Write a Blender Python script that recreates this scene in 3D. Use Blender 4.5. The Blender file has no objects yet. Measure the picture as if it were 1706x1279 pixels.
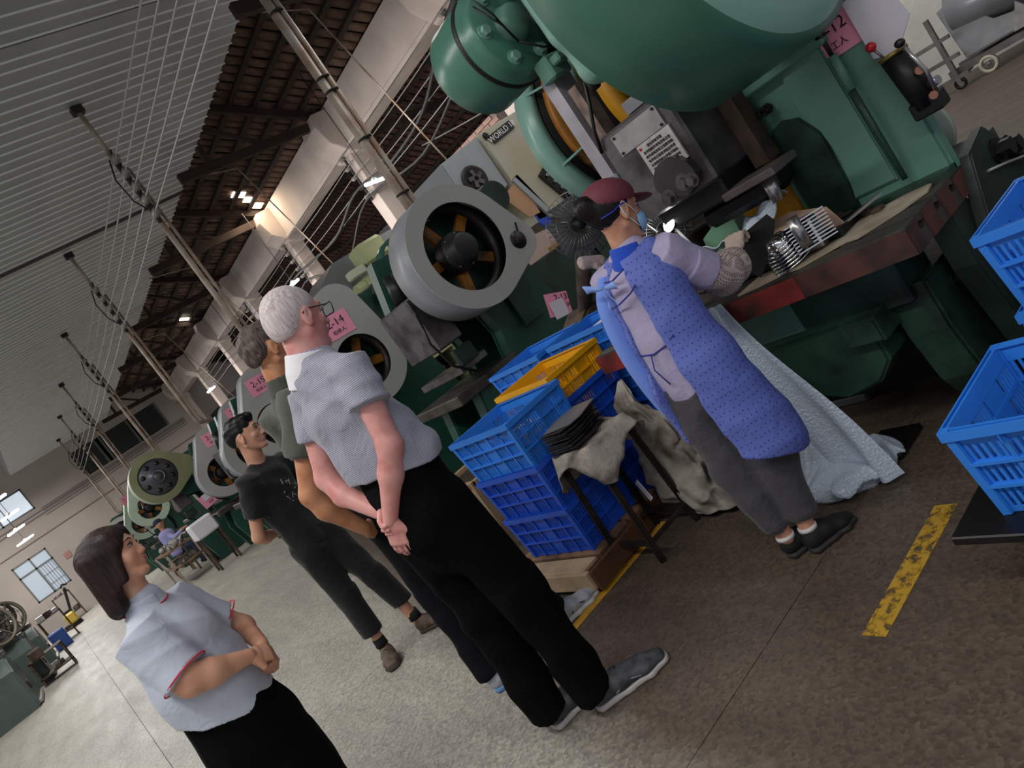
import bpy, bmesh, math, random
import numpy as np
from mathutils import Vector, Matrix, Euler
from math import sin, cos, pi, radians as R

S = bpy.context.scene
COL = S.collection
rnd = random.Random(7)

# ---------------------------------------------------------------- camera, world, light, exposure
cam_d = bpy.data.cameras.new('camera'); cam = bpy.data.objects.new('camera', cam_d); COL.objects.link(cam)
cam_d.sensor_fit = 'HORIZONTAL'; cam_d.sensor_width = 36.0; cam_d.lens = 1277.0/1706*36
cam_d.clip_start = .05; cam_d.clip_end = 200
_y, _p, _r = R(32.66), R(7.34), R(35.1)
_F = Vector((sin(_y)*cos(_p), cos(_y)*cos(_p), -sin(_p)))
_R0 = Vector((cos(_y), -sin(_y), 0)); _U0 = _R0.cross(_F)
_Rt = _R0*cos(_r) - _U0*sin(_r); _Up = _R0*sin(_r) + _U0*cos(_r)
cam.matrix_world = Matrix(((_Rt.x, _Up.x, -_F.x, 0), (_Rt.y, _Up.y, -_F.y, 0), (_Rt.z, _Up.z, -_F.z, 1.5), (0, 0, 0, 1)))
S.camera = cam

S.view_settings.view_transform = 'Standard'
S.view_settings.look = 'None'
S.view_settings.gamma = 1.0
S.view_settings.use_curve_mapping = False
S.view_settings.exposure = 0.0

w = bpy.data.worlds.new('hall_daylight'); S.world = w; w.use_nodes = True
w.node_tree.nodes['Background'].inputs[0].default_value = (.86, .90, 1.0, 1)
w.node_tree.nodes['Background'].inputs[1].default_value = .42

def area(name, loc, size, sy, power, color=(1, .97, .93), rot=(0, 0, 0)):
    l = bpy.data.lights.new(name, 'AREA'); l.shape = 'RECTANGLE'; l.size = size; l.size_y = sy
    l.energy = power; l.color = color
    o = bpy.data.objects.new(name, l); o.location = loc; o.rotation_euler = rot; COL.objects.link(o)
    return o
# rows of shaded tube lamps hung over the aisle and over the machines, plus fills for the beam wall
area('lamp_row_aisle', (-1.6, 3.2, 5.3), .5, 7, 270)
area('lamp_row_aisle_mid', (-.8, 14, 5.4), .5, 10, 340)
area('lamp_row_aisle_end', (-.4, 29, 5.0), .5, 9, 560)
area('lamp_row_near', (-1.2, -2.5, 4.6), .5, 4, 95)
area('lamp_row_right', (5.6, 5.0, 5.2), .4, 5, 80, rot=(0, R(-12), 0))
area('beam_wall_fill_mid', (5.9, 12, 3.9), .4, 9, 240, rot=(0, R(-52), 0))  # fill light tilted toward the beam wall to brighten it
area('beam_wall_fill_far', (5.8, 24, 4.0), .4, 14, 420, rot=(0, R(-35), 0))  # second fill, tilted the same way to lift the far beam wall
area('roof_glass_daylight', (7.45, 16.3, 5.9), .5, .8, 30, color=(1, .82, .6))
area('lamp_row_back_bay', (10, 5.5, 4.5), 1.0, 5, 90)

# ---------------------------------------------------------------- materials
def _nt(name):
    m = bpy.data.materials.new(name); m.use_nodes = True
    nt = m.node_tree; b = nt.nodes['Principled BSDF']
    return m, nt, b

def srgb(c):
    if isinstance(c, str):
        c = tuple(int(c[i:i+2], 16)/255 for i in (0, 2, 4))
    return tuple(x/12.92 if x <= .04045 else ((x+.055)/1.055)**2.4 for x in c) + (1,)

def mat(name, c, rough=.6, metal=0., var=.0, vs=6., c2=None, bump=0., bs=40., spec=.5, coat=0., alpha=1.):
    """procedural paint/metal/cloth: base colour, optional second colour broken in by noise, fine relief"""
    m, nt, b = _nt(name); N = nt.nodes; L = nt.links
    col = srgb(c)
    b.inputs['Base Color'].default_value = col
    b.inputs['Roughness'].default_value = rough
    b.inputs['Metallic'].default_value = metal
    b.inputs['Specular IOR Level'].default_value = spec
    if coat: b.inputs['Coat Weight'].default_value = coat
    if alpha < 1: b.inputs['Alpha'].default_value = alpha
    tc = N.new('ShaderNodeTexCoord')
    if var > 0 or c2:
        n = N.new('ShaderNodeTexNoise'); n.inputs['Scale'].default_value = vs; n.inputs['Detail'].default_value = 6
        L.new(tc.outputs['Object'], n.inputs['Vector'])
        r = N.new('ShaderNodeValToRGB'); L.new(n.outputs['Fac'], r.inputs['Fac'])
        if c2:
            r.color_ramp.elements[0].position = .44 - .1; r.color_ramp.elements[1].position = .44 + .2*(1-var)+.02
            r.color_ramp.elements[0].color = srgb(c2); r.color_ramp.elements[1].color = col
        else:
            r.color_ramp.elements[0].position = .3; r.color_ramp.elements[1].position = .7
            r.color_ramp.elements[0].color = tuple(x*(1-var) for x in col[:3]) + (1,)
            r.color_ramp.elements[1].color = tuple(min(1, x*(1+var)) for x in col[:3]) + (1,)
        L.new(r.outputs['Color'], b.inputs['Base Color'])
    if bump > 0:
        n2 = N.new('ShaderNodeTexNoise'); n2.inputs['Scale'].default_value = bs; n2.inputs['Detail'].default_value = 4
        L.new(tc.outputs['Object'], n2.inputs['Vector'])
        bp = N.new('ShaderNodeBump'); bp.inputs['Strength'].default_value = bump; bp.inputs['Distance'].default_value = .02
        L.new(n2.outputs['Fac'], bp.inputs['Height']); L.new(bp.outputs['Normal'], b.inputs['Normal'])
    return m

def emis(name, c, s):
    m, nt, b = _nt(name)
    b.inputs['Base Color'].default_value = srgb(c)
    b.inputs['Emission Color'].default_value = srgb(c); b.inputs['Emission Strength'].default_value = s
    return m

# ---------------------------------------------------------------- objects
def tag(o, label=None, cat=None, group=None, kind=None, category=None):
    cat = cat or category
    if label: o['label'] = label
    if cat: o['category'] = cat
    if group: o['group'] = group
    if kind: o['kind'] = kind
    return o

def thing(name, label, cat, loc=(0, 0, 0), rz=0., group=None, kind=None):
    o = bpy.data.objects.new(name, None); o.empty_display_size = .05
    o.location = loc; o.rotation_euler = (0, 0, rz); COL.objects.link(o)
    o['_m'] = 0
    del o['_m']
    return tag(o, label, cat, group, kind)

def mworld(o):
    m = Matrix.Translation(o.location) @ o.rotation_euler.to_matrix().to_4x4() @ Matrix.Diagonal((*o.scale, 1))
    return mworld(o.parent) @ m if o.parent else m

def dup(o, parent=None):
    c = o.copy(); COL.objects.link(c)
    if parent is not None:
        c.parent = parent
    for ch in [x for x in KIDS.get(o.name, [])]:
        k = dup(ch, c); KIDS.setdefault(c.name, []).append(k)
    return c
KIDS = {}

def link(name, me, parent=None, world=False, **kw):
    o = bpy.data.objects.new(name, me); COL.objects.link(o)
    if parent is not None:
        o.parent = parent; KIDS.setdefault(parent.name, []).append(o)
        if world: me.transform(mworld(parent).inverted())
    return tag(o, **kw)

def frame_from(d):
    d = Vector(d).normalized()
    u = Vector((0, 0, 1)) if abs(d.z) < .95 else Vector((1, 0, 0))
    a = d.cross(u).normalized(); return a, a.cross(d).normalized()

class B:
    """collects solids in one bmesh; build() links them as one mesh object"""
    def __init__(s): s.bm = bmesh.new(); s.uv = None
    def box(s, lo, hi, rot=None, bev=0., mi=0):
        lo, hi = Vector(lo), Vector(hi)
        c = (lo+hi)/2; h = (hi-lo)/2
        M = Matrix.Translation(c) @ ((Euler(rot).to_matrix().to_4x4()) if rot else Matrix()) @ Matrix.Diagonal((h.x*2, h.y*2, h.z*2, 1))
        g = bmesh.ops.create_cube(s.bm, size=1, matrix=M)
        if bev:
            es = list({e for v in g['verts'] for e in v.link_edges})
            bmesh.ops.bevel(s.bm, geom=es, offset=bev, segments=1, affect='EDGES')
        return s
    def bar(s, a, b, w, t=None, up=None):
        """rectangular bar from a to b"""
        a, b = Vector(a), Vector(b); t = t or w; d = b-a
        x, y = frame_from(d)
        if up is not None:
            y = Vector(up).normalized(); x = d.normalized().cross(y).normalized(); y = x.cross(d.normalized()).normalized()
        vs = []
        for p in (a, b):
            for sx, sy in ((-1, -1), (1, -1), (1, 1), (-1, 1)):
                vs.append(s.bm.verts.new(p + x*sx*w/2 + y*sy*t/2))
        for f in ((3, 2, 1, 0), (4, 5, 6, 7), (0, 1, 5, 4), (1, 2, 6, 5), (2, 3, 7, 6), (3, 0, 4, 7)):
            s.bm.faces.new([vs[i] for i in f])
        return s
    def cyl(s, a, b, r, r2=None, n=16, cap=True, smooth=True):
        return s.tube([a, b], [r, r if r2 is None else r2], n, cap, smooth)
    def tube(s, pts, r, n=8, cap=True, smooth=True):
        pts = [Vector(p) for p in pts]; rs = r if isinstance(r, (list, tuple)) else [r]*len(pts)
        rings = []; x = None
        for i, p in enumerate(pts):
            d = (pts[min(i+1, len(pts)-1)] - pts[max(i-1, 0)])
            if d.length < 1e-9: d = Vector((0, 0, 1))
            d.normalize()
            if x is None: x, y = frame_from(d)
            else:
                x = (x - d*x.dot(d))
                if x.length < 1e-6: x, y = frame_from(d)
                x.normalize(); y = x.cross(d) * -1; y = d.cross(x)
            y = d.cross(x)
            rings.append([s.bm.verts.new(p + (x*cos(2*pi*k/n) + y*sin(2*pi*k/n))*rs[i]) for k in range(n)])
        for i in range(len(rings)-1):
            for k in range(n):
                f = s.bm.faces.new([rings[i][k], rings[i][(k+1) % n], rings[i+1][(k+1) % n], rings[i+1][k]]); f.smooth = smooth
        if cap:
            s.bm.faces.new(list(reversed(rings[0]))); s.bm.faces.new(rings[-1])
        return s
    def lathe(s, prof, org, ax, n=32, smooth=True, closed=False):
        """profile [(radius, along)] turned about axis ax through org"""
        ax = Vector(ax).normalized(); org = Vector(org); x, y = frame_from(ax)
        rings = [[s.bm.verts.new(org + ax*h + (x*cos(2*pi*k/n) + y*sin(2*pi*k/n))*max(r, 1e-5)) for k in range(n)] for r, h in prof]
        idx = list(range(len(rings)-1)) + ([-1] if closed else [])
        for i in idx:
            for k in range(n):
                f = s.bm.faces.new([rings[i][k], rings[i][(k+1) % n], rings[i+1][(k+1) % n], rings[i+1][k]]); f.smooth = smooth
        return s
    def prism(s, pts, ax, a, b, smooth_side=False, bev=0.):
        """polygon in the plane square to ax, pushed from a to b. ax='x': (y,z)  'y': (x,z)  'z': (x,y)"""
        def P(u, v, t): return {'x': (t, u, v), 'y': (u, t, v), 'z': (u, v, t)}[ax]
        v0 = [s.bm.verts.new(P(u, v, a)) for u, v in pts]; v1 = [s.bm.verts.new(P(u, v, b)) for u, v in pts]
        n = len(pts); fs = [s.bm.faces.new(v0), s.bm.faces.new(list(reversed(v1)))]
        for i in range(n):
            f = s.bm.faces.new([v0[i], v1[i], v1[(i+1) % n], v0[(i+1) % n]]); f.smooth = smooth_side
        if bev:
            es = list({e for f in fs for e in f.edges})
            bmesh.ops.bevel(s.bm, geom=es, offset=bev, segments=2, affect='EDGES')
        return s
    def ringplate(s, outer, inner, ax, a, b):
        """plate with a hole: outer and inner loops with the same number of points"""
        def P(u, v, t): return {'x': (t, u, v), 'y': (u, t, v), 'z': (u, v, t)}[ax]
        n = len(outer)
        O0 = [s.bm.verts.new(P(*q, a)) for q in outer]; O1 = [s.bm.verts.new(P(*q, b)) for q in outer]
        I0 = [s.bm.verts.new(P(*q, a)) for q in inner]; I1 = [s.bm.verts.new(P(*q, b)) for q in inner]
        for i in range(n):
            j = (i+1) % n
            s.bm.faces.new([O0[i], O0[j], I0[j], I0[i]]); s.bm.faces.new([O1[j], O1[i], I1[i], I1[j]])
            f = s.bm.faces.new([O0[j], O0[i], O1[i], O1[j]]); f.smooth = True
            f = s.bm.faces.new([I0[i], I0[j], I1[j], I1[i]]); f.smooth = True
        return s
    def band(s, outer, inner, ax, a, b):
        return s.ringplate(outer, inner, ax, a, b)
    def sphere(s, c, r, n=16, sc=(1, 1, 1)):
        M = Matrix.Translation(Vector(c)) @ Matrix.Diagonal((r*sc[0], r*sc[1], r*sc[2], 1))
        g = bmesh.ops.create_uvsphere(s.bm, u_segments=n, v_segments=max(6, n//2), radius=1, matrix=M)
        for v in g['verts']:
            for f in v.link_faces: f.smooth = True
        return s
    def hexbolt(s, c, ax, r=.02, h=.015):
        ax = Vector(ax).normalized(); c = Vector(c)
        s.tube([c, c+ax*h*.25], r*1.5, 14, smooth=False); s.tube([c+ax*h*.25, c+ax*h*1.25], r, 6, smooth=False)
        return s
    def quad(s, a, b, c, d):
        s.bm.faces.new([s.bm.verts.new(Vector(p)) for p in (a, b, c, d)]); return s
    def grid(s, fn, nu, nv, thick=0., smooth=True):
        """sheet fn(u,v)->point; thick>0 gives it a second side"""
        V = [[s.bm.verts.new(Vector(fn(i/nu, j/nv))) for j in range(nv+1)] for i in range(nu+1)]
        fs = []
        for i in range(nu):
            for j in range(nv):
                f = s.bm.faces.new([V[i][j], V[i+1][j], V[i+1][j+1], V[i][j+1]]); f.smooth = smooth; fs.append(f)
        if thick:
            s.bm.normal_update()
            off = {}
            W = [[s.bm.verts.new(V[i][j].co - V[i][j].normal*thick if V[i][j].normal.length > 0 else V[i][j].co) for j in range(nv+1)] for i in range(nu+1)]
            for i in range(nu):
                for j in range(nv):
                    f = s.bm.faces.new([W[i][j+1], W[i+1][j+1], W[i+1][j], W[i][j]]); f.smooth = smooth
            for i in range(nu):
                s.bm.faces.new([V[i][0], W[i][0], W[i+1][0], V[i+1][0]]); s.bm.faces.new([V[i+1][nv], W[i+1][nv], W[i][nv], V[i][nv]])
            for j in range(nv):
                s.bm.faces.new([V[0][j+1], W[0][j+1], W[0][j], V[0][j]]); s.bm.faces.new([V[nu][j], W[nu][j], W[nu][j+1], V[nu][j+1]])
        return s
    def xform(s, M): bmesh.ops.transform(s.bm, matrix=M, verts=s.bm.verts); return s
    def mesh(s, name, m):
        bmesh.ops.recalc_face_normals(s.bm, faces=s.bm.faces)
        me = bpy.data.meshes.new(name); s.bm.to_mesh(me); s.bm.free()
        me.materials.append(m); return me
    def build(s, name, m, parent=None, world=False, **kw):
        return link(name, s.mesh(name, m), parent, world, **kw)

def circ(cx, cy, r, n=48, a0=0., a1=2*pi, ry=None):
    full = abs(a1-a0-2*pi) < 1e-6
    return [(cx + r*cos(a0+(a1-a0)*i/(n if full else n-1)), cy + (ry or r)*sin(a0+(a1-a0)*i/(n if full else n-1))) for i in range(n)]

def hull_outline(circs, n=72):
    """convex outline about several circles [(x,y,r)], sampled evenly by direction"""
    pts = []
    for k in range(n):
        a = 2*pi*k/n; d = (cos(a), sin(a))
        b = max(circs, key=lambda c: c[0]*d[0]+c[1]*d[1]+c[2])
        pts.append((b[0]+b[2]*d[0], b[1]+b[2]*d[1]))
    return pts

def text_mesh(txt, size, m, name='lettering', extrude=.0008):
    cu = bpy.data.curves.new(name, 'FONT'); cu.body = txt; cu.size = size; cu.extrude = extrude
    cu.align_x = 'CENTER'; cu.align_y = 'CENTER'; cu.resolution_u = 2
    o = bpy.data.objects.new(name, cu); COL.objects.link(o)
    dg = bpy.context.evaluated_depsgraph_get(); me = bpy.data.meshes.new_from_object(o.evaluated_get(dg))
    bpy.data.objects.remove(o); bpy.data.curves.remove(cu)
    me.materials.clear(); me.materials.append(m); return me

def lettering(txt, size, m, c, right, up, parent, world=True):
    """flat lettering centred at c, reading along `right`"""
    r = Vector(right).normalized(); u = Vector(up).normalized(); n = r.cross(u)
    me = text_mesh(txt, size, m)
    me.transform(Matrix(((r.x, u.x, n.x, c[0]), (r.y, u.y, n.y, c[1]), (r.z, u.z, n.z, c[2]), (0, 0, 0, 1))))
    return link('lettering', me, parent, world)

# ---------------------------------------------------------------- soft solids: smooth union of round shapes, skinned with surface nets
def _basis(d, side):
    d = d/np.linalg.norm(d); s = np.array(side, float); s = s - d*s.dot(d)
    if np.linalg.norm(s) < 1e-4:
        s = np.array((0, 1., 0)) - d*d[1]
    s /= np.linalg.norm(s); return d, s, np.cross(d, s)

def seg(a, b, r1, r2=None, side=(1, 0, 0), f1=1., f2=None, k=None):
    """tapered limb a->b; r = half-width along `side`, f = depth/width ratio"""
    return ('seg', np.array(a, float), np.array(b, float), r1, r1 if r2 is None else r2, side, f1, f1 if f2 is None else f2, k)
def ell(c, r, rot=None, k=None):
    M = np.array(Euler(rot).to_matrix()) if rot is not None else np.eye(3)
    return ('ell', np.array(c, float), np.array(r if hasattr(r, '__len__') else (r, r, r), float), M, k)
def cut(p): return ('cut', p)
def chop(n, d, k=.004):
    """keep the half space n.x < d"""
    return ('chop', np.array(n, float)/np.linalg.norm(n), d, k)

def _eval(p, X):
    if p[0] == 'seg':
        _, a, b, r1, r2, side, f1, f2, _k = p
        d = b-a; L = np.linalg.norm(d)+1e-9; dn, sx, sy = _basis(d, side)
        q = X-a; t = np.clip(q @ dn / L, 0, 1)
        u = q @ sx; v = q @ sy; wv = q @ dn - t*L
        r = r1+(r2-r1)*t; fr = f1+(f2-f1)*t
        rr = np.sqrt((u/r)**2 + (v/(r*fr))**2 + (wv/(r*np.minimum(1, fr)))**2)
        return (rr-1)*r*np.minimum(1, fr)
    if p[0] == 'ell':
        q = (X-p[1]) @ p[3]; q = q/p[2]
        n = np.sqrt((q**2).sum(1)); return (n-1)*p[2].min()
def _bb(p):
    if p[0] == 'seg':
        r = max(p[3], p[4])*max(1, p[6], p[7]); return np.minimum(p[1], p[2])-r, np.maximum(p[1], p[2])+r
    r = p[2].max(); return p[1]-r, p[1]+r

def field(prims, X, k0=.02):
    D = np.full(len(X), 1e3)
    for p in prims:
        if p[0] == 'chop':
            h = X @ p[1] - p[2]; D = np.maximum(D, h); continue
        sub = p[0] == 'cut'; q = p[1] if sub else p
        k = q[-1] if q[-1] is not None else k0
        lo, hi = _bb(q); m = 3*k+.02
        I = np.where(np.all((X > lo-m) & (X < hi+m), axis=1))[0]
        if not len(I): continue
        d = _eval(q, X[I]); e = D[I]
        if sub:
            d = -d; h = np.clip(.5-.5*(e-d)/k, 0, 1); D[I] = e*(1-h)+d*h+k*h*(1-h)
            # smooth max
        else:
            h = np.clip(.5+.5*(e-d)/k, 0, 1)
            D[I] = e*(1-h)+d*h-k*h*(1-h)
    return D

def nets(prims, vox, k0=.02, disp=None, pad=.03):
    lo = np.min([_bb(p)[0] for p in prims if p[0] in ('seg', 'ell', 'tub')], 0)-pad
    hi = np.max([_bb(p)[1] for p in prims if p[0] in ('seg', 'ell', 'tub')], 0)+pad
    n = np.ceil((hi-lo)/vox).astype(int)+1
    ax = [lo[i]+vox*np.arange(n[i]) for i in range(3)]
    G = np.stack(np.meshgrid(*ax, indexing='ij'), -1).reshape(-1, 3)
    D = field(prims, G, k0)
    if disp is not None:
        I = np.abs(D) < vox*4+.03
        D[I] += disp(G[I])
    D = D.reshape(n)
    ins = D < 0
    c = np.zeros(tuple(n-1), int)
    for i in (0, 1):
        for j in (0, 1):
            for k in (0, 1):
                c += ins[i:n[0]-1+i, j:n[1]-1+j, k:n[2]-1+k]
    act = (c > 0) & (c < 8); idx = -np.ones(act.shape, int)
    A = np.argwhere(act); idx[act] = np.arange(len(A))
    P = np.zeros((len(A), 3)); W = np.zeros(len(A))
    corners = [(i, j, k) for i in (0, 1) for j in (0, 1) for k in (0, 1)]
    vals = {cc: D[A[:, 0]+cc[0], A[:, 1]+cc[1], A[:, 2]+cc[2]] for cc in corners}
    for ca in corners:
        for axis in range(3):
            if ca[axis]: continue
            cb = list(ca); cb[axis] = 1; cb = tuple(cb)
            a, b = vals[ca], vals[cb]; x = (a < 0) != (b < 0)
            t = np.where(x, a/np.where(x, a-b, 1), 0)
            pt = np.tile(np.array(ca, float), (len(A), 1)); pt[:, axis] += t
            P[x] += pt[x]; W[x] += 1
    V = lo+vox*(A+P/W[:, None])
    F = []
    for axis in range(3):
        u, v = [(1, 2), (2, 0), (0, 1)][axis]
        sl0 = [slice(None)]*3; sl1 = [slice(None)]*3; sl0[axis] = slice(0, -1); sl1[axis] = slice(1, None)
        a = ins[tuple(sl0)]; b = ins[tuple(sl1)]
        E_ = np.argwhere(a != b)
        E_ = E_[(E_[:, u] > 0) & (E_[:, v] > 0) & (E_[:, u] < n[u]-1) & (E_[:, v] < n[v]-1)]
        fl = a[E_[:, 0], E_[:, 1], E_[:, 2]]
        def at(du, dv):
            q = E_.copy(); q[:, u] += du; q[:, v] += dv; return idx[q[:, 0], q[:, 1], q[:, 2]]
        Q = np.stack([at(-1, -1), at(0, -1), at(0, 0), at(-1, 0)], 1)
        Q[~fl] = Q[~fl][:, ::-1]
        F.append(Q)
    return V, np.concatenate(F)

def soft(name, prims, m, parent=None, vox=.01, k=.02, disp=None, world=True, **kw):
    V, F = nets(prims, vox, k, disp)
    me = bpy.data.meshes.new(name)
    me.vertices.add(len(V)); me.vertices.foreach_set('co', V.astype(np.float32).ravel())
    me.loops.add(len(F)*4); me.loops.foreach_set('vertex_index', F.astype(np.int32).ravel())
    me.polygons.add(len(F)); me.polygons.foreach_set('loop_start', np.arange(0, len(F)*4, 4, dtype=np.int32))
    me.polygons.foreach_set('use_smooth', np.ones(len(F), dtype=bool))
    me.update(calc_edges=True); me.validate()
    if callable(m): m(me, V)
    elif isinstance(m, (list, tuple)):
        for q in m[0]: me.materials.append(q)
        cen = V[F].mean(1); me.polygons.foreach_set('material_index', m[1](cen).astype(np.int32))
    else: me.materials.append(m)
    return link(name, me, parent, world and parent is not None, **kw)
# ================================================================ SETTING
def floor_mat():
    m, nt, b = _nt('terrazzo_floor'); N = nt.nodes; L = nt.links
    tc = N.new('ShaderNodeNewGeometry')
    pos = tc.outputs['Position']
    n1 = N.new('ShaderNodeTexNoise'); n1.inputs['Scale'].default_value = .55; n1.inputs['Detail'].default_value = 5; n1.inputs['Roughness'].default_value = .6
    L.new(pos, n1.inputs['Vector'])
    sx = N.new('ShaderNodeSeparateXYZ'); L.new(pos, sx.inputs[0])
    # brown strip along the presses: oil, plus shadows and light falloff painted in
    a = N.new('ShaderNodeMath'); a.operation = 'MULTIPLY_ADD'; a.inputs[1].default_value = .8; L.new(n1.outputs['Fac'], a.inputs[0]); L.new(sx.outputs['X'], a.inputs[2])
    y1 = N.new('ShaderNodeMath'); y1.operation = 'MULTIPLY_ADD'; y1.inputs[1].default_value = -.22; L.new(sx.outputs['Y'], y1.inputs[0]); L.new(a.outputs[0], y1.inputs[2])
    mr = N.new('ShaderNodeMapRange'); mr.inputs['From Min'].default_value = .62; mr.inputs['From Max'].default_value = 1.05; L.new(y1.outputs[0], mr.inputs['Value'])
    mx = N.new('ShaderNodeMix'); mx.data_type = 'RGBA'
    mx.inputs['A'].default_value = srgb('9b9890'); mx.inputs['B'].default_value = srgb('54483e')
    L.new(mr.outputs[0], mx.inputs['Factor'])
    # chips of the terrazzo
    v = N.new('ShaderNodeTexVoronoi'); v.inputs['Scale'].default_value = 75; L.new(pos, v.inputs['Vector'])
    vr = N.new('ShaderNodeValToRGB'); vr.color_ramp.elements[0].position = .0; vr.color_ramp.elements[1].position = 1
    vr.color_ramp.elements[0].color = (.55, .55, .54, 1); vr.color_ramp.elements[1].color = (1.55, 1.52, 1.48, 1)
    L.new(v.outputs['Color'], vr.inputs['Fac'])
    mm = N.new('ShaderNodeMix'); mm.data_type = 'RGBA'; mm.blend_type = 'MULTIPLY'; mm.inputs['Factor'].default_value = .8
    L.new(mx.outputs['Result'], mm.inputs['A']); L.new(vr.outputs['Color'], mm.inputs['B'])
    # scuffs
    mp = N.new('ShaderNodeMapping'); mp.inputs['Scale'].default_value = (1.2, .25, 1); L.new(pos, mp.inputs['Vector'])
    n2 = N.new('ShaderNodeTexNoise'); n2.inputs['Scale'].default_value = 3.5; n2.inputs['Detail'].default_value = 8; n2.inputs['Roughness'].default_value = .65; L.new(mp.outputs[0], n2.inputs['Vector'])
    r2 = N.new('ShaderNodeValToRGB'); r2.color_ramp.elements[0].position = .3; r2.color_ramp.elements[1].position = .7
    r2.color_ramp.elements[0].color = (.78, .77, .76, 1); r2.color_ramp.elements[1].color = (1.18, 1.18, 1.18, 1)
    L.new(n2.outputs['Fac'], r2.inputs['Fac'])
    m3 = N.new('ShaderNodeMix'); m3.data_type = 'RGBA'; m3.blend_type = 'MULTIPLY'; m3.inputs['Factor'].default_value = 1
    L.new(mm.outputs['Result'], m3.inputs['A']); L.new(r2.outputs['Color'], m3.inputs['B'])
    L.new(m3.outputs['Result'], b.inputs['Base Color'])
    rr = N.new('ShaderNodeMapRange'); rr.inputs['To Min'].default_value = .62; rr.inputs['To Max'].default_value = .38; L.new(n2.outputs['Fac'], rr.inputs['Value'])
    L.new(rr.outputs[0], b.inputs['Roughness'])
    bp = N.new('ShaderNodeBump'); bp.inputs['Strength'].default_value = .15; bp.inputs['Distance'].default_value = .01
    L.new(v.outputs['Distance'], bp.inputs['Height']); L.new(bp.outputs['Normal'], b.inputs['Normal'])
    return m
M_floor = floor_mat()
M_joint = mat('floor_joint', '55504b', .9)
fl = B().box((-12, -8, -.3), (14, 37, -.02)).build('floor', M_joint, kind='structure')
# floor slabs with open joints
xs = [-12, -8.5, -5, -1.35, 1.3, 4.1, 7.1, 10.2, 13.4]
ys = [-8, -5.2, -2.4, .1, 1.88, 4.6, 7.35, 10.6, 14, 17.4, 20.8, 24.2, 27.6, 31, 34.4, 37]
xs = [-12, -8, -4, -.12, 5.2, 9, 14]
for i in range(len(xs)-1):
    for j in range(len(ys)-1):
        g = .002
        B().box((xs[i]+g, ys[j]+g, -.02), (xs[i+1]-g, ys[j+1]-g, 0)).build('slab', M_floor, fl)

def worn_paint(name, c, amount=.5, s=16):
    m, nt, b = _nt(name); N = nt.nodes; L = nt.links
    b.inputs['Base Color'].default_value = srgb(c); b.inputs['Roughness'].default_value = .6
    g = N.new('ShaderNodeNewGeometry'); n = N.new('ShaderNodeTexNoise'); n.inputs['Scale'].default_value = s; n.inputs['Detail'].default_value = 8; n.inputs['Roughness'].default_value = .7
    L.new(g.outputs['Position'], n.inputs['Vector'])
    r = N.new('ShaderNodeValToRGB'); r.color_ramp.elements[0].position = amount-.05; r.color_ramp.elements[1].position = amount+.06
    L.new(n.outputs['Fac'], r.inputs['Fac']); L.new(r.outputs['Color'], b.inputs['Alpha'])
    return m
M_yl = worn_paint('worn_yellow_paint', 'b78f2c', .47, 24); M_yl2 = worn_paint('yellow_floor_paint', 'c79326', .36, 20)
tag(B().box((1.50, 1.475, .0005), (2.12, 1.555, .002)).build('floor_marking', M_yl), 'worn yellow painted stripe on brown floor beside the blue crates on a plate', 'floor marking', kind='structure')
tag(B().box((1.40, 2.975, .0005), (2.2, 3.035, .002)).build('floor_marking', M_yl2), 'bright yellow painted stripe ending at the metal stool', 'floor marking', kind='structure')

# --- ribbed ceiling: one sheet strip per rib, hung at 6 m
M_ceil = mat('ceiling_sheet', 'aab0b1', .42, .35, .10, 1.2)
M_rib = mat('ceiling_rib', 'eeefef', .4, .3)
ceil = B().box((1.4, 3.0, 6.02), (5.45, 36.2, 6.05)).build('ceiling', mat('ceiling_backing', '4a4c4d', .8), kind='structure')
yy = 3.0; k = 0
sheet = None
while yy < 36:
    wd = .235
    if sheet is None:
        b = B(); b.box((1.4, 0, 5.995), (5.45+.03*(k % 2), wd-.022, 6.015)); sheet = b.mesh('ceiling_sheet', M_ceil)
        b = B(); b.prism([(wd-.02, 5.996), (wd-.015, 5.98), (wd-.004, 5.98), (wd, 5.996)], 'x', 1.4, 5.47); rib = b.mesh('ceiling_rib', M_rib)
    o = link('ceiling_panel', sheet, ceil); o.location.y = yy
    o.rotation_euler.x = rnd.uniform(-.004, .004)
    o2 = link('rib', rib, o)
    yy += wd; k += 1
# purlin showing at the sheet lap
B().box((1.4, 13.9, 5.955), (5.45, 13.95, 5.99)).build('lap_strip', M_joint, ceil)

# --- high roof left of the ribbed soffit
M_hr = mat('upper_roof', 'b9bcbc', .5, .1, .1, .6)
hr = B().box((-12, -8, 8.0), (1.5, 37, 8.1)).build('ceiling_upper', M_hr, kind='structure')
B().box((1.36, 3, 6.0), (1.42, 36.2, 8.0)).build('fascia', M_hr, hr)
for y in range(4, 36, 4):
    B().bar((-12, y, 7.9), (1.4, y, 7.9), .12, .2).build('beam', mat('beam_grey', '6b6d6d', .6) if y == 4 else bpy.data.materials['beam_grey'], hr)
B().box((5.45, -8, 6.9), (8.4, 6.2, 7.0)).build('ceiling_near', M_hr, kind='structure')

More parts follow.
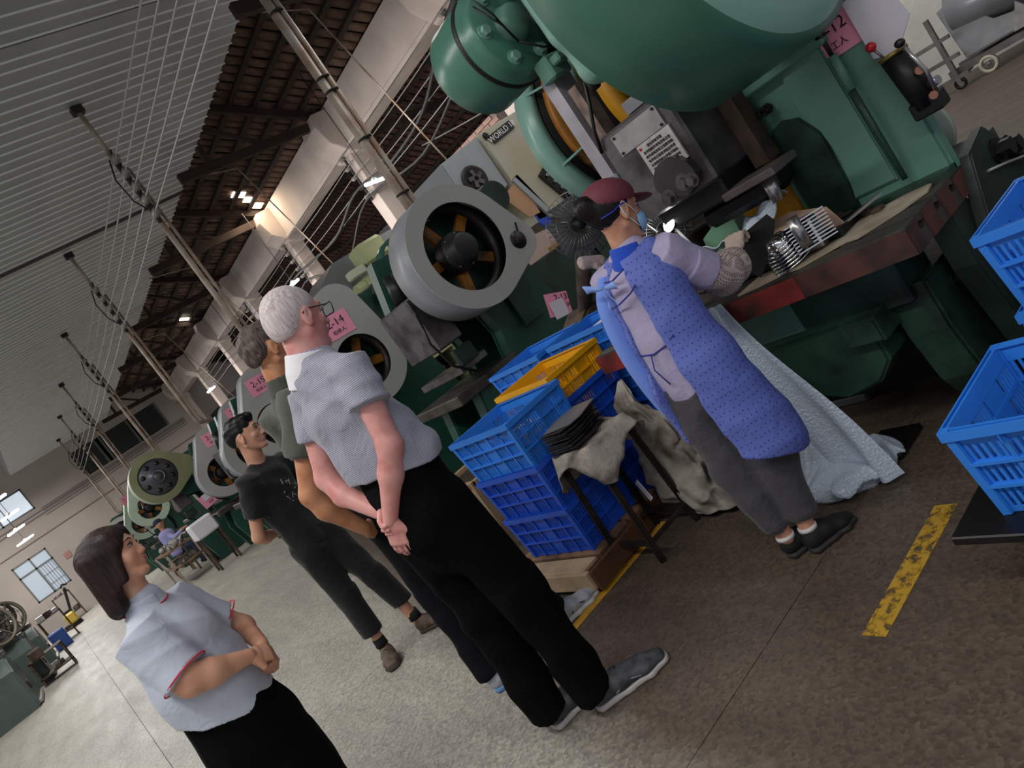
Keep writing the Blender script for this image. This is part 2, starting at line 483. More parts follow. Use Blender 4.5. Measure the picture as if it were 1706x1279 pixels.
# --- tiled roof over the machines
M_tile = mat('clay_tile', '7a5f50', .85, 0, .35, 3.0, c2='3d2c25', bump=.3, bs=25)
M_timber = mat('roof_timber', '35261e', .85, 0, .3, 5)
M_tdark = mat('roof_underlay', '140f0c', .95)
def roof_pt(x): return 5.78 + (8.0-x)*math.tan(R(27))
roof = B().prism([(5.0, roof_pt(5)+.14), (8.2, roof_pt(8.2)+.14), (8.2, roof_pt(8.2)+.2), (5.0, roof_pt(5)+.2)], 'y', 4.5, 36.2).build('ceiling_tiled', M_tdark, kind='structure')
sl = Vector((cos(R(27)), 0, -sin(R(27)))); up = Vector((sin(R(27)), 0, cos(R(27))))
O = Vector((5.05, 0, roof_pt(5.05)))
npur = 8; dp = 3.35/npur
for i in range(npur+1):
    a = O + sl*(i*dp); B().bar(a+Vector((0, 4.6, 0)), a+Vector((0, 36, 0)), .085, .075, up=up).build('purlin', M_timber, roof)
# one tile: shallow trough
def tile_mesh():
    b = B(); L_ = dp+.05; wv = .105
    def f(u, v):
        s = (v-.5)*2
        return sl*(u*L_-.02) + Vector((0, s*wv, 0)) + up*(.055+.035*s*s + .0*u)
    b.grid(f, 1, 4, .012); return b.mesh('roof_tile', M_tile)
tm = tile_mesh(); cells = []
y = 6.4
while y < 36:
    for i in range(npur): cells.append((i, y))
    y += .245
cells.sort(key=lambda c: c[1]+(4-c[0])*.2)
indiv = [c for c in cells if not (c[0] < 0)][:300]
for (i, y) in indiv:
    o = link('roof_tile', tm, roof); o.location = O + sl*(i*dp) + Vector((0, y+rnd.uniform(-.015, .015), 0)) + up*rnd.uniform(-.006, .012); o.rotation_euler = (rnd.uniform(-.03, .03), 0, rnd.uniform(-.02, .02))
b = B()
for (i, y) in cells[300:]:
    if 24.6 < y < 25.6 and i >= 4: continue
    q = bmesh.new(); q.from_mesh(tm); p = O + sl*(i*dp) + Vector((0, y+rnd.uniform(-.015, .015), 0)) + up*rnd.uniform(-.006, .012)
    bmesh.ops.translate(q, verts=q.verts, vec=p); t = bpy.data.meshes.new('t'); q.to_mesh(t); q.free(); b.bm.from_mesh(t); bpy.data.meshes.remove(t)
b.build('roof_tiles', M_tile, roof, kind='stuff')
# glass tiles letting daylight in
M_sky = emis('daylit_glass_tile', 'fff3df', 7)
for (px, py) in ((7.35, 16.15), (7.62, 16.4), (7.8, 16.7), (7.5, 25.5)):
    z = roof_pt(px)+.02
    B().bar((px-.12, py, z+.075), (px+.12, py, z-.05), .28, .01, up=up).build('glass_tile', M_sky, roof)
# trusses: tie beam, rafter and king post at each column
for yt in (8.1, 12.5, 16.9, 21.3, 25.7, 30.1, 34.5):
    t = B().bar((5.0, yt, 5.72), (8.0, yt, 5.60), .10, .16).build('tie_beam', M_timber, roof)
    B().bar((5.0, yt, roof_pt(5)-.12), (7.95, yt, roof_pt(7.95)-.10), .09, .13).build('rafter', M_timber, roof)
    B().bar((5.6, yt, 5.7), (5.6, yt, roof_pt(5.6)-.1), .09, .09).build('king_post', M_timber, roof)
    B().bar((6.7, yt, 5.66), (5.7, yt, roof_pt(5.7)-.5), .07, .07).build('strut', M_timber, roof)

# --- plastered beam wall between the two bays
M_plaster = mat('old_plaster', 'b3a59d', .85, 0, .16, 1.4, bump=.25, bs=6)
bw = B().box((7.95, 6.2, 4.98), (8.3, 36.1, 5.78), bev=.01).build('wall_beam', M_plaster, kind='structure')
B().box((7.9, 6.2, 4.93), (8.32, 36.1, 5.0)).build('ledge', M_plaster, bw)
for yt in (8.2, 12.55, 16.9, 21.25, 25.6, 29.95, 34.3):
    B().box((7.93, yt-.17, 0), (8.27, yt+.17, 4.95), bev=.01).build('column', M_plaster, bw)
    B().prism([(8.28, 4.72), (8.28, 5.72), (7.62, 5.72), (7.55, 5.5), (7.62, 5.14), (7.9, 4.86)], 'y', yt-.33, yt+.33, bev=.012).build('corbel', M_plaster, bw)
# second bay: roof, far wall
M_tile2 = mat('far_bay_tiles', '5a3a30', .9, 0, .5, 9, c2='2a1814')
r2 = B().prism([(8.3, 7.1), (12.5, 4.3), (12.5, 4.42), (8.3, 7.22)], 'y', 6.6, 36.2).build('ceiling_far_bay', M_tdark, kind='structure')
d2 = Vector((4.2, 0, -2.8)).normalized(); u2 = Vector((2.8, 0, 4.2)).normalized()
for i in range(11):
    a = Vector((8.4, 0, 6.97)) + d2*(i*.48); B().bar(a+Vector((0, 6.7, 0)), a+Vector((0, 36, 0)), .07, .07, up=u2).build('purlin', M_timber, r2)
b = B(); y = 6.8
while y < 34:
    for i in range(10):
        a = Vector((8.4, y, 7.02)) + d2*(i*.48+.03); b.bar(a, a+d2*.42, .19, .02, up=u2)
    y += .27
b.build('roof_tiles', M_tile2, r2, kind='stuff')
for yt in (8.2, 12.55, 16.9, 21.25, 25.6):
    B().bar((8.2, yt, 5.1), (11.4, yt, 4.95), .12, .16).build('tie_beam', M_timber, r2)
    B().bar((8.2, yt, 5.2), (9.6, yt, 6.1), .09, .12).build('strut', M_timber, r2)
    B().bar((10.6, yt, 5.0), (9.0, yt+2.6, 6.5), .07, .09).build('brace', M_timber, r2)
M_limewash = mat('limewashed_wall', 'c6c4bd', .9, 0, .1, 2.2, bump=.9, bs=5)
B().box((12.5, 1.0, 0), (12.8, 7.0, 5.4)).build('wall_right', M_limewash, kind='structure')
B().box((12.5, 7.0, 0), (12.8, 36, 4.4)).build('wall_right_far', mat('painted_dim_wall', '3a3432', .9, 0, .2, 1), kind='structure')  # low light of the far bay painted into this stretch of wall
B().box((12.5, -9, 0), (12.8, 1.0, 5.4)).build('wall_right_near', M_limewash, kind='structure')
# far bay partition; the bay's dimness is painted in as dark colour
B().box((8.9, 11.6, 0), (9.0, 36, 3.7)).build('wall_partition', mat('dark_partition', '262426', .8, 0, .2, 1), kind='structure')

# --- back wall with windows and louvres
M_bw = mat('back_wall_plaster', 'b5aaa2', .9, 0, .12, .5, bump=.2, bs=3)
W0 = dict(x0=-12, x1=13, z1=8.2)
bk = B()
def wall_xz(b, x0, x1, z0, z1, holes, y0, y1):
    xs = sorted({x0, x1, *[h[0] for h in holes], *[h[1] for h in holes]}); zs = sorted({z0, z1, *[h[2] for h in holes], *[h[3] for h in holes]})
    for i in range(len(xs)-1):
        for j in range(len(zs)-1):
            cx, cz = (xs[i]+xs[i+1])/2, (zs[j]+zs[j+1])/2
            if any(h[0] < cx < h[1] and h[2] < cz < h[3] for h in holes): continue
            b.box((xs[i], y0, zs[j]), (xs[i+1], y1, zs[j+1]))
holes = [(-.60, .74, 1.25, 2.92), (-2.3, 1.35, 4.40, 5.38), (3.55, 7.3, 4.35, 5.5)]
wall_xz(bk, -12, 13, 0, 8.2, holes, 36.0, 36.25)
back = bk.build('wall_back', M_bw, kind='structure')
for z in (3.34, 4.06, 4.2):
    B().box((-4, 35.97, z-.02), (7.9, 36.0, z+.02)).build('conduit', mat('conduit', '6e6560', .7) if z == 3.34 else bpy.data.materials['conduit'], back)
for z in (4.14, 4.27, 3.95):
    B().box((1.5, 35.96, z-.012), (7.9, 36.0, z+.012)).build('conduit', bpy.data.materials['conduit'], back)
M_pane = emis('daylight_pane', 'ccd6e0', .8); M_pane2 = emis('daylight_pane_dim', 'a9b4c0', .45)
M_frame = mat('window_frame', '6b6f6d', .5, .3)
def window(name, x0, x1, z0, z1, vs, hs, pm, y=36.05):
    wv = B()
    for x in vs: wv.box((x-.035, y-.03, z0), (x+.035, y+.04, z1))
    for z in hs: wv.box((x0, y-.03, z-.035), (x1, y+.04, z+.035))
    f = wv.build(name, M_frame, kind='structure')
    X = sorted(vs); Z = sorted(hs)
    for i in range(len(X)-1):
        for j in range(len(Z)-1):
            B().box((X[i]+.035, y, Z[j]+.035), (X[i+1]-.035, y+.015, Z[j+1]-.035)).build('pane', pm if (i+j) % 2 == 0 else M_pane2, f)
    return f
w1 = window('window_1', -.60, .74, 1.25, 2.92, (-.57, .07, .71), (1.28, 2.42, 2.89), M_pane2)
for k in range(6):
    x = .12+k*.1; B().box((x, 36.0, 1.3), (x+.016, 36.02, 2.4)).build('window_bar', M_frame, w1)
for z in (1.6, 2.0): B().box((.1, 36.0, z), (.7, 36.02, z+.016)).build('window_bar', M_frame, w1)
w2 = window('window_2', -2.3, 1.35, 4.40, 5.38, (-2.27, -1.1, .1, 1.32), (4.43, 5.35), M_pane)
# louvre vents
lv = B()
for x in (3.55, 4.5, 4.72, 5.95, 6.1, 7.27): lv.box((x-.04, 35.98, 4.35), (x+.04, 36.1, 5.5))
lf = lv.build('window_3', M_frame, kind='structure')
M_lou = mat('louvre_slat', '565b5a', .6, .2)
B().box((3.55, 36.2, 4.35), (7.3, 36.22, 5.5)).build('louvre_back', M_tdark, lf)
for (xa, xb) in ((3.6, 4.46), (4.76, 5.91), (6.14, 7.23)):
    for k in range(14):
        z = 4.39+k*.08; B().bar(((xa), 36.06, z), ((xb), 36.06, z), .07, .012, up=(0, .6, .8)).build('louvre_slat', M_lou, lf)
# red notice on back wall
o = B().box((1.05, 35.96, 2.05), (1.3, 35.99, 2.3)).build('notice', mat('faded_red', 'b07f79', .8)); tag(o, 'small faded red notice on the back wall beside the barred window', 'notice')

# --- brick pier behind the grey press
M_brick = mat('red_brick', '8d6f66', .9, 0, .25, 20, bump=.3, bs=60); M_mortar = mat('mortar', '6d5f59', .95)
pier = B().box((8.35, 9.0, 0), (8.85, 11.4, 3.55)).build('trim_1', M_mortar, kind='structure')
bmq = None
for r in range(10):
    z = 2.78+r*.078
    for c in range(9):
        y = 9.0+c*.25+(.125 if r % 2 else 0)
        if y+.23 > 11.4: continue
        if bmq is None: bmq = B().box((8.33, 0, 0), (8.36, .235, .065)).mesh('brick', M_brick)
        o = link('brick', bmq, pier); o.location = (rnd.uniform(-.004, .004), y, z)
# ================================================================ POLES, WIRES, LAMPS
M_pole = mat('pole_steel', 'a89f92', .5, .2, .25, 4, c2='8c6d58'); M_iron = mat('dark_iron', '2e2b29', .6, .4, .2, 8)
M_porc = mat('porcelain', '8f8a84', .3); M_wire = mat('bare_aluminium_wire', 'bdbdbb', .4, .6); M_cable = mat('black_cable', '1d1b1b', .6); M_wwire = mat('dull_wire', '7d7977', .6, .2)
PX = 3.3; PY = [4.83, 9.55, 14.35, 19.3, 24.4, 29.2, 34.0]
PD = [0, 1.0, .3, 1.6, .5, -.2, .2]
def pole(i, y, lab):
    if i == 0:
        x, y = 4.47, 6.64
        t = thing('power_pole', lab, 'pole', (x, y, 0))
        B().cyl((x, y, 0), (x, y, 5.99), .047, n=16).build('pole', M_pole, t, True)
        B().cyl((x+.085, y-.02, 0), (x+.085, y-.02, 5.99), .029, n=12).build('conduit', M_pole, t, True)
        for z in (2.7, 3.35, 3.9, 4.05, 4.8): B().cyl((x+.026, y-.01, z), (x+.026, y-.01, z+.02), .078, n=12).build('strap', M_iron, t, True)
        return
    t = thing('power_pole', lab, 'pole', (PX, y, 0), group='wire poles along the press row')
    zb = 2.45
    B().tube([(PX, y, 5.35), (PX, y, zb), (PX+.04, y+.05, zb-.08), (PX+.2, y+PD[i]*.5, zb-.12), (PX+.35, y+PD[i], zb-.28)], .036, 12).build('pole', M_pole, t, True)
    B().tube([(PX+.085, y+.02, 5.1), (PX+.085, y+.02, zb), (PX+.2, y+PD[i]*.4, zb-.2), (PX+.4, y+PD[i], zb-.3)], .02, 8).build('conduit', M_pole, t, True)
    if i:
        B().cyl((PX, y, 5.35), (PX, y, 5.97), .03, n=10).build('upper_tube', M_pole, t, True)
        B().box((PX-.07, y-.05, 5.9), (PX+.07, y+.05, 5.99)).build('ceiling_clamp', M_iron, t, True)
        B().bar((PX-.02, y-.05, 5.25), (PX-.02, y-.05, 4.35), .05, .05).build('bracket', M_iron, t, True)
        for k in range(5):
            z = 5.2-k*.19
            B().lathe([(0, 0), (.05, 0), (.035, .03), (.055, .05), (.035, .08), (.05, .1), (0, .12)], (PX-.02, y-.07, z), (0, -1, .15), 12).build('insulator', M_porc, t, True)
            B().bar((PX-.02, y-.05, z+.05), (PX+.02, y-.06, z+.16), .02, .02).build('insulator_hook', M_iron, t, True)
        B().tube([(PX-.07, y-.05, 5.25), (PX-.16, y-.07, 5.0), (PX-.13, y-.05, 4.7), (PX-.02, y-.03, 4.5)], .01, 6).build('jumper_cable', M_cable, t, True)
labs = ['thick steel pole with strapped conduit rising behind the nearest grey flywheel cover', 'nearest insulator pole carrying the bare wires under the ribbed ceiling', 'second insulator pole along the bare wires', 'third insulator pole along the bare wires',
        'fourth insulator pole along the bare wires', 'fifth insulator pole along the bare wires', 'last insulator pole, in front of the back wall']
for i, y in enumerate(PY): pole(i, y, labs[i])
wn = ['highest', 'second highest', 'middle', 'second lowest', 'lowest']
for k in range(5):
    z = 5.2-k*.19+.02
    pts = []
    Y = [-1.0] + PY[1:]
    for a, bb in zip(Y, Y[1:]):
        for q in range(9):
            t = q/9; pts.append((PX-.02 + 0.0, a+(bb-a)*t-.17, z-.03*4*t*(1-t)+ (.0)))
    pts.append((PX-.02, Y[-1]-.17, z))
    tag(B().tube(pts, .0105, 6).build('power_wire', M_wire), '%s of the five bare wires strung between the insulator poles' % wn[k], 'wire', 'bare wires under the ceiling')

# hanger rods bent down from the ribbed ceiling
def hanger(y, lab):
    tag(B().tube([(5.3, y, 5.95), (6.35, y+.1, 5.75), (6.9, y+.12, 2.9)], .012, 6).build('hanger_rod', M_pole), lab, 'rod')
hanger(8.6, 'nearest thin bent rod below the tiled roof, ending by the lit lamp'); hanger(13.2, 'second thin bent rod below the tiled roof'); hanger(18.3, 'third thin bent rod below the tiled roof'); hanger(24, 'farthest thin bent rod below the tiled roof')

# wires and rack insulators along the beam wall
for k in range(5):
    z = 4.85-k*.2; x = 7.72
    pts = []
    Y = [6.3, 8.2, 12.55, 16.9, 21.25, 25.6, 30]
    for a, bb in zip(Y, Y[1:]):
        for q in range(7):
            t = q/7; pts.append((x, a+(bb-a)*t, z-.035*4*t*(1-t)))
    tag(B().tube(pts, .009, 6).build('overhead_wire', M_wwire), '%s of the five wires running along the plaster beam wall' % wn[k], 'wire', 'wires along the beam wall')
for j, y in enumerate((8.2, 12.55, 16.9, 21.25)):
    t = thing('insulator_rack', ['nearest', 'second', 'third', 'farthest'][j]+' insulator rack bolted to a plaster column', 'insulator rack', (7.9, y, 4))
    B().bar((7.86, y, 3.95), (7.86, y, 4.95), .05, .03).build('rack_bar', M_iron, t, True)
    for k in range(5):
        B().lathe([(0, 0), (.045, 0), (.03, .04), (.045, .07), (.03, .1), (0, .12)], (7.85, y, 4.85-k*.2), (-1, 0, 0), 10).build('insulator', M_porc, t, True)
def cable(pts, r, lab, m=M_cable, nm='cable'):
    # soften the polyline
    P = [Vector(p) for p in pts]; out = []
    for i in range(len(P)-1):
        p0 = P[max(i-1, 0)]; p1 = P[i]; p2 = P[i+1]; p3 = P[min(i+2, len(P)-1)]
        for q in range(6):
            t = q/6; out.append(.5*((2*p1)+(-p0+p2)*t+(2*p0-5*p1+4*p2-p3)*t*t+(-p0+3*p1-3*p2+p3)*t**3))
    out.append(P[-1])
    return tag(B().tube(out, r, 6).build(nm, m), lab, 'cable')
cable([(7.6, 8.3, 4.6), (7.6, 9.5, 4.15), (7.6, 11, 4.05), (7.6, 12.5, 4.2), (7.6, 14.2, 3.95), (7.6, 16.9, 4.1), (7.6, 19, 3.8), (7.6, 21.2, 4.0)], .028, 'thick sagging black cable along the plaster columns')
cable([(7.8, 8.3, 4.2), (7.7, 10.2, 3.75), (7.75, 12.6, 4.0), (7.6, 14.5, 3.4), (7.75, 16.9, 3.9), (7.6, 19, 3.3), (7.75, 21.2, 3.8)], .024, 'lower sagging black cable with kinks along the plaster columns')
cable([(7.8, 6.9, 5.0), (7.75, 8.0, 4.75), (7.7, 9.0, 4.4)], .04, 'short thick cable beside the nearest insulator rack')
cable([(10.5, 8.0, 4.6), (10.2, 9.0, 4.1), (10, 10.5, 4.0), (9.5, 12.5, 4.4)], .015, 'thin pale cable sagging across the dark far bay', M_wire)

# lamps: shaded lamp heads in the machine row
M_lamp = emis('lamp_glow', 'f4f8ff', 22); M_shade = mat('lamp_shade', 'c9cccc', .4, .3)
def lamp(c, d, lab, L=.34, s=22, top=6.):
    c = Vector(c); d = Vector(d).normalized()
    t = thing('work_lamp', lab, 'lamp', c)
    B().lathe([(.02, .03), (.045, .02), (.06, -.01), (.06, -.05)], c+Vector((0, 0, .05)), (0, 0, 1), 12).build('lamp_shade', M_shade, t, True)
    B().tube([c-d*L/2, c-d*L*.45, c+d*L*.45, c+d*L/2], [.01, .03, .03, .01], 10).build('lamp_tube', M_lamp, t, True)
    B().tube([c+Vector((0, 0, .08)), Vector((c.x, c.y, top))], .008, 5).build('lamp_cord', M_cable, t, True)
# ================================================================ MACHINES
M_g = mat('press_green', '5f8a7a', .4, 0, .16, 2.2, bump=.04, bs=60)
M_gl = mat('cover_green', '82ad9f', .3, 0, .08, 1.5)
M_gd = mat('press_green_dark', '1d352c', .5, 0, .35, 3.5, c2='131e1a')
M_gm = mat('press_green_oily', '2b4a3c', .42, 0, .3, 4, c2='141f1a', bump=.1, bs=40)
M_gt = mat('far_press_green', '1b4438', .4, 0, .2, 2)
M_steel = mat('oily_steel', '7c7779', .38, .75, .35, 5, c2='4a4546', bump=.1, bs=30)
M_stl2 = mat('bright_steel', 'a9a6a6', .25, .9, .15, 8)
M_plate = mat('nameplate_metal', 'b0acab', .4, .5, .25, 9)
M_black = mat('greasy_black', '131213', .45, .2, .2, 5)
M_rust = mat('rusty_iron', '5b4a3e', .75, .3, .4, 7, c2='2f2620')
M_red = mat('worn_red_paint', '8e2f28', .5, 0, .3, 7, c2='4c2420', bump=.1)
M_redbrown = mat('oily_red_brown', '5a352e', .55, .1, .35, 8, c2='2e2321')
M_bed = mat('bed_top_steel', '57524c', .5, .5, .35, 4, c2='2c2a27')
M_yel = mat('guard_yellow', 'dd9d12', .45, 0, .1, 4)
M_orange = mat('flywheel_orange', 'a86a1c', .5, 0, .45, 6, c2='2c1c12')
M_rimd = mat('dark_rim', '2a2320', .5, .2, .4, 7, c2='15120f'); M_grey = mat('cover_grey', 'a5a5a2', .42, 0, .05, 2)
M_greyd = mat('cover_grey_rim', '8e9197', .4, 0, .06, 2)
M_olive = mat('cover_olive', '797d5b', .5, 0, .14, 3)
M_pink = mat('pink_card', 'f29ab4', .6); M_white = mat('white_paper', 'd9d6df', .6); M_ink = mat('black_ink', '1a1418', .7)
M_glint = mat('painted_glint', 'e6d5df', .12, spec=.8)
M_knobred = mat('red_plastic', 'b01522', .25); M_blackp = mat('black_plastic', '151515', .35)

def pink_card(c, right, up, w, h, line1, line2, parent, s1=.07, s2=.035, holder=False):
    """numbered pink card in a plastic sleeve"""
    r = Vector(right).normalized(); u = Vector(up).normalized(); n = r.cross(u).normalized(); c = Vector(c)
    k = B().bar(c-r*w/2, c+r*w/2, h, .003, up=n)
    # bar(w across x, t along up)
    o = k.build('number_card', M_pink, parent, True)
    if line1: lettering(line1, s1, M_ink, c+n*.003+u*h*.14, r, u, parent)
    if line2: lettering(line2, s2, M_ink, c+n*.003-u*h*.26, r, u, parent)
    return o

def disc_cover(parent, circs, hole, y0, y1, mface, mrim, nm='flywheel_cover', tail_hole=None):
    out = hull_outline(circs, 96)
    inn = [(hole[0]+hole[2]*cos(2*pi*k/96), hole[1]+hole[2]*sin(2*pi*k/96)) for k in range(96)]
    f = B().ringplate(out, inn, 'y', y0, y0+.012).build(nm+'_face', mface, parent, True)
    cx, cz = hole[0], hole[1]
    inset = hull_outline([(a, b, r-.012) for a, b, r in circs], 96)
    B().ringplate(hull_outline([(a, b, r-.001) for a, b, r in circs], 96), inset, 'y', y0+.012, y1).build(nm+'_rim', mrim, parent, True)
    return f

def spoke_wheel(parent, c, r, y0, y1, m, hubm=None, n=5, hub=.13, a0=.3, rim=.07, nm='flywheel'):
    b = B()
    x, z = c
    b.lathe([(r, y0), (r, y1), (r-rim, y1), (r-rim, y0)], (x, 0, z), (0, 1, 0), 48, closed=True)
    for k in range(n):
        a = a0+2*pi*k/n; ym = (y0+y1)/2
        b.bar((x+hub*.8*cos(a), ym, z+hub*.8*sin(a)), (x+(r-rim*.6)*cos(a), ym, z+(r-rim*.6)*sin(a)), .085, .05, up=(0, 1, 0))
    w_ = b.build(nm, m, parent, True)
    B().lathe([(r+.004, y0-.004), (r+.004, y1+.004), (r-rim-.004, y1+.004), (r-rim-.004, y0-.004)], (x, 0, z), (0, 1, 0), 48, closed=True).build('rim', M_rimd, w_, True)
    B().lathe([(0, y0-.03), (hub*.55, y0-.03), (hub, y0), (hub, y1+.02), (0, y1+.02)], (x, 0, z), (0, 1, 0), 28).build('hub', hubm or M_black, w_, True)
    return w_

# ---------------------------------------------------------------- the big green press in front of the worker
P = thing('power_press', 'large green power press where the worker in the blue apron stands', 'press', (3.0, 2.1, 0))
X0 = 2.87
# bed: slotted red bolster
sl_ = []
for xc in (2.50, 2.645, 2.79): sl_ += [xc]
pts = [(2.40, .775), (2.40, .875)]
for xc in sl_: pts += [(xc-.012, .875), (xc-.012, .85), (xc-.026, .85), (xc-.026, .828), (xc+.026, .828), (xc+.026, .85), (xc+.012, .85), (xc+.012, .875)]
pts += [(3.3, .875), (3.3, .775)]
B().prism(pts, 'y', 1.305, 2.97).build('bolster', M_bed, P, True)
B().box((2.392, 1.75, .777), (2.4, 2.97, .868)).build('bolster_front', M_red, P, True)
B().box((2.393, 1.305, .777), (2.4, 1.752, .868)).build('bolster_front_end', M_redbrown, P, True)
for (xa_, xb_) in ((2.402, 2.47), (2.53, 2.615), (2.675, 2.76), (2.82, 3.05)): B().box((xa_, 1.3, .777), (xb_, 1.305, .868)).build('bolster_side', M_redbrown, P, True)
# front rail with bracket
B().box((2.56, 1.5, .56), (2.8, 2.9, .775), bev=.012).build('bed_rail', M_gm, P, True)
B().box((2.555, 1.95, .60), (2.56, 2.85, .76)).build('rail_panel', M_g, P, True)
B().prism([(1.66, .57), (1.66, .40), (1.74, .32), (1.9, .28), (2.05, .33), (2.2, .44), (2.42, .46), (2.52, .57)], 'x', 2.5, 2.95, bev=.012).build('bracket', M_gm, P, True)
B().prism([(1.60, .60), (1.60, .50), (1.75, .50), (1.75, .60)], 'x', 2.45, 2.9, bev=.01).build('leg_cap', M_gm, P, True)
# legs: flared plates
for nm, (ya, yb) in (('leg', (1.45, 1.62)), ('leg', (2.72, 2.88))):
    B().prism([(2.60, .62), (2.60, .42), (2.64, .2), (2.72, .06), (2.80, 0), (4.1, 0), (4.1, .62)], 'y', ya, yb, bev=.012).build(nm, M_gm, P, True)
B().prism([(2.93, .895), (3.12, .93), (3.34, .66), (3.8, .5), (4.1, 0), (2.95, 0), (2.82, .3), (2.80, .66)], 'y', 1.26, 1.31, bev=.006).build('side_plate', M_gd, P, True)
B().prism([(2.70, .78), (2.86, .78), (2.92, .62), (2.80, .2), (2.78, .2), (2.70, .58)], 'y', 1.31, 1.4, bev=.004).build('gusset', M_gd, P, True)
B().box((3.0, 1.6, .05), (3.3, 2.72, .6)).build('sump_panel', M_black, P, True)
b = B(); b.hexbolt((3.11, 1.26, .82), (0, -1, 0), .035, .045); b.build('bolt', M_black, P, True)
b = B(); b.hexbolt((3.2, 1.26, .80), (0, -1, 0), .03, .04); b.build('bolt', M_black, P, True)
b = B(); b.hexbolt((2.79, 1.45, .52), (0, -1, 0), .03, .03); b.build('bolt', M_gd, P, True)
B().tube([(2.97, 1.255, .80), (3.1, 1.24, .77), (3.35, 1.2, .70), (3.6, 1.15, .6)], .006, 5).build('grounding_wire', M_wire, P, True)
B().tube([(3.2, 1.25, .78), (3.3, 1.2, .68), (3.36, 1.2, .4), (3.4, 1.22, .1)], .022, 7).build('hose', M_black, P, True)
# columns: front faces with throat cut
thr = [(1.30, .875), (1.30, 1.62), (1.90, 1.62), (1.90, 1.42), (1.885, 1.33), (1.87, 1.24), (1.86, 1.14), (1.87, 1.01), (1.87, .875)]
B().prism(thr, 'x', X0, X0+.07, bev=.012).build('column', M_g, P, True)
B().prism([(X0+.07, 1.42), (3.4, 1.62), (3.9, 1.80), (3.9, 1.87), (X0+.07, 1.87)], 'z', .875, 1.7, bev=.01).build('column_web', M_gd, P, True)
# raised rib and dark worn lower panel on the column
B().prism([(1.48, .94), (1.48, 1.50), (1.56, 1.53), (1.66, 1.50), (1.675, 1.34), (1.63, 1.24), (1.62, 1.1), (1.66, .94)], 'x', X0-.018, X0+.01, bev=.006).build('column_rib', M_g, P, True)
B().prism([(1.66, .90), (1.64, 1.22), (1.69, 1.325), (1.76, 1.35), (1.81, 1.335), (1.85, 1.29), (1.845, 1.1), (1.855, .90)], 'x', X0-.012, X0+.01, bev=.005).build('column_panel', M_gm, P, True)
B().box((X0-.06, 1.3, .872), (X0+.02, 1.9, .90)).build('column_flange', M_gm, P, True)
B().box((X0-.05, 1.44, 1.5), (X0+.02, 1.88, 1.565), bev=.008).build('column_ledge', M_g, P, True)
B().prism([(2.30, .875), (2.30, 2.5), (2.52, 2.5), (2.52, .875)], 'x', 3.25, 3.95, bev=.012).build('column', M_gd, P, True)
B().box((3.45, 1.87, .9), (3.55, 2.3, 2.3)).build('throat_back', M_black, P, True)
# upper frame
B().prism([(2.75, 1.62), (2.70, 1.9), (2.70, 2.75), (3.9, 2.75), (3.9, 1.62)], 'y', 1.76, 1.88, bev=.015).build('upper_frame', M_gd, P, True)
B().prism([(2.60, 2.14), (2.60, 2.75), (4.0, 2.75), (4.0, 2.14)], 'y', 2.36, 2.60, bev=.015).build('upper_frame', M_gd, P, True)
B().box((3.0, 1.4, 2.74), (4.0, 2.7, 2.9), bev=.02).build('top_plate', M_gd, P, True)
# gear cover, near side
cc = (2.50, 2.13)
gc = B().lathe([(0, 1.235), (.30, 1.232), (.50, 1.24), (.555, 1.25), (.572, 1.262)], (cc[0], 0, cc[1]), (0, 1, 0), 72).build('gear_cover_face', M_gl, P, True)
B().lathe([(.572, 1.262), (.60, 1.275), (.60, 1.66), (.57, 1.68), (.2, 1.68)], (cc[0], 0, cc[1]), (0, 1, 0), 72).build('gear_cover_rim', M_gm if False else mat('rim_green', '40705d', .35, 0, .12, 2), P, True)
# pitman arm casting between the housings
soft('crank_arm', [seg((2.45, 2.02, 2.35), (2.47, 2.05, 2.12), .10, .085, side=(0, 1, 0), f1=1.2), seg((2.47, 2.05, 2.12), (2.50, 2.06, 1.97), .07, .075, side=(0, 1, 0), f1=1.1), ell((2.50, 2.05, 1.93), (.075, .085, .06))], M_gl, P, .012, .03)
soft('crank_web', [seg((2.55, 2.16, 2.36), (2.52, 2.12, 2.10), .075, .05, side=(0, 1, 0), f1=1), seg((2.52, 2.12, 2.12), (2.52, 2.14, 1.9), .05, .03)], M_black, P, .014, .03)
# clutch housing, far side, with capped flange and bolts
hc = (2.52, 2.31)
B().lathe([(0, 2.34), (.19, 2.34), (.205, 2.36), (.205, 2.40), (.225, 2.41), (.225, 2.66), (.2, 2.70), (0, 2.70)], (hc[0], 0, hc[1]), (0, 1, 0), 56).build('clutch_housing', mat('housing_green', '4b7d6b', .3, 0, .14, 3), P, True)
B().lathe([(.228, 2.415), (.234, 2.42), (.234, 2.435), (.228, 2.44)], (hc[0], 0, hc[1]), (0, 1, 0), 56).build('flange_seam', M_black, P, True)
bb = None
for k in range(6):
    a = -2.2+k*pi/3
    B().hexbolt((hc[0]+.155*cos(a), 2.34, hc[1]+.155*sin(a)), (0, -1, 0), .022, .02).build('bolt', M_gl, P, True)
B().lathe([(0, 2.28), (.06, 2.28), (.075, 2.30), (.085, 2.34)], (hc[0], 0, hc[1]), (0, 1, 0), 24).build('bearing_cap', M_g, P, True)
B().box((2.50, 2.27, 2.02), (2.62, 2.36, 2.12), bev=.01).box((2.52, 2.22, 2.06), (2.60, 2.3, 2.1), bev=.008).build('housing_lug', M_g, P, True)
for (a, bq) in (((2.35, 2.30, 2.42), (2.45, 2.29, 2.22)), ((2.34, 2.30, 2.50), (2.44, 2.29, 2.24)), ((2.45, 2.29, 2.22), (2.62, 2.25, 2.12))):
    B().tube([a, ((a[0]+bq[0])/2, 2.27, (a[2]+bq[2])/2-.02), bq], .005, 5).build('oil_line', M_black, P, True)
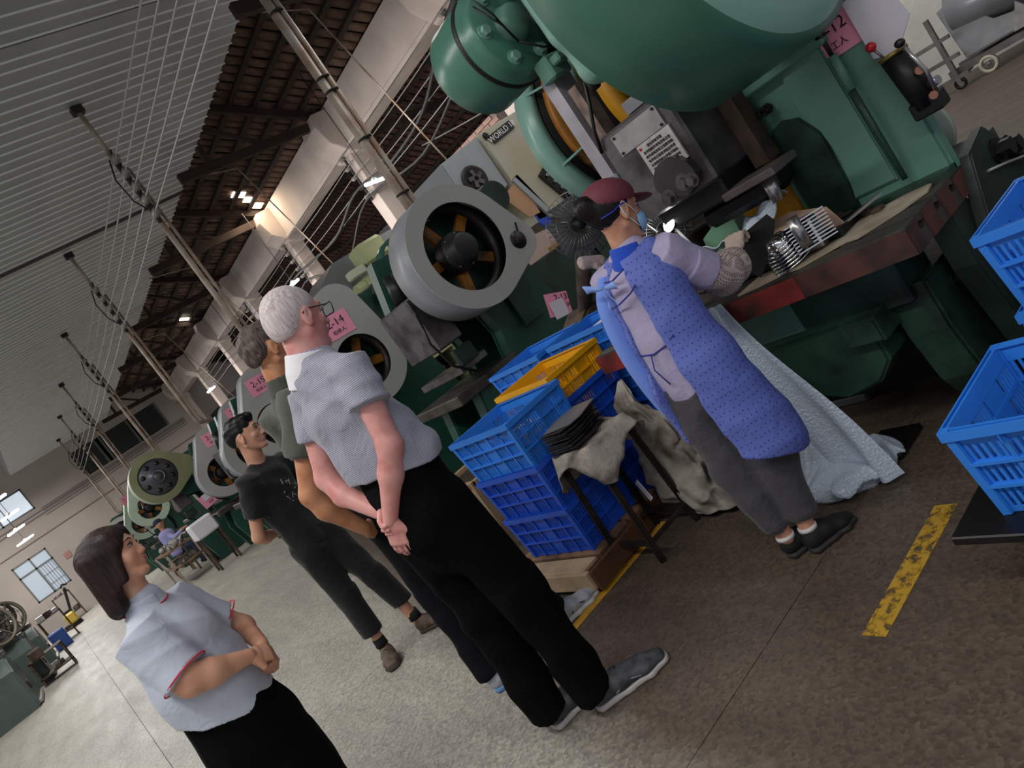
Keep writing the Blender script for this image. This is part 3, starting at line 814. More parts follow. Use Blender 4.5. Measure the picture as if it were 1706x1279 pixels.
# long black lead down to the slide
B().tube([(2.62, 2.24, 2.10), (2.58, 2.2, 2.0), (2.5, 2.2, 1.85), (2.48, 2.24, 1.75), (2.49, 2.28, 1.66)], .008, 6).build('lead', M_black, P, True)
# slide guides
B().bar((2.60, 2.37, 2.05), (2.60, 2.37, 1.35), .07, .12, up=(1, 0, 0)).build('slide_guide', mat('guide_pale', 'a8a3aa', .45, .2, .25, 6), P, True)
B().bar((2.56, 2.26, 1.95), (2.56, 2.26, 1.62), .05, .07, up=(1, 0, 0)).build('slide_guide', mat('dusty_rust', '8d7a70', .8, .1, .4, 10, c2='4a3c36'), P, True)
B().bar((2.78, 1.84, 1.9), (2.78, 1.84, 1.25), .07, .09, up=(1, 0, 0)).build('slide_guide', M_rust, P, True)
# ram
B().box((2.50, 1.875, 1.31), (2.86, 2.285, 1.71), bev=.012).build('slide', M_steel, P, True)
B().box((2.54, 1.90, 1.22), (2.84, 2.26, 1.32), bev=.01).build('slide_foot', M_black, P, True)
B().box((2.492, 1.935, 1.595), (2.50, 2.20, 1.685)).build('blank_plate', M_plate, P, True)
for (yy_, zz_) in ((1.95, 1.605), (1.95, 1.675), (2.185, 1.605), (2.185, 1.675)): B().cyl((2.492, yy_, zz_), (2.486, yy_, zz_), .006, n=8).build('rivet', M_black, P, True)
B().box((2.490, 1.925, 1.445), (2.50, 2.115, 1.592)).build('instruction_plate', mat('etched_plate', 'bdb8b6', .45, .2, .2, 30), P, True)
for k in range(7):
    n_ = 10 if k else 6
    lettering(''.join(['操作规程注意安全润滑检查开机停电'[(k*5+j*7) % 16] for j in range(11 if k else 6)]), .014, M_ink, (2.488, 2.02, 1.572-k*.019), (0, -1, 0), (0, 0, 1), P)
for (yy_, zz_) in ((2.10, 1.575), (2.02, 1.456)): B().cyl((2.489, yy_, zz_), (2.487, yy_, zz_), .006, n=10).build('red_mark', M_knobred, P, True)
# half-round adjuster plate with nuts
hp = [(2.02+.105*cos(a), 1.385+.105*sin(a)) for a in [pi*.97*k/18+.15 for k in range(19)]] + [(1.935, 1.345), (2.0, 1.318), (2.10, 1.35)]
B().prism(hp, 'x', 2.462, 2.502, bev=.004).build('adjuster_plate', mat('adjuster_steel', '5d595a', .35, .8, .2, 10), P, True)
B().hexbolt((2.464, 1.985, 1.375), (-1, 0, 0), .024, .022).build('nut', M_steel, P, True)
B().hexbolt((2.464, 2.085, 1.352), (-1, 0, 0), .024, .022).build('nut', M_steel, P, True)
B().hexbolt((2.464, 1.945, 1.365), (-1, 0, 0), .02, .02).build('nut', M_steel, P, True)
# connecting screw with nuts
B().cyl((2.62, 2.03, 1.71), (2.60, 2.03, 2.0), .06, n=24).build('connecting_screw', M_black, P, True)
b = B()
for k in range(14): b.lathe([(.062, 0), (.068, .005), (.062, .01)], (2.615, 2.03, 1.80+k*.012), (0, 0, 1), 20)
b.build('screw_thread', M_steel, P, True)
B().tube([(2.62, 2.03, 1.715), (2.62, 2.03, 1.765)], .115, 6, smooth=False).build('lock_nut', M_stl2, P, True)
B().box((2.56, 1.93, 1.79), (2.64, 2.0, 1.84), bev=.01).build('clamp_block', mat('cast_grey', '8e8b8e', .5, .4, .3, 12), P, True)
B().box((2.50, 1.92, 1.90), (2.66, 2.10, 1.93), bev=.006).build('clamp_ring', M_stl2, P, True)
B().cyl((2.50, 1.93, 1.915), (2.47, 1.93, 1.915), .014, n=10).build('clamp_screw', M_stl2, P, True)
# left side fittings of the slide
B().box((2.50, 2.29, 1.48), (2.55, 2.33, 1.56), bev=.006).build('limit_block', mat('limit_grey', '8f9296', .4, .3), P, True)
B().cyl((2.52, 2.31, 1.40), (2.52, 2.31, 1.48), .014, n=10).build('fitting', M_steel, P, True)
B().tube([(2.52, 2.31, 1.40), (2.52, 2.33, 1.33), (2.53, 2.30, 1.25)], .006, 5).build('wire', M_wire, P, True)
# die set: upper shoe, guide posts, lower shoe
B().box((2.44, 1.62, 1.225), (2.62, 1.86, 1.255), bev=.004).build('upper_die_shoe', mat('shoe_steel', '6f6563', .4, .7, .3, 8), P, True)
for (yy_, za, zb) in ((1.70, 1.13, 1.225), (1.70, .93, 1.05)):
    B().cyl((2.5, yy_, za), (2.5, yy_, zb), .024, n=16).build('guide_post', M_stl2, P, True)
B().box((2.60, 1.62, .88), (2.82, 2.26, .915), bev=.006).build('lower_die_shoe', M_black, P, True)
B().box((2.68, 1.80, 1.12), (2.84, 2.2, 1.22), bev=.03).build('punch_block', M_black, P, True)
B().box((2.66, 1.85, .915), (2.8, 2.1, .97), bev=.02).build('die_insert', M_steel, P, True)
B().box((2.95, 1.885, .90), (2.97, 2.2, 1.27), bev=.004).build('yellow_guard', M_yel, P, True)
B().prism([(1.885, .90), (1.885, 1.3), (1.93, 1.3), (1.91, 1.1), (1.93, .9)], 'x', 2.90, 2.96).build('yellow_guard_flange', M_yel, P, True)
# rod, latch and pink number
B().cyl((2.84, 1.45, .93), (2.84, 1.45, 1.33), .011, n=10).build('rod', M_gm, P, True)
B().cyl((2.84, 1.45, 1.31), (2.84, 1.45, 1.45), .017, n=12).build('rod_sleeve', M_g, P, True)
B().cyl((2.84, 1.45, 1.44), (2.84, 1.45, 1.56), .009, n=8).build('rod_end', M_black, P, True)
B().box((2.82, 1.437, 1.52), (2.86, 1.465, 1.55), bev=.004).build('rod_clevis', M_gm, P, True)
pink_card((2.862, 1.415, 1.51), (0, -1, 0), (0, 0, 1), .15, .15, '2-12', '工人', P, .062, .032)
B().prism([(1.335, 1.36), (1.335, 1.57), (1.34, 1.575), (1.20, 1.60), (1.17, 1.42), (1.26, 1.33)], 'x', 2.84, 2.845).build('paper_sleeve', M_white, P, True)
# black knob on the column, control cylinder with levers
B().tube([(2.86, 1.775, 1.42), (2.82, 1.775, 1.42)], [.022, .015], 10).bar((2.815, 1.755, 1.435), (2.815, 1.795, 1.405), .012, .012).bar((2.815, 1.765, 1.40), (2.815, 1.78, 1.44), .012, .012).build('tee_handle', M_black, P, True)
c1 = Vector((2.83, 1.27, 1.335)); c0 = Vector((2.83, 1.25, 1.13))
B().cyl(c0, c1, .047, n=24).build('valve_body', M_black, P, True)
B().cyl(c1, c1+Vector((0, 0, .012)), .05, n=24).build('valve_cap', mat('brass', '8f7a3c', .4, .7), P, True)
B().box((2.79, 1.2, 1.10), (2.87, 1.3, 1.16), bev=.006).build('valve_block', M_black, P, True)
B().tube([(2.81, 1.29, 1.34), (2.80, 1.30, 1.385)], .005, 6).build('lever', M_steel, P, True)
B().sphere((2.80, 1.305, 1.40), .018, 14).build('red_knob', M_knobred, P, True)
B().tube([(2.80, 1.20, 1.16), (2.79, 1.19, 1.24), (2.78, 1.21, 1.345)], .008, 8).build('lever', M_stl2, P, True)
B().sphere((2.78, 1.213, 1.36), .018, 14, (1, 1, .8)).build('black_knob', M_blackp, P, True)
for z in (1.25, 1.155): B().cyl((2.80, 1.215, z), (2.785, 1.205, z), .014, n=10).build('copper_fitting', mat('copper', 'b5806a', .35, .8) if z > 1.2 else bpy.data.materials['copper'], P, True)
B().cyl((2.82, 1.215, 1.19), (2.81, 1.18, 1.19), .016, n=10).build('fitting', M_stl2, P, True)
# far-side flywheel in its slotted guard
fc = (3.66, 1.92); gy = 2.95
def arcband(r0, r1, y0, y1, a0, a1, m, nm, n=40):
    o = [(fc[0]+r1*cos(a0+(a1-a0)*k/n), fc[1]+r1*sin(a0+(a1-a0)*k/n)) for k in range(n+1)]
    i_ = [(fc[0]+r0*cos(a0+(a1-a0)*k/n), fc[1]+r0*sin(a0+(a1-a0)*k/n)) for k in range(n+1)]
    return B().prism(o+i_[::-1], 'y', y0, y1).build(nm, m, P, True)
for (ya_, yb_, rg) in ((2.80, 2.95, .51), (3.12, 3.27, .56)):
    B().lathe([(rg, ya_), (rg, yb_), (rg-.05, yb_), (rg-.05, ya_)], (fc[0], 0, fc[1]), (0, 1, 0), 72, closed=True).build('flywheel_guard', M_gl, P, True)
B().lathe([(0.475, 2.60), (0.475, 2.72), (0.348, 2.72), (0.348, 2.60)], (fc[0], 0, fc[1]), (0, 1, 0), 64, closed=True).build('flywheel', M_yel, P, True)
B().lathe([(0.435, 2.74), (0.435, 3.02), (0.261, 3.02), (0.261, 2.74)], (fc[0], 0, fc[1]), (0, 1, 0), 64, closed=True).build('flywheel_rim', M_black, P, True)
B().lathe([(0.500, 3.03), (0.500, 3.075), (0.348, 3.075), (0.348, 3.03)], (fc[0], 0, fc[1]), (0, 1, 0), 64, closed=True).build('guard_stripe', M_orange, P, True)
B().lathe([(0, 3.12), (.52, 3.12), (.52, 3.14), (0, 3.14)], (fc[0], 0, fc[1]), (0, 1, 0), 64).build('guard_back', M_black, P, True)
B().box((2.95, 2.04, 1.3), (2.97, 2.355, 2.3)).build('throat_screen', M_black, P, True)
for a_ in (2.6, 3.4, 4.2):
    B().bar((fc[0]+.47*cos(a_), 2.92, fc[1]+.47*sin(a_)), (fc[0]+.55*cos(a_), 3.14, fc[1]+.55*sin(a_)), .05, .012).build('guard_stay', M_gl, P, True)

# ---------------------------------------------------------------- presses along the row
def c_press(y0, xf, lab, cover='tail', card=None, col=M_gt, seed=0, facem=None, rimm=None, hub=None, grp='presses along the row', cardpos=None):
    """C-frame press, flywheel on its near side; xf = front of the frame"""
    facem = facem or M_grey; rimm = rimm or M_greyd
    t = thing('power_press', lab, 'press', (xf+.9, y0+.6, 0), group=grp)
    ya, yb, yc, yd = y0+.34, y0+.50, y0+.95, y0+1.11
    for (p, q) in ((ya, yb), (yc, yd)):
        B().prism([(xf+.15, 0), (xf+1.55, 0), (xf+1.5, .5), (xf+1.3, 1.2), (xf+1.25, 2.15), (xf+.35, 2.2), (xf+.22, 1.75), (xf+.35, 1.45), (xf+.62, 1.38), (xf+.66, 1.1), (xf+.6, .85), (xf+.12, .82), (xf+.05, .5)], 'y', p, q, bev=.015).build('frame_cheek', col, t, True)
    B().box((xf+.95, yb, .1), (xf+1.2, yc, 2.1)).build('back_web', M_gd, t, True)
    B().box((xf-.1, y0+.3, .80), (xf+.62, y0+1.15, .89), bev=.01).build('bolster', M_bed, t, True)
    B().box((xf+.1, ya+.1, 1.25), (xf+.38, yd-.1, 1.75), bev=.015).build('slide', M_steel, t, True)
    B().cyl((xf+.25, (yb+yc)/2, 1.75), (xf+.3, (yb+yc)/2, 2.0), .08, n=16).build('connecting_screw', M_black, t, True)
    B().box((xf+.1, ya, 1.0), (xf+.4, yd, 1.06), bev=.005).build('die', M_steel, t, True)
    B().cyl((xf+1.3, y0+.2, 2.05), (xf+1.3, y0+.75, 2.05), .14, n=20).build('motor', M_gd, t, True)
    B().tube([(xf+.05, ya-.02, 1.6), (xf-.02, ya-.05, 1.35), (xf+.05, ya-.03, 1.1), (xf+.2, ya-.04, .95)], .012, 6).build('hose', M_black, t, True)
    B().box((xf+.1, ya-.06, 1.05), (xf+.3, ya, 1.2), bev=.01).build('switch_box', M_gd, t, True)
    hx, hz = hub or (xf+.6, 1.8)
    if cover == 'tail':
        circs = [(hx, hz, .52), (hx+.50, hz-.20, .155)]; hole = (hx, hz, .37)
    elif cover == 'up':
        circs = [(hx, hz, .45), (hx+.12, hz+.58, .235)]; hole = (hx, hz, .28)
    else:
        circs = [(hx, hz, .50), (hx+.78, hz-.14, .05)]; hole = (hx, hz, .36)
    f = disc_cover(t, circs, hole, y0, y0+.34, facem, rimm)
    if cover == 'tail':
        B().lathe([(0, -.004), (.078, -.004), (.078, .012), (0, .012)], (hx+.47, y0, hz-.19), (0, 1, 0), 28).build('shaft_hole', M_black, t, True)
        B().lathe([(0, -.03), (.035, -.03), (.045, 0), (0, .01)], (hx+.47, y0, hz-.19), (0, 1, 0), 16).build('pulley_nut', M_iron, t, True)
        B().bar((hx+.50, y0-.02, hz-.13), (hx+.53, y0-.02, hz-.06), .014, .01).build('latch', M_black, t, True)
    if cover == 'olive':
        w_ = B().lathe([(.36, y0+.05), (.34, y0+.03), (.2, y0+.0), (.12, y0-.02), (.12, y0-.05), (0, y0-.055)], (hx, 0, hz), (0, 1, 0), 40).build('flywheel', mat('flywheel_slate', '4a4a52', .4, .3, .1, 4), t, True)
        for k in range(8):
            a = .3+k*pi/4
            B().lathe([(0, -.012), (.042, -.012), (.05, .01)], (hx+.26*cos(a), y0+.005, hz+.26*sin(a)), (0, 1, 0), 14).build('wheel_hole', M_black, w_, True)
        B().lathe([(.10, 0), (.115, -.012), (.12, 0)], (hx, y0-.055, hz), (0, 1, 0), 24).build('hub_ring', M_steel, w_, True)
    else:
        w_ = spoke_wheel(t, (hx, hz), .43 if cover == 'tail' else .36, y0+.14, y0+.28, M_orange, n=5, a0=.5+seed)
        if cover == 'tail':
            B().lathe([(0, y0-.035), (.10, y0-.035), (.118, y0-.02), (.125, y0+.06), (.16, y0+.065), (.165, y0+.09), (.165, y0+.2)], (hx-.02, 0, hz), (0, 1, 0), 36).build('hub_cap', mat('hub_black', '232223', .5, .2, .1, 6), w_, True)
            for k in range(7):
                a = .4+k*2*pi/7; B().sphere((hx-.02+.143*cos(a), y0+.064, hz+.143*sin(a)), .009, 8).build('hub_screw', M_stl2, w_, True)
    if card:
        cp = cardpos or (hx+.22, y0-.004, hz+.42)
        pink_card(cp, (1, 0, -.05), (.05, 0, 1), .33, .24, card, '检修人:', t, .115, .05)
        B().bar((cp[0]+.02, cp[1]-.006, cp[2]+.07), (cp[0]+.1, cp[1]-.006, cp[2]-.03), .012, .002).build('sleeve_glint', M_glint, t, True)  # pale bar: highlight on the card sleeve put in as colour
    return t
p13 = c_press(5.0, 3.0, 'green press with the nearest grey drop-shaped flywheel cover and black hub', 'tail', seed=.2, hub=(3.60, 1.82))
# its card and switch panel
B().bar((4.0, 5.3, 1.55), (4.0, 5.3, 1.0), .28, .02, up=(0, 1, 0)).build('side_panel', M_gt, p13, True)
pc = Vector((4.02, 4.98, 1.005))
pink_card(pc, (.93, 0, -.36), (.36, 0, .93), .24, .20, '', '', p13)
lettering('2-13', .075, M_ink, pc+Vector((.06, -.004, .035)), (.93, 0, -.36), (.36, 0, .93), p13)
lettering('20', .04, M_ink, pc+Vector((.09, -.004, -.05)), (.93, 0, -.36), (.36, 0, .93), p13)
B().bar(pc+Vector((-.10, -.012, -.02)), pc+Vector((.05, -.012, -.045)), .15, .003, up=(0, 1, 0)).build('paper_sheet', M_white, p13, True)
c_press(7.0, 2.75, 'green press with the grey cover numbered 2-14 beside the white-haired man', 'up', '2-14', hub=(3.23, 1.55), seed=.5, cardpos=(3.21, 6.996, 1.985))
c_press(10.2, 2.75, 'green press with a grey cover numbered 2-15 above the man in the dark shirt', 'up', '2-15', hub=(3.17, 1.55), seed=.1, cardpos=(3.27, 10.196, 2.11))
c_press(12.0, 2.75, 'green press with a grey cover numbered 2-16, partly behind the young man', 'up', '2-16', hub=(3.20, 1.47), seed=.9, cardpos=(3.32, 11.996, 2.05))
c_press(14.2, 2.75, 'green press with a grey cover numbered 2-17 beside the olive one', 'up', '2-17', hub=(3.12, 1.43), seed=.4, cardpos=(3.30, 14.196, 2.02))
po = c_press(16.0, 2.4, 'press with an olive drop-shaped flywheel cover over a slate wheel', 'olive', facem=M_olive, rimm=mat('olive_rim', 'b3bdab', .4, 0, .05), hub=(2.49, 2.05))
pink_card((2.95, 15.9, 1.15), (1, 0, .1), (-.1, 0, 1), .34, .26, '', '检修', po, s2=.05)
B().bar((2.86, 15.89, 1.21), (3.04, 15.89, 1.22), .13, .003, up=(0, 1, 0)).build('paper_sheet', M_white, po, True)
M_mint = mat('pale_mint', 'a9bba8', .4, 0, .08)
c_press(20.5, 2.3, 'press with a pale mint flywheel cover behind the olive one', 'up', None, facem=M_mint, rimm=M_mint, hub=(2.62, 1.72))
pq = c_press(24.5, 2.3, 'farthest press of the row with a pale grey cover and pink card', 'up', '2-19', facem=M_mint, rimm=M_mint, hub=(2.72, 1.5), cardpos=(2.8, 24.49, 2.3))
c_press(28.5, 2.2, 'small dark press standing farthest down the row', 'tail', None, hub=(2.6, 1.6))

# ---------------------------------------------------------------- beige press control cabinet with the name plate
M_beige = mat('cabinet_beige', 'b5b1a4', .5, 0, .1, 1.2, c2='a89f7c'); M_gl2 = mat('cabinet_grey', '9aa0a2', .5, 0, .05)
cb = thing('press_head', 'beige cabinet-like press head behind the hung wires, with a black name strip', 'machine', (6.7, 7.4, 0))
B().prism([(6.10, 2.95), (7.0, 2.98), (7.35, 1.9), (7.35, 1.55), (6.12, 1.72), (6.12, 2.3)], 'y', 7.0, 7.9, bev=.02).build('head_panel', M_beige, cb, True)
B().prism([(5.42, 2.86), (6.09, 2.94), (6.09, 2.28), (5.6, 2.1), (5.42, 2.2)], 'y', 7.05, 7.9, bev=.015).build('side_box', M_gl2, cb, True)
B().box((6.1, 7.1, 0), (7.3, 7.9, 1.34)).build('lower_frame', M_gd, cb, True)
B().bar((6.20, 6.985, 2.81), (6.60, 6.985, 2.86), .11, .01, up=(0, 1, 0)).build('name_strip', M_blackp, cb, True)
lettering('WORLD 18', .10, mat('strip_white', 'e8e6e0', .6), (6.40, 6.978, 2.835), (1, 0, .12), (-.12, 0, 1), cb)
B().bar((6.55, 6.97, 2.20), (6.75, 6.97, 1.72), .14, .03, up=(0, 1, 0)).build('switch_strip', M_blackp, cb, True)
for k in range(4):
    z = 2.12-k*.11; B().cyl((6.585+k*.046, 6.95, z), (6.585+k*.046, 6.93, z), .022, n=10).build('switch', M_stl2, cb, True)
B().bar((6.70, 6.97, 2.28), (6.92, 6.97, 1.78), .09, .05, up=(0, 1, 0)).build('trunking', M_gl2, cb, True)
B().box((6.86, 6.93, 2.02), (7.08, 7.0, 2.08), bev=.01).build('trunking_arm', M_gl2, cb, True)
B().lathe([(0, 0), (.05, -.01), (.13, -.02), (.16, -.03), (.18, 0)], (5.70, 7.04, 2.52), (0, 1, 0), 28).build('fan_ring', M_iron, cb, True)
for k in range(5):
    a = k*2*pi/5; B().bar((5.70+.03*cos(a), 7.0, 2.52+.03*sin(a)), (5.70+.11*cos(a+.4), 7.0, 2.52+.11*sin(a+.4)), .05, .008, up=(0, 1, 0)).build('fan_blade', M_steel, cb, True)
for (x, z) in ((6.16, 2.88), (6.93, 2.9), (6.9, 2.55), (7.05, 2.3)): B().hexbolt((x, 6.99, z), (0, -1, 0), .03, .02).build('bolt', M_iron, cb, True)
B().box((6.85, 6.94, 2.5), (6.97, 7.0, 2.58), bev=.01).build('latch_block', M_beige, cb, True)
B().prism([(6.10, 2.28), (6.16, 2.3), (6.36, 1.7), (6.28, 1.68)], 'y', 6.96, 7.0).build('drilled_strip', M_gl2, cb, True)
# cardboard flap and blue plastic in its opening
o = B().prism([(5.85, 2.18), (6.12, 2.25), (6.22, 2.10), (6.20, 1.80), (6.02, 1.82)], 'y', 6.985, 6.998).build('cardboard_sheet', mat('cardboard', 'b98f6c', .7, 0, .1, 3)); tag(o, 'brown cardboard sheet tucked under the beige press head', 'cardboard')
o = B().prism([(6.13, 2.3), (6.24, 2.32), (6.38, 1.75), (6.2, 1.55), (6.12, 1.7)], 'y', 7.0, 7.03).build('blue_board', mat('blue_plastic_sheet', '2b4fc0', .45)); tag(o, 'blue plastic panel behind the brown cardboard', 'board')
o = B().bar((6.15, 7.15, 1.375), (6.95, 7.15, 1.375), .07, .05).build('timber_batten', mat('orange_timber', '8f6a3c', .8, 0, .3, 6)); tag(o, 'short orange-brown timber batten below the blue panel', 'timber')
# dark grey cabinet and light green machine behind the grey flywheel
gm = thing('grey_cabinet_machine', 'tall dark grey machine body behind the 2-14 press', 'machine', (5.4, 9.6, 0))
B().prism([(4.3, 0), (6.0, 0), (6.0, 2.9), (4.9, 2.9), (4.3, 2.55)], 'y', 9.6, 10.6, bev=.02).build('body', mat('machine_grey', '67686a', .5, 0, .12, 2), gm, True)
B().box((4.9, 9.56, 1.1), (5.2, 9.6, 1.5), bev=.01).build('terminal_box', M_beige, gm, True)
for k in range(4): B().cyl((4.95+k*.06, 9.56, 1.36), (4.95+k*.06, 9.54, 1.36), .02, n=8).build('button', M_black, gm, True)
M_lime = mat('lime_grey', 'a4ab7c', .5, 0, .15, 3); 
lg = thing('lime_press', 'pale lime green press standing beyond the grey flywheel', 'press', (5.6, 9.1, 0))
fo = circ(5.12, .88, .36, 40, ry=.55); fi = circ(5.12, .84, .2, 40, ry=.36)
fo = [(min(max(x, 4.86), 5.52), min(max(z, .42), 1.35)) for x, z in fo]
B().ringplate([(5.14+.42*max(-1, min(1, 1.5*cos(a))), .80+.50*max(-1, min(1, 1.5*sin(a)))) for a in [2*pi*k/48 for k in range(48)]], [(5.12+.22*max(-1, min(1, 1.4*cos(a))), .76+.30*max(-1, min(1, 1.4*sin(a)))) for a in [2*pi*k/48 for k in range(48)]], 'y', 9.0, 9.5).build('base_frame', M_lime, lg, True)
B().box((4.8, 9.0, 0), (5.5, 9.5, .33), bev=.02).build('plinth', M_lime, lg, True)
B().box((4.95, 9.4, .3), (5.4, 9.5, 1.2)).build('base_back', M_black, lg, True)
B().box((4.85, 9.0, 1.35), (5.6, 9.5, 1.48), bev=.01).build('bed', M_lime, lg, True)
B().prism([(5.0, 1.5), (5.25, 1.5), (5.28, 2.1), (5.1, 2.5), (4.85, 2.45), (4.95, 2.0)], 'y', 9.1, 9.4, bev=.03).build('column', M_lime, lg, True)
B().box((5.0, 8.95, 2.55), (5.4, 9.35, 2.85), bev=.04).build('head', M_lime, lg, True)
B().cyl((4.75, 9.2, 2.35), (5.1, 9.2, 2.4), .09, n=16).build('motor', M_lime, lg, True)
B().box((4.72, 9.05, 2.5), (5.0, 9.2, 2.62), bev=.02).build('name_box', mat('pale_box', 'b9bda6', .5), lg, True)
for p_, q_ in (((4.9, 9.0, 2.2), (5.0, 8.95, 1.7)), ((5.0, 8.95, 2.3), (5.2, 8.9, 1.8))): B().tube([p_, ((p_[0]+q_[0])/2+.1, 8.9, (p_[2]+q_[2])/2), q_], .015, 6).build('hose', M_black, lg, True)
B().box((4.6, 8.9, .88), (5.0, 9.5, .92)).box((4.62, 8.92, .2), (4.66, 8.96, .88)).box((4.9, 8.92, .2), (4.94, 8.96, .88)).build('side_shelf', M_rust, lg, True)
# green belt guard: tall loop between the wheel and the lime machine
bg = thing('belt_guard', 'tall dark green belt guard loop below the grey flywheel cover', 'guard', (4.2, 6.4, 0))
oo = hull_outline([(3.85, 2.15, .20), (4.15, 1.25, .15)], 48); ii = hull_outline([(3.85, 2.15, .17), (4.15, 1.25, .12)], 48)
B().ringplate(oo, ii, 'y', 6.3, 6.45).build('guard_band', mat('guard_green', '2b5a4c', .3, .1), bg, True)
B().bar((4.05, 6.35, 1.15), (4.3, 6.35, 1.0), .25, .12).build('gearbox', M_gm, bg, True)
B().box((4.0, 6.3, 0), (4.5, 6.7, 1.0), bev=.02).build('pedestal', M_gd, bg, True)
for k in range(9):
    B().tube([(3.8+.09*k, 6.25, 1.30-.05*k), (3.84+.09*k, 6.2, 1.36-.05*k)], .018, 6).build('chain_link', M_steel, bg, True)
B().bar((3.95, 6.2, 1.55), (4.15, 6.2, 1.1), .07, .03, up=(0, 1, 0)).build('tin_strip', M_plate, bg, True)

# ---------------------------------------------------------------- left bank of old presses
M_wheel = mat('old_wheel', '837a6c', .55, .2, .2, 3); M_wheeld = mat('dark_wheel', '3c3833', .6, .2, .2, 3)
def left_machine(y, x, lab):
    t = thing('old_press', lab, 'press', (x, y, 0), group='old machines along the left side')
    B().prism([(y-.9, 0), (y+.9, 0), (y+.8, .5), (y+.35, .95), (y-.4, 1.0), (y-.85, .75)], 'x', x-1.0, x+.12, bev=.03).build('bed_casting', mat('old_green', '4a5752', .5, .1, .2, 3) if 'old_green' not in bpy.data.materials else bpy.data.materials['old_green'], t, True)
    B().box((x+.12, y-.35, .30), (x+.14, y+.15, .44)).build('vent_plate', M_black, t, True)
    B().box((x+.12, y-.7, .03), (x+.16, y+.75, .08)).build('foot_strip', M_plate, t, True)
    B().box((x-.6, y-.2, 1.0), (x+.1, y+.7, 1.1), bev=.01).build('table', M_steel, t, True)
    B().cyl((x-.2, y+.2, 1.1), (x-.2, y+.5, 1.35), .08, n=12).build('spindle', M_steel, t, True)
    B().box((x-.3, y-.5, 1.05), (x-.05, y-.2, 1.3), bev=.02).build('headstock', M_steel, t, True)
    B().tube([(x, y-.2, 1.1), (x+.1, y, 1.35), (x+.05, y+.4, 1.3), (x-.05, y+.8, 1.15)], .02, 6).build('hose', M_black, t, True)
    for j, (dy, r, dx, m, z) in enumerate(((-.5, .42, -.15, M_wheel, 1.50), (-.15, .40, -.3, M_wheeld, 1.62), (.25, .34, -.45, M_wheel, 1.58))):
        c = Vector((x+dx, y+dy, z)); ax = Vector((.55, -.8, .1)).normalized()
        b = B(); b.lathe([(r, -.04), (r, .04), (r-.05, .04), (r-.05, -.04)], c, ax, 40, closed=True); u_, v_ = frame_from(ax)
        for k in range(6):
            a = k*pi/3; d = u_*cos(a)+v_*sin(a); b.bar(c+d*.05, c+d*(r-.04), .04, .02)
        b.lathe([(0, -.06), (.07, -.06), (.07, .06), (0, .06)], c, ax, 16)
        b.build('wheel', m, t, True)
        for k in range(5): B().lathe([(r-.07-.05*k, -.02), (r-.08-.05*k, .02)], c, ax, 36).build('wheel_groove', M_wheeld, t, True) if k % 2 and m is M_wheel else None
    B().box((x-.5, y-.3, 1.1), (x-.3, y-.1, 1.8), bev=.02).build('post', M_gd, t, True)
    return t
left_machine(16.6, -1.25, 'old grey-green machine with a vent plate and big wheels, nearest on the left side')
left_machine(19.6, -1.0, 'old machine with dark spoked wheels behind the nearest one on the left side')
left_machine(23.0, -.9, 'old machine with wheels, farthest on the left side')
# clutter beyond
def clutter(x, y, lab, seed, h=.9):
    r_ = random.Random(seed)
    t = thing('scrap_rack', lab, 'rack', (x, y, 0))
    for (dx, dy) in ((-.3, -.4), (.3, -.4), (-.3, .4), (.3, .4)): B().box((x+dx-.02, y+dy-.02, 0), (x+dx+.02, y+dy+.02, h)).build('leg', M_rust, t, True)
    for z in (.25*h, .95*h): B().box((x-.32, y-.42, z), (x+.32, y+.42, z+.02)).build('shelf', M_rust, t, True)
    for k in range(8):
        c = Vector((x+r_.uniform(-.25, .25), y+r_.uniform(-.35, .35), (.25*h if k % 2 else .95*h)+.02)); s_ = r_.uniform(.05, .11)
        B().box(c-Vector((s_, s_, 0)), c+Vector((s_, s_*.8, s_*1.6)), bev=.01).build('part_block', r_.choice([M_steel, M_plate, M_gd, M_rust]), t, True)
    return t
clutter(-.75, 18.35, 'low rack of metal parts at the foot of the old machines', 3, .55)
clutter(-.45, 26.0, 'small rack of parts before the back wall, by the old machines', 5)
clutter(.1, 33.5, 'small dark rack standing against the back wall under the window', 9, 1.1)
# blue bin and hand truck
o = B().box((-.75, 24.2, 0), (-.35, 24.6, .5), bev=.03).build('blue_bin', mat('bin_blue', '2d55a5', .5)); tag(o, 'small blue bin on the floor beyond the old machines', 'bin')
tr = thing('pallet_truck', 'dark pallet truck with upright handle before the back wall', 'pallet truck', (.3, 30, 0))
B().bar((-.1, 30, .1), (.3, 29.5, 1.25), .06).build('handle', M_black, tr, True)
B().box((-.3, 29.8, .05), (.15, 31, .14)).build('forks', M_black, tr, True)
B().tube([(.22, 29.5, 1.3), (.3, 29.45, 1.38), (.42, 29.5, 1.3)], .03, 8).build('grip', M_black, tr, True)
B().box((-.25, 29.7, .14), (.1, 29.95, .5), bev=.05).build('pump', mat('truck_yellow', 'b59a3a', .5), tr, True)
for (px_, pyy) in ((-.2, 29.85), (.05, 29.85)): B().cyl((px_-.03, pyy, .09), (px_+.03, pyy, .09), .09, n=14).build('wheel', M_black, tr, True)
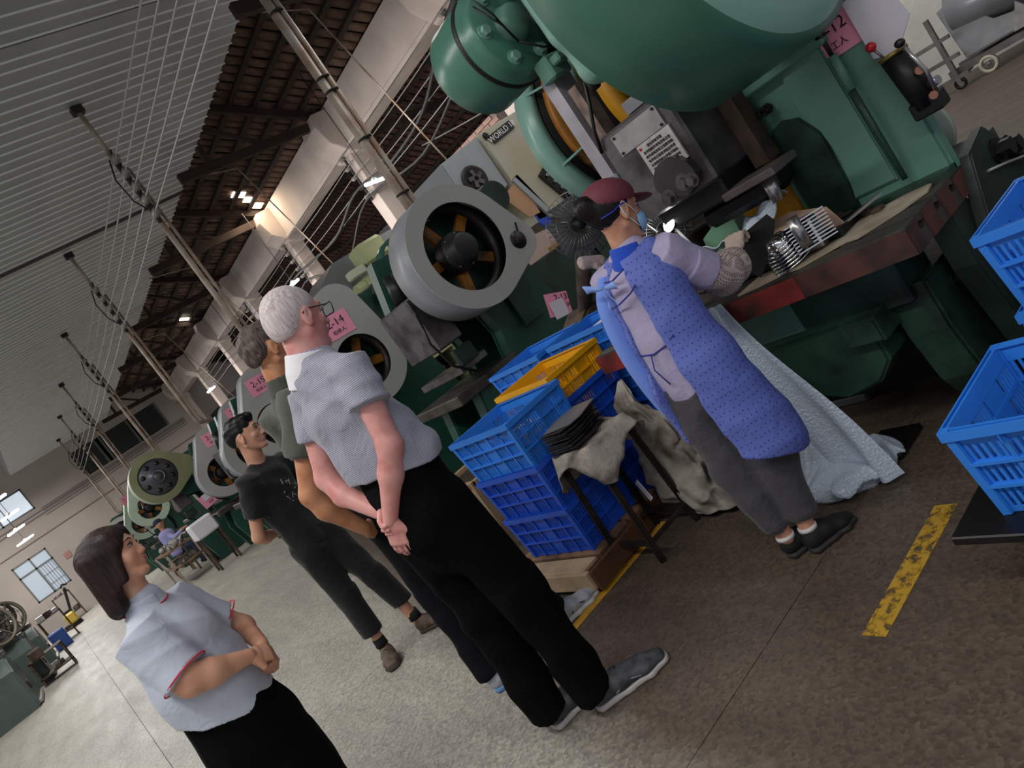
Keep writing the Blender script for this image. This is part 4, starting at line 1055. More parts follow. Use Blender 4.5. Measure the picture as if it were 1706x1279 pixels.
# ================================================================ CRATES, STOOL, SACKS, THINGS ON THE BED
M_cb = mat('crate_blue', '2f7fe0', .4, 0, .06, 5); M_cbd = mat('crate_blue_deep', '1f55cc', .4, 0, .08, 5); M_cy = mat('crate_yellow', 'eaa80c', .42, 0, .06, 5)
def crate_mesh(W, D, H, m, nm):
    b = B(); t = .006
    tp = .92   # taper to the base
    def P(x, y, z):
        k = tp+(1-tp)*z/H
        return Vector((x*k, y*k, z))
    def wall(ax, sgn):
        L_ = D if ax == 'x' else W; off = (W if ax == 'x' else D)/2*sgn
        def Q(u, z): return P(off, u, z) if ax == 'x' else P(u, off, z)
        nb = 5 if ax == 'x' else 4
        n_ = Vector((sgn, 0, 0)) if ax == 'x' else Vector((0, sgn, 0))
        us = [-L_/2+L_*k/nb for k in range(nb+1)]
        zs = [.0, .02, .088, .098, .165, .175, H-.035] if True else []
        # plain top belt, bottom belt and rows of slots
        for (za, zb) in ((0, .016), (.084, .096), (.158, .170), (H-.05, H)):
            za = min(za, H); b.bm.faces.ensure_lookup_table() if False else None
            q = [Q(-L_/2, za), Q(L_/2, za), Q(L_/2, zb), Q(-L_/2, zb)]
            vs = [b.bm.verts.new(p+n_*o) for o in (0, -t) for p in q]
            for f in ((0, 1, 2, 3), (7, 6, 5, 4), (0, 4, 5, 1), (1, 5, 6, 2), (2, 6, 7, 3), (3, 7, 4, 0)): b.bm.faces.new([vs[i] for i in f])
        for k in range(nb):
            ua, ub = us[k], us[k+1]
            # bay post, standing proud
            for uu in ((ua,) if k else (ua+.008,)) + ((ub-.008,) if k == nb-1 else ()):
                b.bar(Q(uu, 0)+n_*.003, Q(uu, H-.03)+n_*.003, .012, .010, up=n_)
            mid = (k == nb//2)
            if mid:
                q = [Q(ua, 0), Q(ub, 0), Q(ub, H), Q(ua, H)]
                vs = [b.bm.verts.new(p-n_*.001-n_*o) for o in (0, t*.6) for p in q]
                for f in ((0, 1, 2, 3), (7, 6, 5, 4)): b.bm.faces.new([vs[i] for i in f])
            else:
                ns = 5
                for j in range(1, ns+1):
                    u = ua+(ub-ua)*j/(ns+1)
                    b.bar(Q(u, 0)-n_*t/2, Q(u, H-.04)-n_*t/2, .0085, t*.8, up=n_)
        for z in (.090, .164):
            b.bar(Q(-L_/2, z)+n_*.006, Q(L_/2, z)+n_*.006, .009, .012, up=n_)
    for s in (-1, 1): wall('x', s); wall('y', s)
    # rim flange with rolled lip
    for s in (-1, 1):
        b.box((s*W/2-.004 if s > 0 else s*W/2-.014, -D/2-.014, H-.028), (s*W/2+.014 if s > 0 else s*W/2+.004, D/2+.014, H-.020))
        b.box((s*W/2+(.010 if s > 0 else -.015), -D/2-.014, H-.028), (s*W/2+(.015 if s > 0 else -.010), D/2+.014, H))
        b.box((-W/2-.014, s*D/2-.004 if s > 0 else s*D/2-.014, H-.028), (W/2+.014, s*D/2+.014 if s > 0 else s*D/2+.004, H-.020))
        b.box((-W/2-.014, s*D/2+(.010 if s > 0 else -.015), H-.028), (W/2+.014, s*D/2+(.015 if s > 0 else -.010), H))
        b.box((s*W/2-.015 if s > 0 else s*W/2, -D/2, H-.004), (s*W/2 if s < 0 and False else (s*W/2+.012 if s > 0 else s*W/2+.003), D/2, H))
        for q in (-1, 1):
            b.bar(P(s*W/2, q*D/2, 0), P(s*W/2, q*D/2, H), .022, .022)
            for zz in (H-.09,):
                b.bar(P(s*W/2+s*.008, q*D*.3, H-.03), P(s*W/2+s*.008, q*D*.3, H-.055), .004, .02)
    # base lattice
    x = -W/2*tp
    while x < W/2*tp: b.box((x, -D/2*tp, 0), (x+.02, D/2*tp, .006)); x += .036
    y = -D/2*tp
    while y < D/2*tp: b.box((-W/2*tp, y, .0), (W/2*tp, y+.01, .006)); y += .06
    return b.mesh(nm, m)
CW, CD, CH = .39, .54, .262
MB_ = crate_mesh(CW, CD, CH, M_cb, 'crate_blue'); MD_ = crate_mesh(CW, CD, CH, M_cbd, 'crate_deep'); MY_ = crate_mesh(CW, CD, CH, M_cy, 'crate_yellow')
MR_ = crate_mesh(.41, .60, .275, M_cb, 'crate_wide')
def crate(x, y, z, lab, me, rz=0., grp='plastic crates stacked behind the stool', tilt=(0, 0)):
    o = link('plastic_crate', me, None); o.location = (x, y, z); o.rotation_euler = (tilt[0], tilt[1], rz)
    return tag(o, lab, 'crate', grp)
rz1 = R(3)
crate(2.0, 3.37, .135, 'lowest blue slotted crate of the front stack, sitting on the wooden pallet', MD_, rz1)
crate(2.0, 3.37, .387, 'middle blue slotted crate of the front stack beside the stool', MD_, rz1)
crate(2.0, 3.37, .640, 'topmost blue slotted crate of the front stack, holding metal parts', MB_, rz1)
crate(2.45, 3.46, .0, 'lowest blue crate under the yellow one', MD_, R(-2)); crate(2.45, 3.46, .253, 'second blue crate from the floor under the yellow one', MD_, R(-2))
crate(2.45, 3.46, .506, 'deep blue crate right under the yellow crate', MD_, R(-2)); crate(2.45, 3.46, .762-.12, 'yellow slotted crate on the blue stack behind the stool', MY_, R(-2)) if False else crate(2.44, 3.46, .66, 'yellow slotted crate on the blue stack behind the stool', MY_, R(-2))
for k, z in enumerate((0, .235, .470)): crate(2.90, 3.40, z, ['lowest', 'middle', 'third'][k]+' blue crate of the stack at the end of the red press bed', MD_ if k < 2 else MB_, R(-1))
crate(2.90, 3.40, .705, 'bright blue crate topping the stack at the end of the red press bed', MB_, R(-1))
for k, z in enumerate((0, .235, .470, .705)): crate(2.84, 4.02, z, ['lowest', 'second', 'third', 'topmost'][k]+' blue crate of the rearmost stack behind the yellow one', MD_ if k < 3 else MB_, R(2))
# sticker on yellow crate
# parts in the crates
M_part = mat('stamped_parts', 'a79f99', .45, .5, .3, 12, c2='6d5a52')
def lump(c, s, seed, m, lab, nm, cat, grp=None):
    r_ = random.Random(seed); b = B()
    b.bm.free(); b.bm = bmesh.new(); bmesh.ops.create_icosphere(b.bm, subdivisions=2, radius=1, matrix=Matrix.Translation(Vector(c)) @ Euler((r_.uniform(0, 3), r_.uniform(0, 3), r_.uniform(0, 3))).to_matrix().to_4x4() @ Matrix.Diagonal((s[0], s[1], s[2], 1)))
    for v in b.bm.verts: v.co += Vector((r_.uniform(-1, 1), r_.uniform(-1, 1), r_.uniform(-1, 1)))*min(s)*.18
    return tag(b.build(nm, m), lab, cat, grp)
def bracket(c, rz, s, m, lab, grp, nm='stamped_part', cat='metal part'):
    b = B(); b.bar((-s, 0, 0), (s, 0, 0), s*.8, .004, up=(0, 0, 1)); b.bar((-s, 0, 0), (-s, 0, s*.6), s*.8, .004, up=(1, 0, 0)); b.bar((s, 0, 0), (s*1.2, 0, s*.6), s*.8, .004, up=(1, 0, 0))
    b.tube([(0, -s*.3, .01), (0, s*.3, .01)], s*.25, 10)
    o = b.build(nm, m); o.location = c; o.rotation_euler = (rnd.uniform(-.6, .6), rnd.uniform(-.5, .5), rz)
    return tag(o, lab, cat, grp)
for k in range(26):
    x, y = rnd.uniform(1.86, 2.14), rnd.uniform(3.16, 3.58)
    bracket((x, y, .665+.02+.022*(k//4)), rnd.uniform(0, 3), .045, M_part, 'small bent metal part lying in the topmost blue crate by the stool', 'metal parts in the front crate')
for k in range(16):
    x, y = rnd.uniform(2.31, 2.57), rnd.uniform(3.26, 3.66)
    bracket((x, y, .70+.02*(k//4)), rnd.uniform(0, 3), .045, M_part, 'small bent metal part lying in the yellow crate', 'metal parts in the yellow crate')
o = B().box((2.72, 3.12, .93), (2.86, 3.30, .955), bev=.008).build('folded_cloth', M_white); o.rotation_euler = (0, .0, 0); tag(o, 'folded white cloth lying on the bright blue crate by the red bed', 'cloth')

# pallet of planks and blocks under the front stack
M_wood = mat('pallet_wood', '8f6f52', .8, 0, .3, 6, c2='5a4030', bump=.2, bs=40); M_woodp = mat('pale_plank', 'b39a7c', .8, 0, .2, 6, bump=.2, bs=40); M_woodd = mat('dark_plank', '54341f', .75, 0, .3, 8)
pal = thing('wooden_pallet', 'low wooden pallet under the front stack of blue crates', 'pallet', (1.98, 3.4, 0), R(3))
for k in range(5):
    x = -.27+k*.135; B().box((x-.055, -.34, .112), (x+.055, .36, .132), bev=.003).build('plank', M_woodp if k == 0 else M_wood, pal)
for y in (-.32, 0, .32): B().box((-.30, y-.035, .0), (.30, y+.035, .112), bev=.003).build('bearer', M_woodd, pal)
B().box((-.345, -.37, .03), (-.315, .38, .125), bev=.003).build('plank', M_woodp, pal)
B().box((-.33, -.40, .02), (.10, -.375, .125), bev=.003).build('plank', M_woodd, pal)
# wooden frame behind
wf = thing('batten_trestle', 'small wooden frame of battens beside the green press foot behind the crates', 'frame', (2.35, 4.7, 0))
for (a, bq) in (((2.1, 4.35, 0), (2.1, 4.35, .52)), ((2.1, 4.9, 0), (2.1, 4.9, .52)), ((2.6, 4.9, 0), (2.6, 4.9, .52)), ((2.6, 4.35, 0), (2.6, 4.35, .52)), ((2.1, 4.35, .5), (2.1, 4.9, .5)), ((2.1, 4.35, .25), (2.1, 4.9, .25)), ((2.1, 4.35, .5), (2.6, 4.35, .5)), ((2.1, 4.9, .5), (2.6, 4.9, .5)), ((2.6, 4.35, .3), (2.6, 4.9, .3))):
    B().bar(a, bq, .05, .03).build('batten', mat('batten_wood', '9c8262', .8, 0, .2, 6) if 'batten_wood' not in bpy.data.materials else bpy.data.materials['batten_wood'], wf, True)
# blackish sheets on the floor by the press foot
o = B().box((4.55, 6.3, 0), (5.1, 6.6, .25), bev=.02).build('tool_box', M_black); tag(o, 'small dark box on the floor beyond the rearmost crates', 'box')

# stool of angle iron with cloth and stacked plates
M_ai = mat('stool_iron', '38312d', .55, .5, .3, 10, c2='241f1c')
st = thing('metal_stool', 'tall four-legged iron stool with a cloth and dark plates on top', 'stool', (2.035, 2.89, 0))
SX = (1.90, 2.17); SY = (2.765, 3.03); SH = .61
for x in SX:
    for y in SY:
        kx = -.015 if x < 2 else .015; ky = -.012 if y < 2.9 else .012
        B().bar((x+kx, y+ky, 0), (x-kx*.3, y-ky*.3, SH), .034, .012).bar((x+kx, y+ky, 0), (x-kx*.3, y-ky*.3, SH), .012, .034).build('leg', M_ai, st, True)
for z in (.10, SH-.015):
    for y in SY: B().bar((SX[0], y, z), (SX[1], y, z), .032, .012).build('rail', M_ai, st, True)
    for x in SX: B().bar((x, SY[0], z), (x, SY[1], z), .012, .032).build('rail', M_ai, st, True)
B().box((1.885, 2.75, SH), (2.185, 3.045, SH+.012)).build('seat', M_ai, st, True)
M_rag = mat('dirty_cloth', 'a39b93', .9, 0, .35, 9, c2='5c544e', bump=.3, bs=50)
def rag(u, v):
    x = -.20+.40*u; y = -.21+.42*v
    e = max(abs(x)-.145, 0) + max(abs(y)-.145, 0)
    z = SH+.024 - min(e*1.9, .13)*(1+.5*sin(9*x+13*y)) + .007*abs(sin(34*x+21*y)) + .006*sin(31*y+50*x)
    k = 1-.22*min(1, e*6)
    return (2.035+x*k+.02*sin(y*25)*e*6, 2.895+y*k+.02*sin(x*22)*e*6, z)
tag(B().grid(rag, 50, 50, .003).build('rag', M_rag), 'crumpled dirty grey cloth draped over the iron stool', 'cloth')
M_pl = mat('dark_blank', '4a4649', .4, .6, .3, 8, c2='2c2a2c')
for k in range(13):
    r_ = random.Random(40+k); bx, by = 2.01+r_.uniform(-.014, .014), 2.93+r_.uniform(-.018, .018)
    b = B(); b.prism([(-.125, -.08), (-.05, -.11), (.12, -.09), (.13, .05), (.02, .11), (-.11, .10)], 'z', 0, .0055, bev=.0012)
    o = b.build('metal_blank', M_pl if k < 12 else mat('top_blank', '77736f', .45, .5, .2, 10)); o.location = (bx, by, SH+.030+k*.0098); o.rotation_euler = (r_.uniform(-.02, .02), r_.uniform(-.03, .03), r_.uniform(-.12, .12)+.15)
    tag(o, ('flat dark metal blank on top of the pile on the stool' if k == 12 else 'flat dark metal blank within the pile on the stool'), 'metal blank', 'metal blanks piled on the stool')
o = B().bar((2.10, 2.85, .20), (2.12, 2.90, .30), .05, .004, up=(1, -.3, 0)).build('paper_tag', M_white); tag(o, 'small white paper tag inside the stool legs', 'paper')

# woven sack slumped beside the stool
M_sack = mat('woven_sack', 'aaa498', .6, 0, .1, 5, c2='54483e', bump=.5, bs=22)
def tri(t): t = t % 1.; return abs(t-.5)*4-1
def sack(u, v):
    # v: crown of the folded neck (0) to the floor (1); u: round the bag
    c = Vector((2.345-.06*v-.05*v*v+.012*tri(v*3.1), 2.865-.20*v*v-.03*tri(v*1.7+.2), .735*(1-v)+.035*v))
    wy = .012+.20*min(1, v*1.5)**.8 - .05*max(0, v-.75)/.25; wx = .010+.075*min(1, v*1.6) + .03*max(0, v-.6)
    a = 2*pi*u
    f = 1+.13*tri(u*5+1.3*v+.3*tri(v*2))*min(1, v*3)+.09*tri(u*9-2.6*v)+.05*tri(u*3+v*7)
    low = max(0, v-.86)/.14
    return c + Vector((cos(a)*wx*f*(1-.3*low), sin(a)*wy*f*(1-.1*low), .018*tri(v*6+u*4)*min(1, v*4)*(1-low)))
b = B(); b.grid(sack, 96, 60)
bmesh.ops.remove_doubles(b.bm, verts=b.bm.verts, dist=1e-4)
for v_ in b.bm.verts: v_.co.z = max(.004, v_.co.z)
tag(b.build('woven_sack', M_sack), 'limp dirty white woven sack leaning between the stool and the worker', 'sack')
b = B(); b.grid(lambda u, v: (2.30-.10*u+.01*tri(v*3), 2.66-.19*u+(v-.5)*.13*(1-.75*u), .008+.04*(1-u)*(1+.4*tri(v*4+u*2))), 14, 14, .004)
tag(b.build('sack_corner', M_sack), 'pointed loose corner of the dirty sack on the floor by the worker', 'sack corner') if False else b.bm.free()
# bubble wrap: hangs from the bed and heaps on the floor
m, nt, b_ = _nt('bubble_wrap'); b_.inputs['Base Color'].default_value = srgb('c9d6e6'); b_.inputs['Roughness'].default_value = .3; b_.inputs['Alpha'].default_value = .86; b_.inputs['Specular IOR Level'].default_value = .7
v_ = nt.nodes.new('ShaderNodeTexVoronoi'); v_.inputs['Scale'].default_value = 95; g_ = nt.nodes.new('ShaderNodeNewGeometry'); nt.links.new(g_.outputs['Position'], v_.inputs['Vector'])
bp_ = nt.nodes.new('ShaderNodeBump'); bp_.inputs['Strength'].default_value = .6; bp_.inputs['Distance'].default_value = .006; nt.links.new(v_.outputs['Distance'], bp_.inputs['Height']); nt.links.new(bp_.outputs['Normal'], b_.inputs['Normal'])
M_wrap = m
wr = thing('bubble_wrap', 'pale bluish bubble wrap hanging from the red bed onto the floor beside the worker', 'plastic wrap', (2.33, 2.0, 0))
def hang(u, v):
    z = .885-.86*v
    y = 2.26-.34*u*(.55+.75*v) - .10*v - .02*sin(6*v+4*u)
    x = 2.385-.03*sin(pi*v) - .10*v*v + .022*sin(17*u+3*v)*(.3+v)
    return (x, y, z)
B().grid(hang, 26, 40).build('hanging_sheet', M_wrap, wr, True)
def wdisp(X):
    x, y, z = X[:, 0], X[:, 1], X[:, 2]
    return np.abs(np.sin(26*x+10*y+3*np.sin(9*y)))*.014+np.abs(np.sin(23*y-19*z+2*np.sin(14*x)))*.014-.012
soft('heap', [ell((2.28, 1.98, .06), (.13, .15, .075)), ell((2.38, 1.90, .05), (.13, .11, .06)), ell((2.46, 2.02, .05), (.12, .12, .065)), seg((2.30, 2.02, .1), (2.38, 2.1, .32), .09, .05, side=(0, 1, 0), f1=.5), seg((2.5, 1.9, .03), (2.42, 1.80, .02), .07, .03, side=(0, 1, 0), f1=.4), ('chop', np.array((0, 0, -1.)), -.003, None)], M_wrap, wr, .009, .035, wdisp)
o = B().box((2.44, 1.80, .004), (2.66, 1.98, .03), bev=.004).build('steel_plate', M_black); o.rotation_euler = (0, 0, 0); tag(o, 'dark flat steel plate lying on the floor under the press bed', 'plate')
o = B().box((3.0, 2.2, .0), (3.3, 2.5, .05), bev=.01).build('scrap_sheet', mat('dull_scrap', '5d605d', .6, .2)); tag(o, 'dull grey sheet lying in the dark below the press bed', 'sheet')

# on the press bed
M_kraft = mat('kraft_board', 'a89c8a', .8, 0, .2, 9, c2='8a7a68'); M_kraft2 = mat('pink_board', 'b89a88', .8, 0, .1, 9)
pts = [(2.41, 2.02), (2.415, 1.93), (2.45, 1.80), (2.43, 1.74), (2.52, 1.58), (2.50, 1.52), (2.62, 1.40), (2.72, 1.345), (2.80, 1.36), (2.83, 1.41), (2.78, 1.55), (2.84, 1.62), (2.74, 1.74), (2.60, 1.86), (2.55, 2.0)]
def gas(): 
    b = B(); b.prism(pts, 'z', .877, .884); return b
tag(gas().build('board_sheet', M_kraft), 'torn grey-brown board sheet spread along the front of the press bed', 'board')
tag(B().prism([(1.62, .885), (1.66, 1.0), (1.80, 1.045), (1.93, 1.04), (1.99, .885)], 'x', 2.66, 2.665).build('board_backing', M_kraft2), 'upright pinkish board propped behind the finned chrome part', 'board')
M_chrome = mat('chrome', 'dcdcdc', .08, 1.0)
fp = thing('finned_casting', 'shiny finned metal cylinder casting lying on the board sheet', 'metal part', (2.54, 1.76, .885))
for k in range(8):
    z = .895+k*.0135; r_ = .086*math.sqrt(max(.25, 1-(max(0, k-3)/5.2)**2))
    B().lathe([(0, 0), (r_-.006, 0), (r_, .003), (r_-.006, .006), (0, .006)], (2.52, 1.80, z), (-.15, .1, 1), 32).build('fin', M_chrome, fp, True)
B().lathe([(0, 0), (.05, 0), (.052, .10), (.035, .125), (0, .128)], (2.525, 1.798, .89), (-.15, .1, 1), 28).build('dome', M_chrome, fp, True)
for k in range(9):
    c = Vector((2.565, 1.705, .905+k*.0135))
    B().bar(c+Vector((-.05, .06, 0)), c+Vector((.045, -.06, 0)), .115, .005, up=(.1, .25, 1)).build('fin', M_chrome, fp, True)
B().box((2.54, 1.67, .89), (2.60, 1.75, 1.02), bev=.008).build('core', M_stl2, fp, True)
sp = thing('spanner', 'rusty spanner with a pale handle behind the finned casting', 'spanner', (2.68, 1.6, .9))
B().bar((2.62, 1.70, .90), (2.78, 1.52, .935), .022, .010).build('shank', M_stl2, sp, True)
B().tube([(2.60, 1.74, .90), (2.63, 1.70, .90)], .02, 6, smooth=False).build('jaw', M_rust, sp, True)
for k in range(5): o = B().box((2.72+.02*k, 1.52+.05*k, .88), (2.76+.02*k, 1.56+.05*k, .90+.006*k), bev=.003).build('steel_offcut', M_rust); tag(o, 'small rusty steel offcut lying by the column foot on the bed', 'offcut', 'offcuts on the press bed')
o = B().prism([(1.985, 1.065), (1.78, 1.105), (1.765, 1.07), (1.83, .985), (1.95, .89), (2.0, .95)], 'x', 2.50, 2.506).build('rubber_sheet', mat('black_rubber', '0d0d0e', .6)); tag(o, 'black rubber sheet the worker holds up beside the chrome casting', 'sheet')
B_ = B(); B_.grid(lambda u, v: (2.60+.12*v, 2.42-.62*u, 1.035+.03*sin(6*u+3*v)+.06*u+.012*sin(38*u+9*v)), 44, 10, .003); tag(B_.build('white_film', M_wrap), 'long strip of crinkled white film lying from the lamp to the guide post', 'film')
o = B().prism([(2.36, .95), (2.34, 1.09), (2.24, 1.13), (2.14, 1.11), (2.16, .95)], 'x', 2.80, 2.81).build('mint_tray', mat('mint_plastic', '93c8a2', .5)); tag(o, 'mint green plastic tray standing beyond the white film', 'tray')
gl = thing('gooseneck_lamp', 'lit white gooseneck lamp glowing between the worker and the slide', 'lamp', (2.56, 2.2, .88))
B().tube([(2.56, 2.16, .90), (2.545, 2.17, 1.03), (2.54, 2.19, 1.14), (2.55, 2.225, 1.235)], .006, 8).build('gooseneck', mat('lamp_white', 'e5e5e5', .4), gl, True)
B().lathe([(.006, 0), (.03, .008), (.036, .018)], (2.56, 2.23, 1.245), (-.75, .1, .55), 20).build('lamp_head', bpy.data.materials['lamp_white'], gl, True)
B().lathe([(0, .0), (.036, .0), (.034, .006), (0, .008)], Vector((2.56, 2.23, 1.245))+Vector((-.75, .1, .55)).normalized()*.018, (-.75, .1, .55), 20).build('bulb', emis('bulb_glow', 'ffffff', 16), gl, True)
B().cyl((2.56, 2.16, .877), (2.56, 2.16, .905), .03, n=16).build('lamp_base', M_black, gl, True)
# grey machine block and a gauze by the lamp
o = B().box((2.70, 2.36, .88), (2.92, 2.46, 1.14), bev=.01).build('feed_block', M_steel); tag(o, 'grey steel feed block behind the glowing gooseneck lamp', 'block')
def fan(c, ax, r, lab, m=None):
    t = thing('caged_fan', lab, 'fan', c); m = m or M_steel; c = Vector(c); ax = Vector(ax).normalized(); x, y = frame_from(ax)
    b = B()
    for k in range(36):
        a = k*2*pi/36; d = x*cos(a)+y*sin(a)
        b.tube([c+d*.04+ax*.05, c+d*r*.6+ax*.06, c+d*r+ax*.0], .0022, 4)
    for q in (.35, .7, 1): b.lathe([(r*q, 0), (r*q+.004, .003), (r*q, .006)], c+ax*(.055*(1-q*q)+.003), ax, 40)
    b.build('cage', m, t, True)
    B().lathe([(0, .03), (.05, .03), (.05, -.03), (0, -.04)], c, ax, 16).build('hub', M_black, t, True)
    for k in range(4):
        a = k*pi/2; d = x*cos(a)+y*sin(a); e = x*-sin(a)+y*cos(a)
        B().grid(lambda u, v: c+d*(.04+(r-.07)*u)+e*((v-.5)*.16*(.5+u))+ax*(.02*(v-.5)), 3, 3).build('blade', mat('fan_grey', '55575a', .4) if 'fan_grey' not in bpy.data.materials else bpy.data.materials['fan_grey'], t, True)
    B().cyl(c-ax*.04, c-ax*.04-Vector((0, 0, .5)), .018, n=10).build('stem', M_black, t, True)
    return t
fan((3.22, 3.40, 1.46), (-.55, -.8, .1), .20, 'dark caged fan just left of the maroon cap')
fan((2.86, 2.56, 1.20), (-.6, -.75, .1), .13, 'small pale caged fan between the face mask and the lit lamp', M_wire)
fs = thing('fan_stand', 'brown iron stand carrying the dark fan beside the worker', 'stand', (3.2, 3.45, 0))
B().prism([(3.0, 0), (3.5, 0), (3.42, .95), (3.2, 1.02), (3.06, .95)], 'y', 3.70, 3.95, bev=.02).build('plinth', M_rust, fs, True)
B().cyl((3.2, 3.8, .95), (3.2, 3.5, 1.30), .05, n=12).build('post', M_rust, fs, True)
soft('work_glove', [seg((2.98, 3.30, 1.27), (3.08, 3.27, 1.22), .045, .04, f1=.7), seg((3.08, 3.27, 1.22), (3.14, 3.26, 1.17), .02, .014), seg((3.06, 3.26, 1.20), (3.10, 3.24, 1.13), .018, .013), seg((3.02, 3.26, 1.21), (3.05, 3.24, 1.14), .018, .013)], mat('glove_knit', 'b8a6a8', .9, 0, .25, 60), None, .008, .015, None, label='pale knitted work glove resting on the dark fan stand', category='glove')

# stack at the edge on a dark bench
be = thing('low_bench', 'dark steel bench carrying the blue crates at the edge of the aisle', 'bench', (2.0, .7, 0))
B().box((1.60, -.1, .235), (2.75, 1.19, .262), bev=.004).build('bench_top', M_black, be, True)
for x in (1.7, 2.6):
    for y in (0, 1.0): B().box((x-.02, y-.02, 0), (x+.02, y+.02, .235)).build('leg', M_black, be, True)
crate(1.88, .79, .264, 'wide blue crate nearest the camera, on the dark bench', MR_, 0, 'crates on the dark bench')
crate(2.47, .77, .264, 'lower blue crate of the pair behind the wide one on the bench', MR_, 0, 'crates on the dark bench')
crate(2.47, .77, .53, 'upper blue crate of the pair behind the wide one on the bench', MR_, 0, 'crates on the dark bench')
o = B().prism([(-.09, 0), (.08, 0), (.10, .17), (-.08, .19)], 'x', 0, .012, bev=.003).build('cardboard_piece', mat('pale_card', 'a89890', .8, 0, .1, 8)); o.location = (1.92, .86, .34); o.rotation_euler = (0, .1, .5); tag(o, 'pale cardboard piece standing in the wide blue crate', 'cardboard')
soft('plastic_bag', [ell((1.78, .88, .36), (.07, .12, .06)), ell((1.84, .78, .35), (.08, .12, .06))], mat('milky_bag', 'a3a1a6', .35, 0, .2, 12), None, .01, .03, lambda X: np.abs(np.sin(40*X[:, 0]+25*X[:, 2]))*.01+np.abs(np.sin(37*X[:, 1]))*.008-.008, label='milky plastic bag inside the wide blue crate', category='bag')
for k in range(24):
    bracket((rnd.uniform(1.74, 2.02), rnd.uniform(.6, 1.03), .29+.012*(k//4)), rnd.uniform(0, 3), .04, M_part if k % 3 else M_knobred, ('small bent metal part' if k % 3 else 'small red painted part')+' lying in the wide blue crate', 'metal parts in the wide crate' if k % 3 else 'red parts in the wide crate')
bracket((2.4, .93, .70), .3, .05, M_white, 'pale metal part in the upper crate of the pair', None)

# carts and castings by the right wall
M_cart = mat('cart_grey', '6e6a69', .6, .3, .25, 6)
def cart(x, y, lab, n=3):
    t = thing('steel_cart', lab, 'cart', (x, y, 0))
    for k in range(n):
        yy = y-.5+k*1.0/(n-1)
        B().box((x-.03, yy-.03, .08), (x+.03, yy+.03, 1.0), bev=.004).build('upright', M_cart, t, True)
        B().bar((x, yy, .14), (x+.5, yy, .14), .05).build('foot_beam', M_cart, t, True)
    for z in (.16, .42, .68): B().bar((x, y-.65, z), (x, y+.65, z), .05, .05).build('rail', M_cart, t, True)
    for z in (.2, .26, .32): B().bar((x+.02, y-.1, z), (x+.02, y+.3, z), .03, .03).build('slat', M_cart, t, True)
    for yy in (y-.5, y+.5):
        B().lathe([(.045, -.02), (.075, -.02), (.075, .02), (.045, .02)], (x, yy, .075), (1, 0, 0), 18, closed=True).build('wheel', M_black, t, True)
    return t
cart(11.2, 5.0, 'grey steel upright cart by the whitewashed wall, far from the aisle')
t = thing('casting_trolley', 'trolley with pale castings by the whitewashed wall', 'trolley', (11.4, 3.8, 0))
B().bar((11.3, 3.2, .22), (11.3, 4.6, .22), .08).bar((11.7, 3.2, .22), (11.7, 4.6, .22), .08).build('frame', M_cart, t, True)
for y in (3.5, 4.15): 
    B().lathe([(.075, -.03), (.11, -.03), (.11, .03), (.075, .03)], (11.28, y, .11), (1, 0, 0), 24, closed=True).build('wheel', mat('cream_tyre', 'b9b7a2', .5) if 'cream_tyre' not in bpy.data.materials else bpy.data.materials['cream_tyre'], t, True)
    B().lathe([(0, -.02), (.03, -.02), (.03, .02), (0, .02)], (11.28, y, .11), (1, 0, 0), 12).bar((11.28, y-.075, .11), (11.28, y+.075, .11), .03).build('wheel_hub', M_cart, t, True)
B().prism([(3.5, .3), (4.35, .3), (4.4, 1.0), (4.2, 1.05), (3.9, .55), (3.5, .5)], 'x', 11.3, 11.7, bev=.02).build('casting', mat('pale_casting', '9a9ba0', .45, .2, .15, 5), t, True)
B().cyl((11.5, 3.35, .75), (11.5, 4.3, .9), .28, n=24).build('drum', mat('dull_drum', '8b8d93', .3, .3, .15, 4), t, True)
B().prism([(3.4, .3), (3.75, .3), (3.6, .62)], 'x', 11.25, 11.3).build('wedge', M_plate, t, True)
# round pale plate leaning at the far side of the press
o = B().lathe([(0, 0), (.15, 0), (.15, .02), (0, .02)], (3.42, 1.60, .96), (1, -.35, 0), 48).build('round_plate', mat('pale_round', 'a3b0a8', .5, 0, .05)); tag(o, 'pale round plate fixed behind the green column', 'plate')
# ================================================================ PEOPLE
def az(a, z=0.): return Vector((sin(R(a)), cos(R(a)), z))
def basis(a, pitch=0., roll=0.):
    """columns: right, forward, up for a heading (degrees from +Y towards +X), nose down by pitch"""
    M = Matrix.Rotation(-R(a), 3, 'Z') @ Matrix.Rotation(-R(pitch), 3, 'X') @ Matrix.Rotation(R(roll), 3, 'Y')
    return np.array(M)
def tf(prims, M, o, s=1.):
    o = np.array(o, float); out = []
    for p in prims:
        if p[0] in ('seg', 'tub'): out.append((p[0], M @ p[1]*s+o, M @ p[2]*s+o, p[3]*s, p[4]*s, tuple(M @ np.array(p[5], float)), p[6], p[7], None if p[8] is None else p[8]*s))
        elif p[0] == 'ell': out.append(('ell', M @ p[1]*s+o, p[2]*s, M @ p[3], None if p[4] is None else p[4]*s))
        elif p[0] == 'cut': out.append(('cut', tf([p[1]], M, o, s)[0]))
        elif p[0] == 'chop': n = M @ p[1]; out.append(('chop', n, p[2]*s + n.dot(o), p[3]))
    return out
_eval0 = _eval
